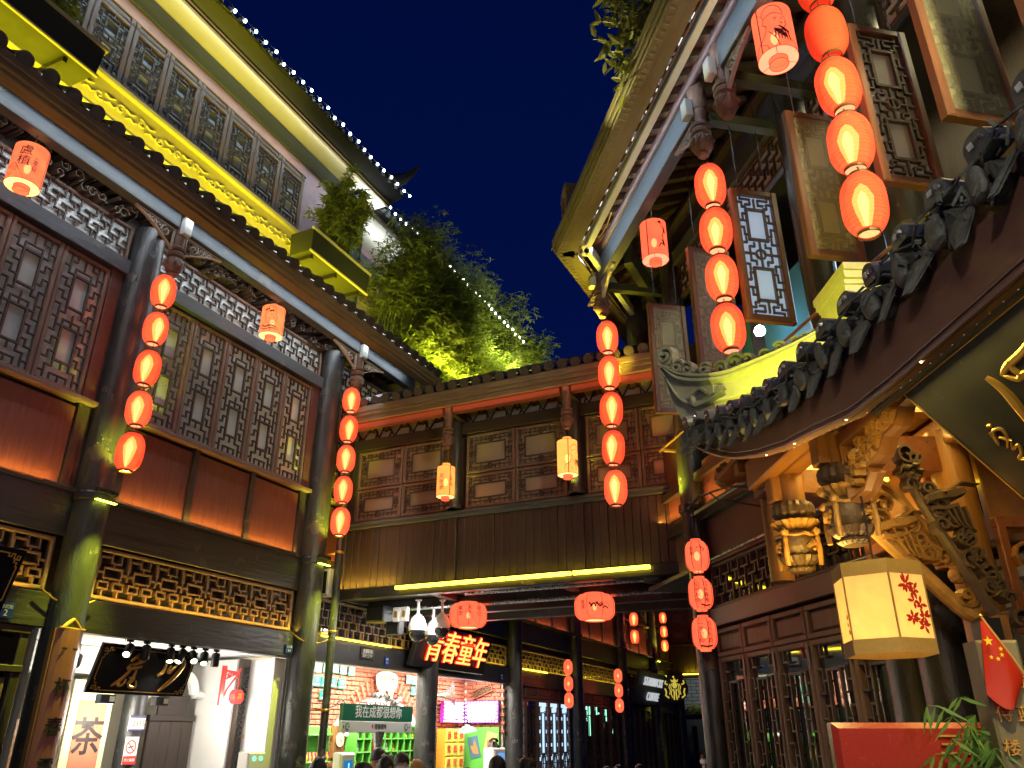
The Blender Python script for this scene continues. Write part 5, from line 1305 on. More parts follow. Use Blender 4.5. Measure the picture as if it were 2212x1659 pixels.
def gooseneck(x, y, z, label, fl=1):
    t = thing('enamel_lamp', label, 'lamp', FL, (x, y, z), group='speckled green enamel lamps')
    m = MB(); m.lathe([(.20,-.10),(.19,-.085),(.13,-.03),(.05,.01),(.03,.04)], n=20, cap=False); s = m.build('shade', plain('speckled green enamel', (.22,.42,.30), .3), t, rot=(0,-.15*fl,0), smooth=True)
    m = MB(); m.lathe([(.018,.04),(.018,.09)], n=8); m.tube([(0,0,.08),(-.02*fl,0,.2),(-.15*fl,.0,.27),(-.25*fl,.05,.16),(-.4*fl,.1,.12)], .012, 6); m.build('gooseneck', M['black'], t)
    rd2 = random.Random(3); m = MB()
    for k in range(14):
        a = rd2.uniform(0,6.28); q = rd2.uniform(.2,.9); r = .05+.13*q; zz = .01-.085*q+.006; m.lathe([(.001,.0),(.012,.002),(.001,.008)], (r*cos(a), r*sin(a), zz), 6)
    m.build('speckle', M['letter'], s)
    m = MB(); m.lathe([(.005,-.09),(.035,-.06),(.02,-.02)], n=10); m.build('bulb', glow('warm shop bulb', (1,.9,.6), 8), t)
gooseneck(11.55, .35, 2.24, 'speckled green enamel lamp at the left of the street sign')
gooseneck(15.75, .30, 2.12, 'speckled green enamel lamp below the magenta light box')
# street-name sign on its post
t = thing('street_sign', 'green and white street name sign on a grey post in front of the shop', 'street sign', FL, (11.18, -.52, 0))
m = MB(); m.lathe([(.05,0),(.05,1.75),(.09,1.95),(.10,2.02)], n=14); m.build('post', M['steel'], t, (.05,0,0), smooth=True)
m = MB(); m.bbox(-.95, 1.0, -.03, .03, 2.16, 2.40, .008); m.build('green_panel', M['signg'], t)
m = MB(); m.bbox(-.95, 1.0, -.03, .03, 2.00, 2.158, .008); m.build('white_panel', plain('sign grey white', (.55,.56,.54), .4), t)
text('lettering', '我在成都很想你', M['letter'], t, .0, -.034, 2.28, .185, .003, .002, space=1.02)
text('lettering', '青春童年', M['ink'], t, .06, -.034, 2.08, .085, .001, .002)
m = MB()
for x in (-.82, .80): m.add([(x+.055*cos(2*pi*k/16), -.035, 2.08+.055*sin(2*pi*k/16)) for k in range(16)], [tuple(range(16))])
m.build('roundel', M['signg'], t); text('lettering', '北', M['letter'], t, -.82, -.039, 2.08, .075, .002, .001); text('lettering', '南', M['letter'], t, .80, -.039, 2.08, .075, .002, .001)
m = MB(); m.add([(-.93,-.034,2.08),(-.90,-.034,2.11),(-.90,-.034,2.05),(.92,-.034,2.08),(.89,-.034,2.11),(.89,-.034,2.05)], [(0,1,2),(3,5,4)]); m.build('arrow', M['ink'], t)
m = MB(); m.add([(-.17+.025*cos(2*pi*k/10), -.034, 2.095+.025*sin(2*pi*k/10)) for k in range(10)]+[(-.17,-.034,2.045)], [tuple(range(10)),(6,10,9)]); m.build('pin_mark', M['red_p'], t)
# neon shop sign
t = thing('neon_sign', 'black slanted shop board with glowing red and yellow characters', 'shop sign', FL, (12.60, -.15, 3.10))
NM = Matrix.Rotation(.30, 4, 'X'); nf = lambda x, y, z: tuple(NM @ Vector((x, y, z)))
m = MB(); m.bbox(0, 2.85, -.05, .05, 0, .74, .02); m.build('board', M['black'], t, fn=nf)
text('halo', '青春童年', glow('red neon edge', (1.0,.015,.012), .9), t, 1.48, -.075, .38, .62, .020, .010, 1.0, .98, fn=nf)
text('characters', '青春童年', glow('amber neon face', (1.0,.30,.06), 1.7), t, 1.48, -.092, .38, .62, .000, .010, 1.0, .98, fn=nf)
area('neon_glow', FL, (14.1, -.55, 3.45), (pi/2,0,pi), 2.3, .4, (1.0,.05,.03), 8)
# coffee shop sign and round emblem
t = thing('coffee_sign', 'dark metal coffee shop sign with white block capitals near the lane end', 'shop sign', FL, (25.9, -.2, 2.85))
m = MB(); m.bbox(0, 3.4, -.04, .04, 0, 1.05, .02); m.build('board', M['slate_h'], t, fn=nf)
LT = glow('lit white capitals', (.75,.78,.80), .3)
text('lettering', 'STARBUCKS', LT, t, 1.75, -.08, .74, .38, .000, .02, 1.0, 1.15, fn=nf); text('lettering', 'COFFEE', LT, t, 2.0, -.08, .28, .38, .000, .02, 1.0, 1.15, fn=nf)
t = thing('round_emblem', 'round black hanging emblem with a yellow crowned twin-tailed figure', 'emblem sign', FL, (28.3, -1.05, 3.38))
def E_(x, y, z): return (y, -x, z)
m = MB(); m.ext([(.44*cos(2*pi*k/28), .44*sin(2*pi*k/28)) for k in range(28)], -.04, .04); m.build('disc', M['black'], t, fn=E_)
m = MB(); yl = glow('emblem yellow', (.75,.62,.08), .35)
ring = [(.0,.10,.075)]
m.ext([(.085*cos(2*pi*k/14), .10+.105*sin(2*pi*k/14)) for k in range(14)], -.05, -.04)                      # face
m.ext([(-.10,.20),(-.13,.29),(-.06,.25),(0,.34),(.06,.25),(.13,.29),(.10,.20)], -.05, -.04)                  # crown
m.ext([(-.02+.04*cos(pi/2+2*pi*k/5*2), .37+.04*sin(pi/2+2*pi*k/5*2)) for k in range(5)], -.05, -.04)
for sgn in (-1, 1):
    m.stroke([(sgn*.10,.16),(sgn*.14,.05),(sgn*.10,-.05),(sgn*.14,-.16),(sgn*.10,-.30)], .03, -.05, -.04)
    m.stroke([(sgn*.16,.14),(sgn*.20,.04),(sgn*.16,-.06),(sgn*.19,-.20)], .03, -.05, -.04)
    m.stroke([(sgn*.05,-.02),(sgn*.03,-.14),(sgn*.05,-.36)], .045, -.05, -.04)
    m.stroke([(sgn*.34,.0),(sgn*.30,-.12),(sgn*.33,-.22),(sgn*.22,-.30)], .05, -.05, -.04); m.stroke([(sgn*.24,.12),(sgn*.33,.16),(sgn*.30,.25)], .05, -.05, -.04)
m.build('figure', yl, t, fn=E_)
m = MB(); m.tube([(0,.0,.43),(0,.0,.62),(0,1.0,.62)], .02, 6); m.build('bracket', M['iron'], t, fn=lambda x,y,z:(x,y,z))
# passage fronts
for bi, (a, b) in enumerate(((17.3,21.35),(21.35,25.5),(25.5,29.3),(29.3,32.9))):
    n = 5; w = (b-a-.42)/n
    for k in range(n):
        pn = {0: 'lit_blue', 1: 'pane_d', 2: 'pane_d', 3: 'pane_d'}[bi]
        window(LB, a+.21+k*w, .3, w-.01, 2.45, .06, 'door', 'frame_v', 'frame_d', pn if k != 1 or bi else 'pane_d', fw=.07, name='door_leaf')
        m = MB(); m.bbox(0,w-.01,.06,.12,0,.06); m.bbox(0,w-.01,.06,.12,.36,.44); m.bbox(.0,.07,.06,.12,.06,.36); m.bbox(w-.08,w-.01,.06,.12,.06,.36); m.bbox(.07,w-.08,.08,.11,.06,.36,.02); m.build('door_panel', M['frame_v'], LB, (a+.21+k*w, 0, 2.76))
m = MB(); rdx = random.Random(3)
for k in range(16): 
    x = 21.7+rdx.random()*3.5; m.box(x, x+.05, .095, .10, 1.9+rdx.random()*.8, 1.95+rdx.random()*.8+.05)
m.build('painted_reflection', glow('painted lamp reflection', (.3,.9,.6), 1.5), LB, kind='stuff')  # glowing chips stand in for lamps mirrored in the door glass
# interior light of the souvenir shop
area('shop_light', FL, (11.9, .45, 3.18), (0,0,0), 3.0, .4, (1.0,.93,.78), 145)
area('shop_light', FL, (15.3, .45, 3.18), (0,0,0), 2.8, .4, (1.0,.93,.82), 120)
area('under_bridge_fill', FL, (11.6, -1.5, 3.72), (.75,0,0), 2.5, .2, (1.0,.96,.9), 22)  # added fill so the street sign looks front lit; no fixture here
area('under_bridge_fill', FB, (1.6, 1.4, 3.86), (-.6,0,0), 1.0, .1, (.9,.95,1.0), 6)
# ================================================================== honey timber gatehouse in the right foreground
TG = thing('gatehouse', 'honey coloured carved timber gatehouse with a swept yellow lit roof ridge at lower right', 'gatehouse', FT)
# eave line: (s, d, z of tile foot, z of fascia foot)
EV = [(.2,1.70,3.72,3.34),(1.2,1.70,3.72,3.34),(2.2,1.70,3.72,3.34),(3.0,1.70,3.72,3.34),(3.4,1.70,3.73,3.36),(3.84,1.70,3.745,3.44),(4.23,1.70,3.78,3.50),(4.62,1.68,3.84,3.58),(4.98,1.65,3.93,3.68),(5.25,1.62,3.99,3.79),(5.45,1.59,4.05,3.89),(5.62,1.57,4.09,3.99),(5.82,1.55,4.15,4.09)]
def evp(s):
    for a, b in zip(EV, EV[1:]):
        if a[0] <= s <= b[0]:
            t_ = (s-a[0])/(b[0]-a[0]); return [a[k]+(b[k]-a[k])*t_ for k in range(4)]
    return list(EV[-1] if s > 1 else EV[0])
def Tl(s, d, z): return (-s, d-2.0, z)
m = MB(); vs = []; fs = []
SS = [EV[0][0]+(EV[-1][0]-EV[0][0])*k/56 for k in range(57)]
for s in SS:
    _, d, zt, zb = evp(s); vs += [Tl(s,d,zb), Tl(s,d,zt), Tl(s,d+.04,zt), Tl(s,d+.04,zb), ]
for k in range(len(SS)-1):
    for i in range(4):
        j = (i+1) % 4; fs.append((4*k+i, 4*k+j, 4*k+4+j, 4*k+4+i))
fs += [(3,2,1,0), tuple(4*(len(SS)-1)+i for i in range(4))]
m.add(vs, fs); m.build('fascia_board', M['fascia'], TG)
m = MB(); m.tube([Tl(s, evp(s)[1]-.012, evp(s)[3]+.012) for s in SS], .014, 6); m.tube([Tl(s, evp(s)[1]-.006, evp(s)[3]+.05) for s in SS], .008, 6); m.build('fascia_bead', M['fascia'], TG, smooth=True)
# roof surface from the eave up to the ridge line
RG = [(6.45,1.59,5.06,4.99),(6.32,1.73,4.91,4.54),(6.09,1.99,4.81,4.47),(5.89,2.21,4.82,4.48),(5.65,2.49,4.87,4.60),(5.47,2.69,4.93,4.70),(5.25,2.94,5.0,4.8)]
m = MB(); vs = []; fs = []
top = [(5.0-.9*k, 3.2, 5.0) for k in range(6)]
A = [Tl(EV[-1][0], EV[-1][1]+.05, EV[-1][2])] + [Tl(5.4, 1.62, 4.04), Tl(4.8, 1.69, 3.9), Tl(3.9,1.72,3.76), Tl(2.5,1.72,3.74), Tl(1.0,1.72,3.74)]
Bp = [Tl(6.2,1.85,4.45), Tl(5.9,2.2,4.45), Tl(5.5,2.65,4.65), Tl(4.6,3.2,4.85), Tl(3.0,3.2,4.85), Tl(.6,3.2,4.85)]
for a, b in zip(A, Bp):
    for k in range(5):
        t_ = k/4; v = Vector(a).lerp(Vector(b), t_); v.z -= .18*sin(pi*t_); vs.append(tuple(v))
for i in range(5):
    for k in range(4): fs.append((i*5+k, i*5+k+1, (i+1)*5+k+1, (i+1)*5+k))
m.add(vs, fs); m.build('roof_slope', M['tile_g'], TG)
# tile ends with small grey lamps
cv, dv = tile_meshes(.075, .30)
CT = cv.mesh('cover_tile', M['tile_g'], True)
dr = MB(); n = 7
for k in range(6):
    t_ = k/5; wd = .062*(1-.75*t_**1.6); y = -.02-.075*t_; z = -.17*t_
    for i in range(n):
        u = -1+2*i/(n-1); dr.v.append((u*wd, y-.018*(1-u*u), z-.01*(1-u*u)))
for k in range(5):
    for i in range(n-1): dr.f.append((k*n+i, k*n+i+1, (k+1)*n+i+1, (k+1)*n+i))
b = len(dr.v); dr.v += [(x, y+.012, z) for x, y, z in dr.v]; dr.f += [tuple(reversed([b+q for q in f])) for f in dr.f[:5*(n-1)]]
DT = dr.mesh('drip_tile', M['tile_g'], True)
bs = MB(); bs.lathe([(.001,-.05),(.04,-.045),(.058,-.02),(.06,.02),(.045,.045)], n=12); BS = bs.mesh('tile_boss', M['tile_g'], True)
lp = MB(); P_ = [(.062*cos(pi*k/10), .055*sin(pi*k/10)**.7) for k in range(11)]; lp.ext(P_+[(-.062,-.03),(.062,-.03)], -.045, .05); LPm = lp.mesh('eave_lamp', M['black_l'] if 'black_l' in M else surf('grey lamp housing', (.10,.11,.12), .3, .2, (9,9,9), .05))
lb = MB(); lb.box(-.028,-.004,-.055,-.05,.0,.024); LBm = lb.mesh('label_tag', M['letter'])
ln = MB(); ln.lathe([(.012,0),(.010,.012),(.001,.016)], n=8); LNm = ln.mesh('lens', M['steel'], True)
rd = random.Random(9); s = 1.55; ts = []
while s < 5.8: ts.append(s); s += .268 if s < 4.2 else .20
for i, s in enumerate(ts):
    _, d, zt, zb = evp(s); p = Tl(s, d-.03, zt-.035)
    o = inst(CT, 'cover_tile', TG, p, (.45+rd.uniform(-.08,.08), rd.uniform(-.15,.15), rd.uniform(-.15,.1)))
    inst(BS, 'tile_boss', TG, (p[0]-.01, p[1]-.05, p[2]-.005), (rd.uniform(-.2,.2), rd.uniform(-.2,.2), rd.uniform(-.4,.2)), scale=(1.05, .50, 1.15))
    inst(DT, 'drip_tile', TG, (p[0]+.115, p[1]-.01, p[2]-.02), (rd.uniform(-.15,.15), rd.uniform(-.25,.25), rd.uniform(-.2,.2)), scale=(1.35, 1, .85))
    l = inst(LPm, 'eave_lamp', TG, (p[0]+.055, p[1]-.02, p[2]+.112), (rd.uniform(-.1,.2), rd.uniform(-.15,.15), rd.uniform(-.1,.1)))
    inst(LBm, 'label_tag', l); inst(LNm, 'lens', l, (.035, -.05, .008), (pi/2, 0, 0))
m = MB()                                                # dried moss and wires caught between the tiles
for s in ts:
    _, d, zt, zb = evp(s)
    for q in range(14):
        a = Vector(Tl(s+rd.uniform(-.13,.13), d-rd.uniform(.03,.12), zt+rd.uniform(-.08,.08))); b2 = a+Vector((rd.uniform(-.05,.05),rd.uniform(-.03,.03),rd.uniform(-.05,.03))); m.tube([a, b2], rd.uniform(.004,.010), 4, False)
m.tube([Tl(s, evp(s)[1]-.10+.02*sin(s*23), evp(s)[2]+.03+.02*sin(s*17)) for s in SS if s > 1.5], .006, 5)
m.build('moss_and_wire', M['tile_g'], TG, kind='stuff')
# ridge: moulded band, grey upturned tip, scroll crest
def ridge_pt(t_):
    t_ = max(0, min(1, t_))*(len(RG)-1); i = min(int(t_), len(RG)-2); f = t_-i
    p0, p1, p2, p3 = RG[max(i-1,0)], RG[i], RG[i+1], RG[min(i+2, len(RG)-1)]
    return [.5*(2*p1[k]+(-p0[k]+p2[k])*f+(2*p0[k]-5*p1[k]+4*p2[k]-p3[k])*f*f+(-p0[k]+3*p1[k]-3*p2[k]+p3[k])*f**3) for k in range(4)]
def ridge_part(name, mat, t0, t1, prof, n=40):
    m = MB(); vs = []; fs = []; k_ = len(prof)
    for q in range(n+1):
        s, d, zt, zb = ridge_pt(t0+(t1-t0)*q/n)
        nrm = Vector((-.665, -.747, 0))                   # outward: towards the courtyard and the corner
        c = Vector(Tl(s, d, 0))
        o2 = Vector((.665*0+0.664, 0, 0))
        out = Vector((.66, -.75, 0))
        for (u, v) in prof: vs.append(tuple(c + out*u + Vector((0,0,zb+(zt-zb)*v))))
    for q in range(n):
        for i in range(k_):
            j = (i+1) % k_; fs.append((q*k_+i, (q+1)*k_+i, (q+1)*k_+j, q*k_+j))
    fs += [tuple(range(k_)), tuple(n*k_+i for i in reversed(range(k_)))]
    m.add(vs, fs); return m.build(name, mat, TG, smooth=False)
prof = [(.08,-.35),(.08,.20),(.115,.24),(.115,.30),(.085,.34),(.085,.70),(.10,.74),(.13,.80),(.13,.86),(.10,.9),(.12,.94),(.12,1.0),(-.12,1.0),(-.12,.9),(-.085,.85),(-.08,-.35)]
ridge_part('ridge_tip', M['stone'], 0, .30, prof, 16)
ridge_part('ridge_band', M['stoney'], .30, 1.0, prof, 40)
m = MB()
def crest(t_, up, r, turns, a0, d, w):
    s, dd, zt, zb = ridge_pt(t_); c = Vector(Tl(s, dd, zt+up)); ax = Vector((.72, .62, 0)).normalized()
    mb = MB(); mb.stroke(spiral(0, 0, r, turns, a0, d, .15, 16), w, -.045, .045)
    m.add([tuple(c + ax*x + Vector((.66,-.75,0))*(-y) + Vector((0,0,z))) for (x, y, z) in mb.v], mb.f)
for t_, up, r, tn, a0, d, w in ((.0,.10,.10,1.6,-1.2,1,.05),(.06,.05,.06,1.3,2,-1,.035),(.12,.06,.07,1.4,0,1,.04),(.18,.06,.075,1.5,3,-1,.04),(.26,.07,.06,1.2,1,1,.035),(.33,.06,.075,1.5,2.5,-1,.04),(.40,.09,.085,1.5,.4,1,.045),(.47,.06,.06,1.2,2,-1,.035),(.54,.05,.05,1.2,.4,1,.03),(.60,.055,.06,1.5,2.6,-1,.035),(.66,.05,.045,1.2,.4,1,.03),(.71,.04,.04,1.2,2.4,-1,.028),(.76,.03,.035,1.2,.4,1,.025)): crest(t_, up, r, tn, a0, d, w)
m.build('scroll_crest', M['stone'], TG)
m = MB(); c = Vector(Tl(*ridge_pt(.30)[:2], 0)); s, dd, zt, zb = ridge_pt(.27)
mb = MB()
for p in (curve((-.12,.05),(-.10,-.04),(0,-.05),(.12,-.02),(.18,.0)), curve((-.12,.06),(-.03,.09),(.03,.04)), spiral(.15,.02,.035,1.2,0,1,.2,8)): mb.stroke(p, .035, -.15, -.08)
cc = Vector(Tl(s, dd, (zt+zb)/2-.05)); ax = Vector((.72,.62,0)).normalized()
m.add([tuple(cc+ax*x+Vector((.66,-.75,0))*(-y)+Vector((0,0,z))) for x, y, z in mb.v], mb.f); m.build('cloud_ornament', M['stone'], TG)
m = MB()                                                   # stepped block where the ridges meet
for (w, z0, z1) in ((.30,4.90,5.02),(.22,5.02,5.16),(.26,5.16,5.20),(.32,5.20,5.26),(.36,5.26,5.32)): m.box(-5.5-w*.5, -5.5+w*.5+.25, .72-w*.1, .98+w*.5, z0, z1)
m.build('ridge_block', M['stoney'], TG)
# beams
def tb(name, mat, s0, s1, d0, d1, z0, z1):
    m = MB(); m.bbox(-s1, -s0, d0-2, d1-2, z0, z1, .01); return m.build(name, M[mat], TG)
tb('eave_beam', 'wood_h', .3, 5.3, 1.80, 1.90, 3.56, 3.76); tb('eave_beam', 'fascia', .3, 3.5, 1.76, 1.80, 3.40, 3.52)
tb('cable_tray', 'iron', .3, 3.3, 1.735, 1.765, 3.33, 3.36)
tb('front_beam', 'wood_h', .3, 5.6, 1.94, 2.06, 3.58, 3.78); tb('front_rail', 'wood_r', .3, 4.2, 1.96, 2.04, 3.48, 3.56)
m = MB()
for k in range(44): s = .9+k*.081; m.box(-s-.003, -s+.003, -.268, -.262, evp(s)[3]+.0, evp(s)[3]+.004)
m.build('dotted_light', M['dot_y'], TG, kind='stuff')
for s in (2.75, 3.45, 4.1, 4.55):
    m = MB(); m.lathe([(.003,-.010),(.010,0),(.003,.010)], Tl(s, 1.69, evp(s)[3]+.005), 8); m.build('fairy_bulb', M['bulb_y'], TG)
tb('cross_beam', 'wood_r', 4.45, 4.58, 2.06, 2.80, 3.44, 3.66); tb('cross_beam', 'wood_r', 2.2, 2.33, 2.0, 3.6, 3.44, 3.66)
tb('inner_beam', 'wood_h', .3, 5.6, 2.74, 2.86, 3.60, 3.78); tb('cross_beam', 'wood_h', 5.0, 5.1, 2.06, 2.74, 3.46, 3.62)
m = MB(); m.box(-6.0, -.3, -.2, 1.7, 3.84, 3.88); m.build('ceiling_boards', M['wood_h'], TG)
for k in range(9):
    m = MB(); m.bbox(-.05, .05, 0, 1.2, 0, .09, .006); m.build('ceiling_rafter', M['wood_h'], TG, (-(.7+k*.6), -.2, 3.74), (0, 0, .0))
for k in range(8):
    m = MB(); m.lathe([(.10,0),(.11,.02),(.09,.04)], (0,0,0), 12); m.build('ceiling_boss', M['gold_c'], TG, (-(1.0+k*.6), .35, 3.79))
# side panels and boards seen below
m = MB(); m.bbox(-5.5, -4.75, .75, .80, 3.22, 3.60); m.build('lit_board', M['wood_h'], TG)
m = MB(); m.bbox(-5.6, -5.5, .7, .8, 2.9, 3.7); m.bbox(-4.75, -4.65, .7, .8, 2.9, 3.7); m.bbox(-5.6,-4.6,.7,.8,3.14,3.22); m.build('panel_frame', M['wood_r'], TG)
m = MB(); m.bbox(-4.62, -4.56, 1.0, 2.6, 3.05, 3.75); m.build('end_board', M['wood_h'], TG)
o = fg = MB(); fg.bbox(-4.50, -4.44, .95, 2.2, 3.10, 3.16); fg.bbox(-4.50,-4.44,.95,2.2,2.50,2.55); fg.bbox(-4.50,-4.44,.95,1.0,2.55,3.10); fg.build('carved_panel', M['wood_r'], TG)
m = MB(); rd = random.Random(31)
for k in range(26):
    mb = MB(); mb.stroke(spiral(rd.uniform(1.05,2.0), rd.uniform(2.6,3.05), rd.uniform(.04,.10), 1.1, rd.random()*6, rd.choice((-1,1)), .2, 10), .022, 0, .04)
    m.add([(-4.40-y, x, z) for x, y, z in mb.v], mb.f)
m.build('pierced_carving', M['wood_h'], TG)
# columns
m = MB(); log(m, .115, 0, 3.7, n=22, seed=77, wob=.03); m.build('column', M['wood_v'], TG, (-4.52, .80, 0), smooth=True)
m = MB(); log(m, .12, 0, 3.7, n=22, seed=78, wob=.03); m.build('column', M['wood_v'], TG, (-2.3, 1.7, 0), smooth=True)
m = MB(); log(m, .085, 2.98, 3.7, n=18, seed=79, wob=.02); m.build('column', M['wood_v'], TG, (-5.62, .08, 0), smooth=True)
# hanging posts: round log, ribbed ring, lotus collar, pot with tassels
def lotus_post(s, d, z, log_top, label_part='hanging_post'):
    c = Tl(s, d, z)
    m = MB(); log(m, .092, .40, log_top-z, n=20, seed=int(s*10)); o = m.build('hanging_post', M['wood_v'], TG, c, smooth=True)
    m = MB(); m.bbox(-.06, .06, -.145, -.08, .40, .62, .01); m.build('block', M['wood_v'], o)
    m = MB(); m.lathe([(.06,.27),(.09,.285),(.12,.30),(.135,.315),(.135,.36),(.125,.385),(.095,.40)], n=36, flute=(2,5,.035)); m.build('ribbed_ring', M['bronze'], o)
    m = MB(); m.lathe([(.075,.20),(.08,.205),(.135,.24),(.15,.262),(.135,.270),(.06,.262)], n=36, flute=(1,4,.06)); m.build('lotus_collar', M['gold_c'], o)
    m = MB(); m.lathe([(.05,-.02),(.075,.0),(.085,.03),(.115,.08),(.128,.13),(.125,.17),(.10,.20),(.07,.215)], n=24); m.build('pot', M['bronze'], o, smooth=True)
    m = MB(); m.lathe([(.06,-.06),(.085,-.04),(.065,-.02),(.10,.0),(.12,.035),(.105,.045)], n=30, flute=(1,5,.07)); m.build('petal_foot', M['bronze'], o)
    m = MB()
    m.tube([(.132*cos(a*pi/12), .132*sin(a*pi/12), .165+.006*cos(a*pi/1.5)) for a in range(25)], .010, 6)
    for q in range(4):
        a = q*pi/2-.9; x, y = .142*cos(a), .142*sin(a)
        m.lathe([(.004,.155),(.026,.175),(.028,.19),(.006,.21)], (x, y, 0), 8); m.lathe([(.014,.10),(.018,.14),(.010,.16)], (x, y, 0), 8)
        m.tube([(x, y, .14), (x*1.04, y*1.04, .06), (x*1.0, y*1.0, -.03)], [.014,.018,.015], 7)
    m.build('tassel', M['gold_c'], o)
    for q in range(3):
        m = MB(); a = q*2*pi/3-1.6
        for (da, z0, r) in ((-.22,.10,.018),(0,.12,.02),(.2,.10,.016),(.05,.075,.014)): m.lathe([(.003,-r),(r,0),(.003,r)], (.125*cos(a+da), .125*sin(a+da), z0), 7)
        m.tube([(.13*cos(a-.4), .13*sin(a-.4), .085), (.135*cos(a), .135*sin(a), .105), (.13*cos(a+.4), .13*sin(a+.4), .125)], .012, 5)
        m.build('relief_bird', M['gold_c'], o)
lotus_post(5.05, 2.0, 3.0, 3.66); lotus_post(4.25, 2.0, 3.0, 3.66); lotus_post(1.5, 2.0, 3.0, 3.66)
# pierced corner bracket below the front beam, right of the nearer post
m = MB(); L_, H_ = .80, .34
m.stroke([(0,-.012),(L_,-.012)], .03, -.045, .045); m.stroke([(.012,0),(.012,-H_)], .03, -.045, .045)
m.stroke([(0,-H_),(.20,-H_+.015),(.30,-H_+.08),(.27,-H_+.12),(.42,-.20),(.50,-.13),(.62,-.12),(.70,-.05),(L_,-.04)], .03, -.04, .04)
m.build('corner_bracket', M['wood_h'], TG, (-4.15, 0, 3.50))
m = MB(); rd = random.Random(14)
for k in range(30):
    x = rd.uniform(.04,.62); zz = -rd.uniform(.04, max(.06, .32*(1-x/.75))); m.stroke(spiral(x, zz, rd.uniform(.02,.05), 1.1, rd.random()*6, rd.choice((-1,1)), .2, 8), .014, -.035-rd.random()*.01, .02)
m.build('pierced_carving', M['gold_c'], TG, (-4.15, 0, 3.50))
# dragon brackets: arc with scrolls from the post down to the column
def dragon(s, mat, P0, P1, k):
    """in the plane across the gate: local u along depth, z up"""
    m = MB(); pl = []
    m.stroke(curve(P0, (P0[0]+.06, P0[1]-.18), ((P0[0]+P1[0])/2, (P0[1]+P1[1])/2-.10), (P1[0]-.05, P1[1]-.02), P1), [(.05+.03*sin(pi*q/20))*(.5 if mat == 'bronze' else 1) for q in range(21)], -.03, .03)
    if mat != 'bronze': m.stroke(curve((P0[0]+.02,P0[1]+.06), (P0[0]+.22,P0[1]+.02), (P1[0]-.10,P1[1]+.30), (P1[0],P1[1]+.12)), .045, -.028, .028)
    rd = random.Random(k)
    nq = 15 if mat != 'bronze' else 24
    for q in range(nq):
        t_ = q/(nq-1); x = P0[0]+(P1[0]-P0[0])*t_+rd.uniform(-.03,.07); z = P0[1]+(P1[1]-P0[1])*t_+rd.uniform(-.06,.10)
        m.stroke(spiral(x, z, rd.uniform(.035,.075), 1.3, rd.random()*6, rd.choice((-1,1)), .12, 14), .024, -.045, .035)
    for q in range(5):                                     # blossom at the outer end
        a = q*2*pi/5; m.lathe([(.004,-.02),(.03,0),(.004,.02)], (P0[0]+.045+.035*cos(a), -.05, P0[1]-.06+.035*sin(a)), 8)
    # head: snout, brow, horns, whiskers
    hx, hz = P0[0]+.20, P0[1]-.22
    m.stroke(curve((hx-.12,hz+.02),(hx-.04,hz+.05),(hx+.06,hz+.04),(hx+.14,hz+.08)), [.05]*50, -.06, .04) if 0 else None
    m.stroke([(hx-.12,hz),(hx-.05,hz+.02),(hx+.03,hz+.03),(hx+.10,hz+.05)], [.05,.065,.075,.05], -.07, .03)
    m.stroke([(hx-.10,hz-.05),(hx-.02,hz-.05),(hx+.05,hz-.03)], [.03,.035,.03], -.06, .03)
    for q in range(4): m.stroke([(hx-.02+.035*q,hz-.04),(hx-.0+.035*q,hz-.10-.02*q),(hx+.03+.03*q,hz-.15-.01*q)], [.022,.018,.006], -.055, .02)
    m.stroke([(hx+.02,hz+.05),(hx+.10,hz+.10),(hx+.2,hz+.09)], [.02,.016,.006], -.055, .01); m.lathe([(.002,-.012),(.012,0),(.002,.012)], (hx-.02, -.075, hz+.035), 8)
    return m.build('dragon_bracket', M[mat], TG, fn=lambda x, y, z: (-s-y, x, z))
dragon(4.36, 'gold_c', (.10, 3.28), (.66, 2.62), 3)
dragon(4.20, 'bronze', (.32, 3.40), (.72, 2.58), 5)
m = MB(); m.bbox(-.05,.05,-.03,.03,0,.16,.008); m.build('wooden_block', M['wood_h'], TG, (-4.2, .66, 2.40))
m = MB(); m.bbox(-.06,.06,-.05,.05,0,.16,.02); m.build('socket_box', M['black'], TG, (-4.15, .56, 2.38))
# gilded beast head on the corner beam
m = MB(); m.bbox(-6.3, -5.7, .02, .16, 3.92, 4.06); m.build('corner_beam', M['wood_h'], TG)
m = MB()
m.lathe([(.01,-.13),(.06,-.10),(.085,-.03),(.09,.05),(.075,.13)], n=14)
for (x, y, z, r) in ((-.05,-.07,-.05,.032),(.05,-.07,-.05,.032),(0,-.09,-.10,.03),(-.07,-.04,.02,.035),(.07,-.04,.02,.035),(-.04,-.08,.04,.03),(.04,-.08,.04,.03),(.03,-.1,-.01,.02),(-.03,-.1,-.01,.02)): m.lathe([(.003,-r),(r,0),(.003,r)], (x,y,z), 9)
for sg in (-1,1): m.tube([(sg*.05,.02,-.08),(sg*.08,.03,-.16),(sg*.05,.0,-.22)], [.02,.014,.004], 6); m.tube([(sg*.02,.08,-.10),(sg*.02,.10,-.17)], [.03,.01], 6)
m.build('beast_head', M['gold_c'], TG, (-6.28, -.0, 3.99), (0, -pi/2-.15, .35), smooth=True)
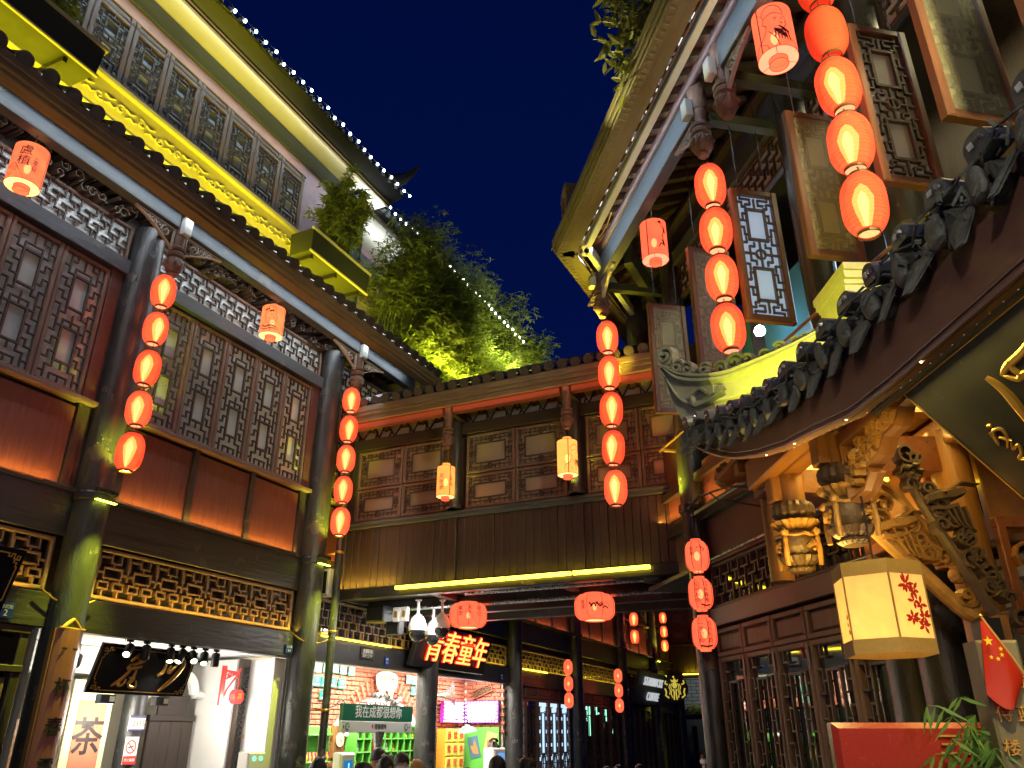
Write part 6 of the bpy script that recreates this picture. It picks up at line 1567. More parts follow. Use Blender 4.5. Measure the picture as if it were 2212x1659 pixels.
# light strips inside the gate
for (s0, s1, d, z, mt) in ((4.6,4.9,2.95,3.42,'led_y'),(5.0,5.3,2.9,3.44,'led_w'),(4.75,4.95,2.5,3.47,'led_y')):
    m = MB(); m.box(-s1, -s0, d-2, d-1.97, z, z+.02); m.build('light_strip', M[mt], TG)
area('gate_light', FT, (-5.2, .35, 3.80), (0,0,0), 1.2, .25, (1.0,.66,.15), 26)
area('gate_light', FT, (-3.6, .5, 3.80), (0,0,0), 1.6, .25, (1.0,.66,.15), 11)
area('gate_light', FT, (-4.6, -.12, 2.75), (pi,0,0), .5, .1, (1.0,.60,.10), 7)
area('plaque_light', FT, (-2.6, -.28, 3.33), (0,0,0), 2.4, .05, (1.0,.80,.25), 10)
# ---- plaque
t = thing('gate_plaque', 'large black plaque with thin gold brush characters leaning out under the gate eave', 'plaque', FT, (-3.10, -.20, 3.36))
PQ = Matrix.Rotation(.72, 4, 'X')
pq = lambda x, y, z: tuple(PQ @ Vector((x, y, z)))
m = MB(); m.bbox(0, 2.3, -.01, .03, -.80, 0, .006); m.build('board', surf('bronze black lacquer', (.035,.032,.022), .22, .4, (4,4,4), .06), t, fn=pq)
m = MB(); m.box(0, 2.3, -.014, -.010, -.006, 0); m.box(0,.005,-.014,-.010,-.8,0); m.build('gold_edge', M['gilt'], t, fn=pq)
m = MB()
ink_strokes(m, [(.040,curve((.42,-.145),(.428,-.22),(.40,-.32),(.35,-.46))),(.026,curve((.485,-.170),(.54,-.155),(.64,-.145),(.74,-.12))),(.022,curve((.565,-.14),(.545,-.18),(.56,-.25))),(.022,curve((.49,-.175),(.52,-.215),(.57,-.21),(.66,-.24))),(.030,curve((.50,-.30),(.56,-.38),(.60,-.60))),(.03,curve((.56,-.30),(.75,-.32)))], 0, 0, 1, -.020, -.010)
m.build('gold_character', M['gilt'], t, fn=pq); m = MB()
ink_strokes(m, [(.05,curve((1.25,-.1),(1.2,-.4),(1.05,-.65))),(.05,curve((1.1,-.3),(1.45,-.25))),(.05,curve((1.3,-.35),(1.5,-.65))),(.05,curve((1.75,-.12),(1.72,-.6))),(.05,curve((1.6,-.4),(1.95,-.38)))], 0, 0, 1, -.020, -.010)
m.build('gold_character', M['gilt'], t, fn=pq); m = MB()
ink_strokes(m, [(.012,curve((.205,-.300),(.225,-.303))),(.013,curve((.185,-.325),(.165,-.385),(.20,-.33),(.245,-.335),(.235,-.37),(.185,-.41))),(.011,curve((.20,-.36),(.235,-.395))),(.012,curve((.225,-.40),(.20,-.425),(.24,-.42),(.215,-.455),(.18,-.47),(.235,-.50))),(.011,curve((.20,-.47),(.24,-.52),(.19,-.55)))], 0, 0, 1, -.018, -.010)
m.build('gold_signature', M['gilt'], t, fn=pq)
# ---- hexagonal lantern
t = thing('hexagonal_lantern', 'large six sided cream silk lantern with red painted blossoms and tan borders', 'lantern', FW, (1.87, 4.08, 2.345), rz=.36); t.scale = (.89, .89, .89)
def hexp(r, z): return [(r*cos(pi/3*k+.0), r*sin(pi/3*k+.0), z) for k in range(6)]
def hexband(z0, z1, r0, r1, th=.008):
    m = MB(); v = hexp(r0,z0)+hexp(r1,z1)+hexp(r1-th,z1)+hexp(r0-th,z0); f = []
    for q in range(4):
        for k in range(6):
            j = (k+1) % 6; a, b2 = q*6, ((q+1) % 4)*6; f.append((a+k, a+j, b2+j, b2+k))
    m.add(v, f); return m
M['hexsilk'] = None
def hexsilk():
    m, nt, b = newmat('lit cream silk'); N = nt.nodes; L = nt.links
    tb = N.new('ShaderNodeBsdfTranslucent'); tb.inputs[0].default_value = (1.0,.80,.42,1)
    df = N.new('ShaderNodeBsdfDiffuse'); df.inputs[0].default_value = (.72,.58,.34,1)
    em = N.new('ShaderNodeEmission'); em.inputs[0].default_value = (1.0,.66,.22,1); em.inputs[1].default_value = .13
    a = N.new('ShaderNodeMixShader'); a.inputs[0].default_value = .3; L.new(tb.outputs[0], a.inputs[1]); L.new(df.outputs[0], a.inputs[2])
    tc = N.new('ShaderNodeTexCoord'); wv = N.new('ShaderNodeTexNoise'); wv.inputs['Scale'].default_value = 14; wv.inputs['Detail'].default_value = 8; L.new(tc.outputs['Object'], wv.inputs['Vector'])
    wm = N.new('ShaderNodeMix'); wm.data_type = 'RGBA'; wm.inputs[6].default_value = (.80,.56,.24,1); wm.inputs[7].default_value = (1.0,.88,.55,1); L.new(wv.outputs[0], wm.inputs[0]); L.new(wm.outputs[2], tb.inputs[0])
    c = N.new('ShaderNodeAddShader'); L.new(a.outputs[0], c.inputs[0]); L.new(em.outputs[0], c.inputs[1]); L.new(c.outputs[0], nt.nodes['Material Output'].inputs[0]); return m
M['hexsilk'] = hexsilk()
hexband(.075, .42, .245, .245, .004).build('silk_wall', M['hexsilk'], t)
tan = surf('tan ribbon', (.40,.25,.07), .7, .15, (40,40,40), .2)
hexband(.0, .078, .249, .249).build('lower_border', tan, t); hexband(.418, .495, .249, .249).build('upper_border', tan, t)
for k in range(6):
    m = MB(); a = pi/3*k; m.box(.244*cos(a)-.004, .244*cos(a)+.004, .244*sin(a)-.004, .244*sin(a)+.004, .07, .43); m.build('rib', tan, t)
m = MB(); m.add(hexp(.24,.06)+hexp(.12,.05), [(k, (k+1)%6, 6+(k+1)%6, 6+k) for k in range(6)]); m.build('inner_floor', M['inner_y'], t)
m = MB(); m.lathe([(.01,-.06),(.03,-.03),(.035,.02),(.01,.07)], (0,0,.20), 12); m.build('bulb', glow('hex bulb', (1,.80,.4), 4), t, smooth=True)
point('lantern_glow', FW, (1.86, 4.08, 2.53), (1.0,.70,.28), 10, .05)
# blossoms painted on the face turned to the right of the view and one edge of the next
def face_fn(k):
    a0, a1 = pi/3*k, pi/3*(k+1); p0, p1 = Vector((.2475*cos(a0),.2475*sin(a0),0)), Vector((.2475*cos(a1),.2475*sin(a1),0)); mid = (p0+p1)/2; ax = (p1-p0).normalized(); out = mid.normalized()
    return lambda x, y, z: tuple(mid + ax*x + out*(.002-y) + Vector((0,0,z)))
rd = random.Random(5)
def blossoms(mb, cs):
    for (x, z, s, n) in cs:
        for q in range(n):
            a = q*2*pi/n+rd.uniform(-.3,.3); l = s*rd.uniform(.7,1.2)
            l *= 1.12; mb.stroke([(x+.1*l*cos(a), z+.1*l*sin(a)), (x+.6*l*cos(a), z+.6*l*sin(a)), (x+l*cos(a), z+l*sin(a))], [.008,.021,.006], -.001, .0)
for k, cs in ((4, [(-.02,.36,.05,8),(.03,.33,.04,6),(.02,.27,.035,4),(.06,.255,.035,5),(-.01,.18,.045,7),(.07,.19,.04,6),(.06,.14,.035,5)]), (2, [(.10,.12,.012,5),(.09,.16,.01,5),(.095,.2,.012,5)])):
    m = MB(); blossoms(m, cs); m.build('painted_blossom', plain('red blossom ink', (.55,.015,.01), .7), t, fn=face_fn(k))
m = MB(); m.tube([(0,0,.495),(0,0,.95)], .006, 5); m.tube([(.24,0,.49),(0,0,.56),(-.24,0,.49)], .004, 4); m.build('cord', M['iron'], t)
# ---- red board, post, flag and palm at the lower right
t = thing('red_menu_board', 'glossy vermilion board with pale gold characters at the bottom right', 'sign board', FW, (1.20, 3.2, 0), rz=-.03)
m = MB(); m.bbox(0, .85, 0, .06, .6, 2.035, .02); m.build('board', surf('glossy vermilion', (.36,.035,.022), .22, .15, (60,60,60), .04, coat=.4), t)
m = MB(); m.box(.17, .85, -.004, -.001, 1.86, 1.872); m.box(.17,.182,-.004,-.001,1.0,1.86); m.build('gold_line', M['giltp'], t)
text('lettering', '三顾园', M['giltp'], t, .50, -.008, 1.955, .085, .003, .002, space=1.05)
m = MB(); m.box(.05,.10,.0,.05,0,.6); m.box(.75,.8,.0,.05,0,.6); m.build('leg', M['iron'], t)
t = thing('inscribed_post', 'weathered post with painted yellow carved characters beside the flag', 'post', FW, (1.70, 2.9, 0), rz=-.12)
m = MB(); m.bbox(-.055, .085, 0, .12, 0, 2.30, .01); m.build('shaft', surf('grey olive post', (.20,.17,.09), .6, .3, (7,7,4), .3), t)
for i, (a, b) in enumerate((('竹','益'),('侍','蓝'),('楼','隆'),('计','公'))):
    for x, ch in ((-.022, a), (.045, b)): text('character', ch, M['giltp'], t, x, -.004, 2.16-i*.105, .055, .002, .008)
t = thing('flag', 'small red flag with yellow stars drooping from a slanted stick', 'flag', FW, (1.66, 2.86, 2.10))
m = MB(); P = []
for i in range(9):
    for j in range(9):
        u, v = i/8, j/8
        x = -.005*v - .055*u*v + .10*(1-u)*v*1.0 + .00; z = .27 - .27*v - .03*u*(1-v)*0 ; 
        xl = -.012+(-.025)*v; xr = .0+.125*v if v < .8 else .10+(-.02)*(v-.8)/.2*2
        zz = .26-.24*v - .05*sin(pi*u)*v
        P.append((xl+(xr-xl)*u, .018*sin(u*5+v*2)*v, zz))
vs = P; fs = [(i*9+j, i*9+j+1, (i+1)*9+j+1, (i+1)*9+j) for i in range(8) for j in range(8)]
m.add(vs, fs); fm = leafmat('red flag cloth', (.62,.035,.008), .45); m.build('cloth', fm, t, smooth=True)
m = MB()
for (x, z, r) in ((-.012,.19,.018),(.025,.165,.009),(.024,.145,.009),(.008,.132,.009),(-.014,.137,.008)):
    m.add([(x+(r if k%2==0 else r*.4)*cos(pi/2+k*pi/5), -.022, z+(r if k%2==0 else r*.4)*sin(pi/2+k*pi/5)) for k in range(10)], [tuple(range(10))])
m.build('star', plain('yellow star', (.85,.62,.03), .5), t)
m = MB(); m.tube([(-.005,.0,.275),(.07,.0,.14),(.145,.0,-.01)], .004, 6); m.lathe([(.002,-.006),(.007,0),(.002,.006)], (-.005,0,.278), 8); m.build('stick', M['giltp'], t)
t = thing('potted_palm', 'small palm with arching pale green fronds between the red board and the post', 'palm', FW, (1.62, 3.02, 0))
m = MB(); m.lathe([(.10,0),(.13,.3),(.14,.32)], n=16); m.build('pot', M['carve_b'], t, smooth=True)
st = MB(); lf = MB(); rd = random.Random(17)
for q, (ex, ez, ey) in enumerate(((-.15,2.09,-.02),(-.10,1.98,-.05),(-.07,1.86,.0),(.02,1.95,-.1),(.07,2.0,-.05),(-.12,1.93,.05),(-.03,2.03,-.05),(.02,1.84,-.1),(.1,1.9,-.1),(-.06,1.78,-.1))):
    p0 = Vector((.02,0,.3)); p1 = Vector((.03,0,1.75)); p3 = Vector((ex,ey,ez)); p2 = Vector((ex*.2+.02, ey*.5, ez+.03))
    pts = [p0, p1] + [p1.lerp(p2, k/4)*(1-k/4)+p2.lerp(p3, k/4)*(k/4) for k in range(5)]
    st.tube([tuple(p) for p in pts], [.008,.006,.005,.004,.003,.0025,.002], 4)
    for k in range(9):
        t_ = k/8; c = p1.lerp(p2,t_)*(1-t_)+p2.lerp(p3,t_)*t_ if k > 1 else p2.lerp(p3, t_)
        for sg in (-1,1):
            d = Vector((rd.uniform(-.6,.2)+sg*.3, rd.uniform(-.4,.4), -.55+sg*.35+rd.uniform(-.2,.2))).normalized(); l = rd.uniform(.07,.12); w_ = d.cross(Vector((0,1,.2))).normalized()*.0065
            lf.add([c, c+d*l*.4+w_, c+d*l, c+d*l*.4-w_], [(0,1,2,3)])
st.build('stem', M['palm'], t); lf.build('frond', M['palm'], t)
spot('menu_board_fill', FW, (1.35, 1.9, 3.3), (.12,1.25,-1.25), (1.0,.80,.50), 42, 60, .6)  # added fill to brighten the red board, flag and palm
spot('gate_wash', FW, (1.55, 3.2, 3.2), (.5,1,.0), (1.0,.64,.16), 9, 70, .7)
# ================================================================== lanterns
RIB = 27
def ribbed_mesh(R=.145, Hh=.44):
    mb = MB(); prof = []; n = 2*RIB
    for k in range(n+1):
        t_ = k/n; z = -Hh/2+Hh*t_; u = abs(2*t_-1); r = R*(1-u**3.2*.52) if u < 1 else R*.48
        prof.append((r*(1 if k % 2 else .975), z))
    mb.lathe(prof, n=24, cap=False); return mb
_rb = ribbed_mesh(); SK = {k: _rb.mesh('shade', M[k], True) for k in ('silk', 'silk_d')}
_cp = MB(); _cp.lathe([(.070,-.235),(.074,-.232),(.074,-.205),(.070,-.20)], n=20, cap=False); CAPB = _cp.mesh('cap_ring', plain('dark brass', (.10,.07,.03), .35, .6)); _cp = MB(); _cp.lathe([(.070,.20),(.074,.205),(.074,.232),(.070,.235)], n=20, cap=False); _cp.lathe([(.004,.24),(.004,.215)], n=5)
_cp.box(-.072,.072,-.003,.003,.222,.228); CAP = _cp.mesh('cap_ring', D.materials['dark brass'])
_in = MB(); _in.add([(.069*cos(2*pi*k/18), .069*sin(2*pi*k/18), -.212) for k in range(18)], [tuple(reversed(range(18)))]); INN = _in.mesh('inner_glow', M['inner'])
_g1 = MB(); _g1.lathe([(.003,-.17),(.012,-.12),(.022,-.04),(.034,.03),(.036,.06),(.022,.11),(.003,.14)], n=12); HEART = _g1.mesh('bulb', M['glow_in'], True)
_g2 = MB(); _g2.lathe([(.004,-.19),(.032,-.13),(.060,-.02),(.070,.06),(.040,.14),(.004,.18)], n=14); HALO = _g2.mesh('bulb_halo', M['glow_mid'], True)  # glowing shell imitating the soft halo round the bulb
_g3 = MB(); _g3.lathe([(.01,-.205),(.070,-.18),(.100,-.10),(.112,0),(.104,.10),(.075,.18),(.01,.20)], n=18); GOUT = _g3.mesh('glow_shell', M['glow_out'], True)  # shell added to brighten the lantern's middle and leave its rim redder
def ribbed_lantern(P, label, sc=1.0, lit=True, group=None, rz=0.0, tilt=0.0, zs=1.0):
    t = D.objects.new('red_lantern', None); t.location = P; t.rotation_euler = (tilt, 0, rz); t.scale = (sc, sc, sc*zs); link(t, None, label, 'lantern', group)
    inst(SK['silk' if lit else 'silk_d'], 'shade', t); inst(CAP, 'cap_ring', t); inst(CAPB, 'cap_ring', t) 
    if lit:
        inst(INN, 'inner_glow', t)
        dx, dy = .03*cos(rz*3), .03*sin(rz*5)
        inst(HEART, 'bulb', t, (dx, dy, -.01)); inst(HALO, 'bulb_halo', t, (dx*.7, dy*.7, 0)); inst(GOUT, 'glow_shell', t)
        point('lantern_light', FW, tuple(P), (1.0,.34,.10), 3.2, .05)
    inst(CORD, 'cord', t, (0, 0, .235)); return t
_cd = MB(); _cd.tube([(0,0,-.02),(0.004,0,.03),(-.003,0,.065),(0,0,.10)], .004, 4); _cd.tube([(-.012,0,.06),(0,0,.045),(.012,0,.06)], .003, 4); CORD = _cd.mesh('lantern_cord', M['iron'])
ORD = ('topmost', 'second', 'third', 'fourth', 'fifth', 'sixth')
def string(F, x, y, zt, zb, n, where, group, sc=1.0, zs=1.0, lit=None, lean=0.0, start=0):
    pitch = (zt-zb)/n; rd = random.Random(int(x*7+n))
    for k in range(n):
        z = zt-pitch*(k+.5); q = ORD[k] if k < n-1 else 'lowest'
        if k == 2 and n == 5: q = 'middle'
        if k == 3 and n == 5: q = 'fourth'
        P = F.p(x+lean*k, y, z)
        ribbed_lantern(P, '%s red lantern of the %s' % (q, where), sc*rd.uniform(.97,1.03), not lit or lit[k], group, rd.uniform(0, 6), rd.uniform(-.055,.055), zs*rd.uniform(.97,1.02))
# L strings: span 7.21..4.63 over 5 -> pitch .516
string(FL, 5.78, -.6, 7.22, 4.62, 5, 'five-lantern string before the first black column', 'lanterns before the first black column', 1.0, .98)
string(FL, 9.70, -.6, 7.26, 4.72, 5, 'five-lantern string beside the drain pipe', 'lanterns beside the drain pipe', 1.0, .98)
string(FR, -9.3, -.9, 7.32, 4.60, 5, 'five-lantern string before the right end of the bridge', 'lanterns at the right end of the bridge', 1.05, 1.0)
string(FR, -5.85, -.92, 7.26, 5.12, 4, 'four-lantern string under the paired carved posts', 'lanterns under the paired carved posts', 1.05, 1.0)
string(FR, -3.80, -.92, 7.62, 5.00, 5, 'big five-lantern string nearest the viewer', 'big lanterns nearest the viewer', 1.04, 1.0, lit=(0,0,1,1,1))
# lane strings seen under the bridge
string(FL, 25.7, -.5, 6.75, 4.56, 4, 'small string below the right round lantern', 'lanterns far down the lane', .95, 1.0)
string(FL, 29.5, -.5, 6.6, 4.65, 4, 'farthest small string by the coffee shop', 'lanterns at the lane end', .92, 1.0)
string(FL, 21.4, -.5, 6.5, 4.86, 3, 'small string half hidden behind the wide round lantern', 'lanterns behind the wide round lantern', .9, 1.0)
string(FL, 17.3, -.5, 6.5, 4.93, 3, 'small string mostly hidden behind the bridge beam', 'lanterns behind the bridge beam', .9, 1.0)

# painted silk cylinder lanterns
def cyl_fn(R, a0): return lambda x, y, z: ((R-y)*sin(x/R+a0), -(R-y)*cos(x/R+a0), z)
def cylinder_lantern(P, label, R=.16, Hh=.44, silk='silk_s', text_=None, art=None, a0=0.0, stripes=(.9,-1.5), open_bottom=True, rz=0.0, inner='inner'):
    t = D.objects.new('painted_lantern', None); t.location = P; t.rotation_euler = (0,0,rz); link(t, None, label, 'lantern', 'painted cylinder lanterns')
    h = Hh/2
    m = MB(); m.lathe([(R,-h),(R*1.005,-h*.5),(R*1.005,h*.5),(R,h)], n=32, cap=False); m.build('shade', M[silk], t, smooth=True)
    m = MB(); m.lathe([(R*.995,h-.004),(R*.45,h+.02)], n=32, cap=False); m.lathe([(R*.45,h+.02),(R*.45,h+.06)], n=24, cap=False); m.build('top_cap', M[silk], t, smooth=True)
    m = MB(); m.lathe([(R*.47,-h-.0),(R*.995,-h+.004)], n=32, cap=False); m.build('bottom_ring', M[inner], t)
    m = MB(); m.lathe([(R*.47,-h-.05),(R*.47,-h+.0)], n=24, cap=False); m.build('bottom_collar', M['silk_s'], t)
    m = MB(); m.lathe([(.002,-.06),(.02,-.05),(.033,-.01),(.033,.02),(.02,.05),(.002,.065)], n=12); m.build('bulb', M['glow_in'], t, smooth=True)
    m = MB(); wire = []; point('lantern_light', FW, tuple(P), (1.0,.42,.12), 6.0, .05)
    for z, r in ((-h, R), (h, R), (-h-.05, R*.47), (-h, R*.47), (h+.02, R*.45)): m.tube([((r+.001)*cos(k*pi/16), (r+.001)*sin(k*pi/16), z) for k in range(33)], .0028, 4, False)
    for a in (0.6, 2.7, 4.8): m.tube([(R*.47*cos(a), R*.47*sin(a), -h-.002), (R*cos(a), R*sin(a), -h-.002)], .0025, 4)
    m.build('wire', plain('dark red wire', (.12,.012,.008), .5), t)
    f = cyl_fn(R+.003, a0)
    m = MB()
    for x in stripes: m.box(x*R-.006, x*R+.006, -.001, .0, -h, h)
    m.build('seam_stripe', plain('deep red stripe', (.32,.012,.008), .6), t, fn=f)
    if text_:
        for (s_, x, z, size, lead) in text_: text('characters', s_, M['ink_r'], t, x, 0, z, size, .003, .001, fn=f, lead=lead)
    if art:
        m = MB()
        for w, pts in art: 
            n = len(pts); m.stroke(pts, [w*(.5+.6*sin(pi*(k+.5)/n)) for k in range(n)], -.002, .0)
        m.build('ink_drawing', M['ink_r'], t, fn=f)
    m = MB(); m.tube([(0,0,h+.05),(0,0,h+.25)], .004, 4); m.tube([(-R*.45,0,h+.05),(0,0,h+.09),(R*.45,0,h+.05)], .003, 4); m.build('cord', M['iron'], t)
    return t
M['ink_r'] = plain('dark red ink', (.09,.012,.008), .6)
def head_art(s=1.0, beard=True, cap=True):
    """a plain brush-line bust of a robed figure"""
    A = []
    if cap: A += [(.006,curve((-.06,.06),(-.07,.12),(-.02,.17),(.05,.15),(.07,.08))),(.005,curve((-.065,.07),(0,.10),(.07,.075))),(.004,curve((-.07,.10),(-.11,.16),(-.09,.20)))]
    A += [(.005,curve((-.06,.06),(-.075,.03),(-.05,.0),(-.06,-.03))),(.005,curve((.07,.07),(.085,.03),(.075,.01),(.085,-.005),(.07,-.03),(.05,-.06),(.0,-.07))),(.005,curve((.0,.05),(.03,.055))),(.004,curve((.045,.05),(.07,.055))),(.004,curve((.005,.035),(.025,.04))),(.004,curve((.05,.035),(.065,.04))),(.005,curve((.04,.02),(.055,.0),(.04,-.003))),(.005,curve((.025,-.025),(.05,-.028)))]
    if beard:
        for k in range(6): A.append((.009, curve((.0+.012*k,-.04-.003*k),(.005+.016*k,-.08),(-.0+.02*k,-.13-.006*k))))
    A += [(.006,curve((-.05,-.04),(-.09,-.10),(-.15,-.14),(-.17,-.20))),(.006,curve((-.04,-.05),(.0,-.12),(.02,-.20))),(.005,curve((.09,-.12),(.13,-.16),(.15,-.20))),(.004,curve((-.10,-.13),(-.06,-.17),(-.05,-.21)))]
    return [(w*s, [(x*s, z*s) for x, z in p]) for w, p in A]
def yaw_to(P): return atan2(P[0], P[1])           # lantern front (-y) turned to face the courtyard where one stands
P = FL.p(3.86, -.6, 7.42); cylinder_lantern(P, 'painted red lantern at the far left with two large and four small characters', .165, .47, 'silk_o', [('盧\n植', -.02, .05, .13, 1.0), ('三\n国\n人\n物', .09, -.03, .05, .9)], [(.006,curve((-.16,-.10),(-.10,-.05),(-.05,-.12),(.02,-.22)))]+[(.004, spiral(-.08,-.13,.035,1.3,0,1,.2,12)),(.004, spiral(-.12,-.19,.03,1.2,1,1,.2,10)),(.004, spiral(-.14,-.11,.025,1.2,1,1,.2,10))], 0, (-5,), rz=.45, inner='inner_y')
P = FL.p(7.68, -.6, 7.46); cylinder_lantern(P, 'painted red lantern with a line drawn face, hanging over the middle lattice sashes', .165, .45, 'silk_o', None, head_art(1.15, False)+[(.02, curve((-.12,-.11),(-.06,-.14),(.02,-.12),(.10,-.14))),(.012, curve((-.14,-.15),(-.06,-.18),(.04,-.16),(.12,-.18)))]+[(.016, spiral(-.06+.03*k,.13+.02*sin(k*2),.014,1,k,1,.3,6)) for k in range(4)], .3, (-5,), rz=-.2, inner='inner_y')
P = FB.p(2.30, -.55, 5.46); cylinder_lantern(P, 'amber painted lantern with brush characters before the left bridge windows', .135, .46, 'silk_y', [('关\n张\n承', -.10, -.03, .09, 1.0), ('三\n国\n人\n物', .05, .0, .05, .9)], None, 0, (.25, 1.3), rz=.3, inner='inner_y')
P = FB.p(4.27, -.55, 5.56); cylinder_lantern(P, 'amber painted lantern with a robed figure before the right bridge windows', .145, .50, 'silk_y', None, head_art(1.0), .75, (-.75,), rz=.0, inner='inner_y')
P = FR.p(-7.40, -.90, 7.36); cylinder_lantern(P, 'smaller red painted lantern with dark branch strokes under the right eave', .155, .50, 'silk_s', None, [(.010,curve((.05,.20),(.10,.10),(.08,.0),(.10,-.12))),(.03,curve((.03,.20),(.07,.19))),(.02,curve((.10,.13),(.12,.05))),(.014,curve((.02,-.16),(.06,-.10),(.10,-.14))),(.02,curve((.07,-.05),(.10,-.12)))], .35, (-.7,), rz=-.35)
P = FR.p(-4.42, -.92, 7.46); cylinder_lantern(P, 'largest red painted lantern at top right showing a bearded figure in profile', .165, .50, 'silk_s', None, head_art(1.25)+[(.03,curve((.0,-.05),(.05,-.10),(.10,-.16))),(.035,curve((.02,-.08),(.09,-.15))),(.02,curve((.04,-.03),(.12,-.10)))], .15, (-.8,), rz=-.5)
# panelled small lanterns with black seams (triple strings)
def panel_lantern(P, label, R, Hh, group, rz=0.0, txt=None, silk='silk_s', seams=8, squash=.30, cat='lantern', name='panelled_lantern', art=None, ts=.045):
    t = D.objects.new(name, None); t.location = P; t.rotation_euler = (0,0,rz); link(t, None, label, cat, group)
    n = 14; pr = []
    for k in range(n+1):
        u = 2*k/n-1; pr.append((R*(1-squash*abs(u)**4), u*Hh/2))
    m = MB(); m.lathe(pr, n=32, cap=False); m.build('shade', M[silk], t, smooth=True)
    m = MB(); rr = pr[0][0]; m.lathe([(rr*.66,-Hh/2-.025),(rr*.66,-Hh/2),(rr*1.0,-Hh/2)], n=24, cap=False); m.build('cap_ring', M['silk_s'], t); m = MB(); m.lathe([(rr*1.0,Hh/2),(rr*.66,Hh/2),(rr*.66,Hh/2+.03)], n=24, cap=False); m.build('cap_ring', M['silk_s'], t)
    m = MB(); m.add([(rr*.64*cos(2*pi*k/18), rr*.64*sin(2*pi*k/18), -Hh/2-.01) for k in range(18)], [tuple(reversed(range(18)))]); m.build('inner_glow', M['inner_y'], t)
    m = MB()
    for s_ in range(seams):
        a = 2*pi*s_/seams+.2; m.tube([((r+.002)*cos(a), (r+.002)*sin(a), z) for r, z in pr], .0035, 4, False)
    m.build('seam', M['ink_r'], t)
    m = MB(); m.lathe([(.002,-.05),(.02,-.04),(.03,-.01),(.03,.015),(.018,.04),(.002,.05)], n=12); m.build('bulb', M['glow_in'], t, smooth=True)
    f = cyl_fn(R+.003, 0)
    if txt:
        for (s_, x, z, size) in txt: text('characters', s_, M['ink_r'], t, x, 0, z, size, .002, .001, fn=f)
    if art:
        m = MB()
        for w, pts in art: m.stroke(pts, w, -.002, 0)
        m.build('ink_drawing', M['ink'], t, fn=f)
    m = MB(); m.tube([(0,0,Hh/2+.0),(0,0,Hh/2+.12)], .005, 4); m.build('cord', M['iron'], t)
    return t
for (F, x, y, zt, zb, g, R, rz) in ((FL, 19.6, -.5, 3.70, 2.54, 'three-lantern string by the first lane doors', .115, 1.2), (FL, 23.7, -.5, 3.74, 2.52, 'three-lantern string by the second lane doors', .125, 1.2)):
    for k in range(3):
        h = (zt-zb)/3; P = F.p(x, y, zt-h*(k+.5)); panel_lantern(P, '%s small panelled lantern of the %s' % (('top','middle','bottom')[k], g), R, h*.78, g, 0.1)
tx = [[('安\n乐', -.07, .03, .05)], [('江\n乡\n春\n晚', .045, 0, .055), ('山\n村\n秋\n色', -.045, 0, .055)], [('五\n色\n为\n奇', .045, 0, .055), ('一\n齐\n足\n仰', -.045, 0, .055)]]
ar = [[(.006,curve((-.02,.06),(.02,.08),(.05,.03),(.07,.07))),(.005,curve((.02,.09),(.06,.05)))], [(.014,curve((-.02,-.12),(.03,-.135),(.08,-.125)))], [(.016,curve((-.06,-.13),(.0,-.14),(.06,-.13)))]]
# hung from an iron arm before the right hand column
for k, (px, z) in enumerate(((0, 3.72), (0.0, 3.32), (0.0, 2.92))):
    P = FR.p(-7.92, -.50, z+.02); panel_lantern(P, '%s panelled red lantern on the iron arm, with %s' % (('top','middle','bottom')[k], ('few strokes on it','eight characters on it','lit amber at its foot')[k]), .128, .30, 'three lanterns on the iron arm', -.1, tx[k], 'silk_s', 8, .34, art=ar[k], ts=.055)
t = thing('iron_arm', 'scrolled black iron arm carrying the three panelled lanterns', 'bracket', FR, (-7.92, -.5, 4.22))
m = MB(); m.tube([(-.0,0,-.02),(.0,0,.10),(-.08,0,.14),(-.13,0,.10),(-.10,0,.05),(-.05,0,.08),(.1,.05,.16),(.5,.2,.16),(.75,.5,.1)], .012, 6); m.tube([(.25,.1,.16),(.35,.15,.05),(.5,.25,.0),(.7,.48,-.1)], .010, 6); m.tube([(0,0,0),(.004,0,-.1),(-.004,0,-.2),(.003,0,-.3)], .006, 5); m.build('arm', M['iron'], t)
# wide round lanterns under the bridge
leafs = [(.012,curve((-.05,.03),(.0,.0),(.05,.04))),(.02,curve((-.14,.03),(-.09,-.02))),(.02,curve((-.12,-.03),(-.07,.02),(-.04,-.03))),(.02,curve((-.03,.04),(.02,-.02),(.06,.02))),(.006,curve((.05,-.02),(.12,.04),(.17,-.02))),(.018,curve((.10,-.02),(.15,-.05))),(.016,curve((.06,-.05),(.10,-.01)))]
P = FB.p(2.02, .80, 3.69); panel_lantern(P, 'wide round red lantern with two rows of small characters under the bridge, left', .295, .34, 'wide round lanterns under the bridge', .2, [('果\n琉', -.17, .03, .08), ('不\n下', -.02, .03, .08), ('咬\n它', .13, .03, .08)], 'silk_s', 10, .22, name='round_lantern')
P = FB.p(4.12, .80, 3.69); panel_lantern(P, 'wide round red lantern with black bamboo strokes under the bridge, right', .295, .34, 'wide round lanterns under the bridge', .1, [('莲\n萍', -.24, .0, .07)], 'silk_s', 8, .22, name='round_lantern', art=leafs)
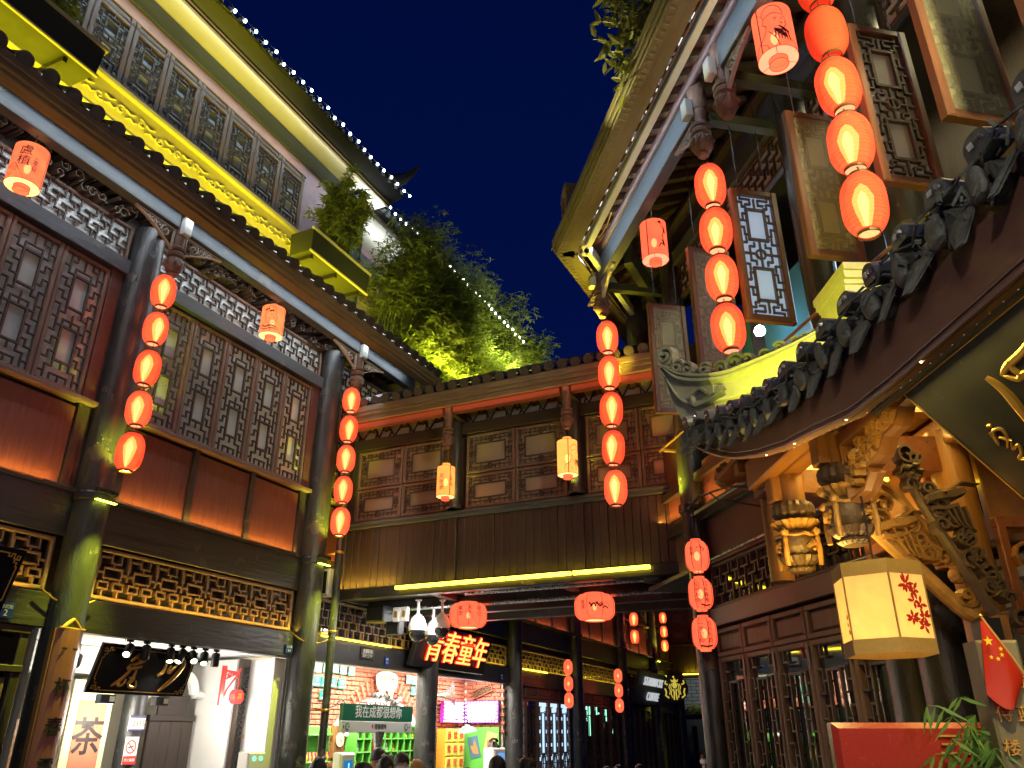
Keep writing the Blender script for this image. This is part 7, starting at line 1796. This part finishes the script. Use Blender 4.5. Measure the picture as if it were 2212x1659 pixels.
# ================================================================== people at the foot of the view
def body_mesh():
    """one continuous standing figure grown by skin and subdivision"""
    V_ = []; E_2 = []; R_ = []
    def v(x, y, z, r, p=None):
        V_.append((x,y,z)); R_.append(r); i = len(V_)-1
        if p is not None: E_2.append((p, i))
        return i
    pel = v(0,0,.95,.15); wa = v(0,0,1.12,.125,pel); ch = v(0,.0,1.32,.15,wa); nk0 = v(0,.01,1.46,.075,ch); nk = v(0,0,1.53,.052,nk0); hd = v(0,-.015,1.61,.078,nk); h2 = v(0,-.01,1.68,.088,hd); h3 = v(0,0,1.735,.062,h2)
    for s_ in (-1, 1):
        sh = v(s_*.17,0,1.42,.062,ch); el = v(s_*.235,.01,1.14,.042,sh); wr = v(s_*.25,-.05,.90,.028,el); hn = v(s_*.25,-.07,.82,.030,wr); v(s_*.245,-.08,.75,.016,hn)
        hp = v(s_*.095,0,.86,.095,pel); kn = v(s_*.10,-.01,.50,.06,hp); an = v(s_*.10,.01,.09,.04,kn); ft = v(s_*.11,-.06,.04,.038,an); v(s_*.115,-.15,.03,.03,ft)
    m = D.meshes.new('b'); m.from_pydata(V_, E_2, []); o = D.objects.new('b', m); COL.objects.link(o)
    md = o.modifiers.new('s', 'SKIN'); 
    for i, sv in enumerate(m.skin_vertices[0].data): sv.radius = (R_[i], R_[i]*(.75 if i in (0,1,2) else 1)); sv.use_root = i == 0
    sb = o.modifiers.new('d', 'SUBSURF'); sb.levels = 2; sb.render_levels = 2
    dg = bpy.context.evaluated_depsgraph_get(); dg.update(); me = D.meshes.new_from_object(o.evaluated_get(dg)); D.objects.remove(o)
    return me
BODY = body_mesh()
def skinm(name, c): return surf(name, c, .5, .1, (20,20,20), .03)
SKIN = skinm('skin', (.50,.28,.18)); HAIRB = surf('black hair', (.012,.010,.010), .45, .3, (60,60,60), .4); HAIRL = surf('blond dyed hair', (.48,.26,.08), .5, .3, (60,60,60), .3)
def person(x, y, label, zt=1.76, shirt=(.03,.03,.035), hair='b', face=0.0, mask=False, long=False, cap=False, band=False, skirt=(.03,.03,.05)):
    k = zt/1.82
    t = D.objects.new('person', None); t.location = (x, y, 0); t.rotation_euler = (0,0,face); t.scale = (k,k,k); link(t, None, label, 'person', 'passers-by at the foot of the view')
    me = BODY.copy(); me.materials.clear()
    me.materials.append(SKIN); me.materials.append(surf('shirt', shirt, .8, .15, (12,12,12), .2)); me.materials.append(surf('trousers', skirt, .8, .15, (12,12,12), .2))
    for p in me.polygons:
        z = p.center.z; ax = abs(p.center.x)
        p.material_index = 2 if z < .98 and ax < .2 else (0 if (z > 1.485 or (ax > .19 and z < 1.15)) else 1); p.use_smooth = True
    o = D.objects.new('body', me); link(o, t)
    hm = HAIRB if hair == 'b' else HAIRL
    m = MB(); n = 18; rows = 9; vs = []; fs = []
    for i in range(rows+1):
        ph = pi*.5*i/rows*1.25
        for j in range(n):
            a = 2*pi*j/n; front = max(0, -sin(a)); 
            z = 1.715+.098*cos(ph); r = .096*sin(min(ph, pi/2)) if ph < pi/2 else .096
            if ph > pi/2: z = 1.715-.05*(ph-pi/2)/(.25*pi/2)*(1-.95*front) - (.10*(1-front)*(ph-pi/2)/(.25*pi/2) if long else 0)
            vs.append((r*cos(a)*1.0, r*sin(a)*1.08+.008, z+.003*sin(j*5)))
    for i in range(rows):
        for j in range(n): fs.append((i*n+j, (i+1)*n+j, (i+1)*n+(j+1)%n, i*n+(j+1)%n))
    m.add(vs, fs)
    if long: m.tube([(0,.06,1.72),(0,.09,1.6),(0,.10,1.40)], [.07,.085,.05], 10)
    m.build('hair', hm, t, smooth=True)
    m = MB()
    for s_ in (-1, 1): m.lathe([(.002,-.02),(.014,-.008),(.016,.008),(.004,.02)], (s_*.088,.01,1.665), 8)
    m.tube([(0,-.085,1.69),(0,-.108,1.655),(0,-.092,1.645)], [.008,.013,.008], 6); m.build('nose_and_ears', SKIN, t, smooth=True)
    m = MB()
    for s_ in (-1, 1): m.lathe([(.001,-.006),(.010,0),(.001,.006)], (s_*.034,-.090,1.688), 8); m.stroke([(s_*.02,1.706),(s_*.05,1.708)], .006, -.094, -.085)
    m.build('eye', M['ink'], t)
    if not mask:
        m = MB(); m.stroke([(-.024,1.618),(0,1.614),(.024,1.618)], .008, -.094, -.085); m.build('mouth', plain('lip', (.35,.10,.08), .5), t)
    else:
        m = MB(); vs = []; fs = []
        for i in range(5):
            for j in range(9):
                a = -1.25+2.5*j/8; z = 1.575+.09*i/4; r = .094+.014*cos(a)*sin(pi*i/4); vs.append((r*sin(a), -r*cos(a)-.004, z))
        for i in range(4):
            for j in range(8): fs.append((i*9+j, i*9+j+1, (i+1)*9+j+1, (i+1)*9+j))
        m.add(vs, fs); m.build('face_mask', plain('pale blue mask', (.50,.60,.68), .7), t, smooth=True)
    if cap:
        m = MB(); m.lathe([(.105,1.70),(.110,1.73),(.100,1.79),(.06,1.83),(.01,1.84)], n=20); m.box(-.08,.08,-.19,-.09,1.705,1.715); m.build('cap', M['black'], t, smooth=True)
    if band:
        m = MB(); m.tube([(.10*cos(a*pi/10), .0, 1.72+.10*sin(a*pi/10)) for a in range(11)], .012, 6); m.build('hair_band', plain('grey band', (.35,.33,.33), .6), t)
        m = MB()
        for s_ in (-1,1): m.lathe([(.005,-.025),(.03,0),(.005,.025)], (s_*.06,-.02,1.82), 10)
        m.build('ear_puff', M['letter'], t, smooth=True)
    return t
person(-2.11, 9.5, 'woman with long dark hair, panda ear hair band and mask at the souvenir shop door', 1.75, (.35,.33,.32), face=1.0, mask=True, long=True, band=True)
person(-1.40, 8.2, 'person in a black cap seen from behind in front of the shelves', 1.73, (.03,.03,.03), face=pi, cap=True)
person(-1.70, 11.0, 'short haired man in a dark shirt seen from behind, tallest by the sign post', 1.84, (.05,.04,.05), face=pi+.3)
person(-1.45, 10.0, 'woman with long black hair and pink ear hair band wearing a mask', 1.76, (.04,.04,.05), face=.9, mask=True, long=True, band=True)
person(-1.33, 10.5, 'man in glasses and mask turned towards the right of the shelves', 1.79, (.30,.14,.08), face=.6, mask=True)
person(-1.22, 11.2, 'blond haired person in a black shirt beside the dark shop column', 1.70, (.02,.02,.02), 'l', face=pi-.4, long=True)
person(-.47, 9.0, 'dark haired person whose crown just shows in front of the drawer cabinet', 1.68, (.10,.10,.12), face=pi)
person(-.16, 9.5, 'man with cropped black hair seen from behind near the kiosk', 1.78, (.05,.05,.06), face=pi-.2)
person(.17, 9.5, 'man with wavy black hair, glasses and white mask facing left', 1.77, (.06,.06,.07), face=1.2, mask=True)
person(1.58, 14.5, 'person with brown hair barely showing left of the pair by the lane doors', 1.50, (.10,.06,.05), face=.4)
person(1.72, 14.0, 'dark haired woman on the left of the pair by the lane doors', 1.54, (.05,.05,.05), face=.8, long=True)
person(2.05, 14.0, 'dark haired woman on the right of the pair by the lane doors', 1.55, (.20,.16,.15), face=-.3, long=True)
person(4.20, 19.0, 'grey haired man in a blue shirt and mask at the lane end', 1.60, (.08,.20,.55), face=-.8, mask=True)
person(.45, 12.0, 'dark haired child between the kiosk and the lane', 1.45, (.3,.3,.3), face=.2)

# ================================================================== lamps seen lit, with some fills added to brighten
YG = (.86, 1.0, .05); YE = (1.0, .80, .04); OR = (1.0, .42, .06); WH = (.82, .92, 1.0)
for (F, x, y, z, up, dn) in ((FL,5.85,-.40,4.42,90,130),(FL,9.8,-.40,4.42,90,130),(FL,29.3,-.40,4.4,60,90)):
    spot('column_lamp', F, (x, y-.20, z+.06), (0,.30,1), YG, up*1.6, 70, .9); spot('column_lamp', F, (x, y-.25, z-.05), (0,.30,-1), YG, dn*1.7, 62, .9)
spot('column_lamp', FR, (-9.05, -.30, 4.66), (0,.34,1), YG, 60, 90, .9)
spot('column_lamp', FR, (-10.38, -.30, 4.60), (-.0,.34,1), YG, 60, 90, .9)
for x in (2.2, 4.22): spot('column_lamp', FB, (x, -.30, 5.24), (0,.36,1), YG, 12, 90, .9)
# orange wash at the foot of the brick red panels
for a, b in ((2.3,5.4),(6.2,9.45),(10.3,13.1)): area('panel_wash', FL, ((a+b)/2, -.05, 4.50), (pi-.25,0,0), b-a, .03, (1.0,.46,.07), 8.0*(b-a)/3)
for a, b in ((17.6,21.0),(21.7,25.2),(25.8,29)): area('panel_wash', FL, ((a+b)/2, -.05, 4.50), (pi-.25,0,0), b-a, .03, (1.0,.35,.12), 4)
area('panel_wash', FR, (-7.5, -.04, 4.60), (pi-.25,0,0), 2.6, .03, OR, 9); area('panel_wash', FR, (-9.7, -.04, 4.64), (pi-.25,0,0), .8, .03, OR, 3)
# amber strips washing the transoms
for a, b in ((2.3,5.4),(6.1,9.6)): area('transom_wash', FL, ((a+b)/2, -.07, 3.37), (pi-.30,0,0), b-a, .03, (1.0,.62,.06), 11)
area('transom_wash', FL, (11.4, -.06, 3.36), (pi-.3,0,0), 2.4, .03, YE, 6); area('transom_wash', FL, (15.5, -.06, 3.38), (pi-.3,0,0), 2.8, .03, YE, 5)
area('transom_wash', FL, (19.3, -.06, 3.38), (pi-.3,0,0), 3.4, .03, YE, 5); area('transom_wash', FL, (23.4, -.06, 3.38), (pi-.3,0,0), 3.4, .03, YE, 4)
area('bridge_wash', FB, (3.2, -.10, 4.09), (pi-.12,0,0), 4.0, .03, YE, 3); area('bridge_wash', FB, (.6, -.10, 4.10), (pi-.12,0,0), 1.1, .04, (1.0,.62,.06), 7)
area('bridge_wash', FB2, (2.6, -.12, 4.1), (pi-.12,0,0), 4.0, .03, YE, 12)
# yellow flood on the frieze from behind the lower tiles, cool white under the upper soffit
area('frieze_flood', FL, (4.9, .62, 9.45), (pi-.75,0,0), 12.4, .10, (1.0,.86,.015), 135)
area('bamboo_flood', FL, (17.5, -1.1, 9.8), (pi-1.0,0,0), 7.0, .2, (.95,1.0,.25), 110); area('bamboo_flood', FL, (15.0, -.75, 8.75), (pi-.55,0,0), 9.0, .12, (1.0,.95,.08), 120)
area('soffit_wash', FL, (4.0, 1.0, 12.2), (pi,0,0), 11.5, .04, (1.0,.84,.10), 12); area('soffit_wash', FL, (7.0, .74, 12.9), (pi-.6,0,0), 10.0, .03, (.95,1.0,.85), 5); area('soffit_wash', FL, (11.7, .95, 12.8), (pi,0,0), .7, .2, WH, 6)
area('soffit_wash', FL, (17, 1.6, 12.7), (pi,0,0), 9.5, .05, WH, 26)
area('wall_wash', FL, (6.0, .72, 12.92), (.36,0,0), 11.0, .04, (.62,.85,1.0), 26, 75)
# cool white strips under the lower eaves
area('eave_wash', FL, (6.2, -.92, 8.02), (-pi/2-.3,0,0), 9.8, .03, (1,.8,.5), 6); area('eave_wash', FL, (6.2, -.80, 8.0), (1.2,0,0), 9.8, .03, WH, 9); area('eave_wash', FL, (5.8, -.50, 8.14), (.42,0,0), 8.6, .06, (.86,.93,1.0), 24); area('eave_outward', FL, (6.2, -1.0, 7.98), (-.95,0,0), 9.8, .05, WH, 120)
area('eave_wash', FR, (-5.0, -1.24, 8.10), (-pi/2+.25,0,0), 8.2, .03, WH, 55)
area('eave_wash', FR, (-5.0, -1.50, 8.00), (-pi/2-.5,0,0), 8.2, .03, WH, 8)
area('eave_glow', FR, (-5.0, -1.0, 8.35), (pi+.5,0,0), 8.2, .05, (1.0,.55,.20), 8)
area('eave_yellow', FR, (-7.8, -2.0, 7.2), (pi,0,0), 2.5, .1, (.95,1,.10), 3)
spot('shrub_fill', FR, (-6.6, -2.4, 7.9), (1.0,.6,.5), (1,.92,.3), 60, 80, .9)  # added fill yellowing the shrub; no fixture stands there
area('bridge_eave', FB, (3.1, -.66, 6.63), (1.75,0,0), 5.0, .03, (1.0,.30,.08), 1.0)
spot('bridge_roof_lamp', FB, (5.3, -1.1, 6.5), (-.35,.4,.5), YE, 24, 90, .8)
spot('corner_lamp', FK, (-.9, .2, 7.2), (.1,.2,1), YE, 40, 120, .8)
# lamps hidden behind the gatehouse tiles flood its ridge
for s, w in ((5.5,16),(5.1,22),(4.6,24),(4.1,22),(3.6,18)): 
    _, d, zt, zb = evp(s); spot('ridge_lamp', FT, (-s, d-2+.10, zt+.22), (-.5,1,.75), (.95,1.0,.02), w*.75, 95, .8)
area('lattice_fill', FR, (-1.2, -.6, 6.0), (0,pi/2+.1,0), 1.2, 1.0, (1.0,.86,.42), 60, 70); area('balcony_light', FR, (-6.6, .9, 6.3), (pi/2,0,pi), 1.6, 1.2, (.55,.75,1.0), 22); area('balcony_light', FR, (-4.0, 1.0, 8.4), (0,0,0), 5, .6, (1.0,.85,.45), 26)  # the first is an added fill toward the hanging lattice boards
point('lane_end_fill', FL, (40, -.5, 4.6), (.9,1.0,.9), 110, .2); area('lane_fill', FB, (2.5, 6, 3.7), (0,0,0), 2, 2, (1.0,.8,.6), 25)  # added fills for the dark lane end and the lane; no fixtures

# two flood lamps on the front behind the viewer; the red board mirrors them
for x, y in ((-1.3, -2.6), (1.0, -2.8)):
    t = thing('flood_lamp', 'white flood lamp on a pole behind the viewer, %s one' % ('left' if x < 0 else 'right'), 'lamp', FW, (x, y, 0), group='flood lamps behind the viewer')
    m = MB(); m.lathe([(.05,0),(.04,3.3)], n=12); m.build('pole', M['iron'], t)
    m = MB(); m.bbox(-.16,.16,-.06,.06,3.3,3.55,.01); m.build('housing', M['black'], t)
    m = MB(); m.box(-.14,.14,.062,.066,3.33,3.52); m.build('lamp_face', M['spot_f'], t)
    spot('flood', FW, (x, y+.12, 3.42), (.02-x*.02, 1, .34), (1.0,.90,.80), 115, 100, .6, .12)
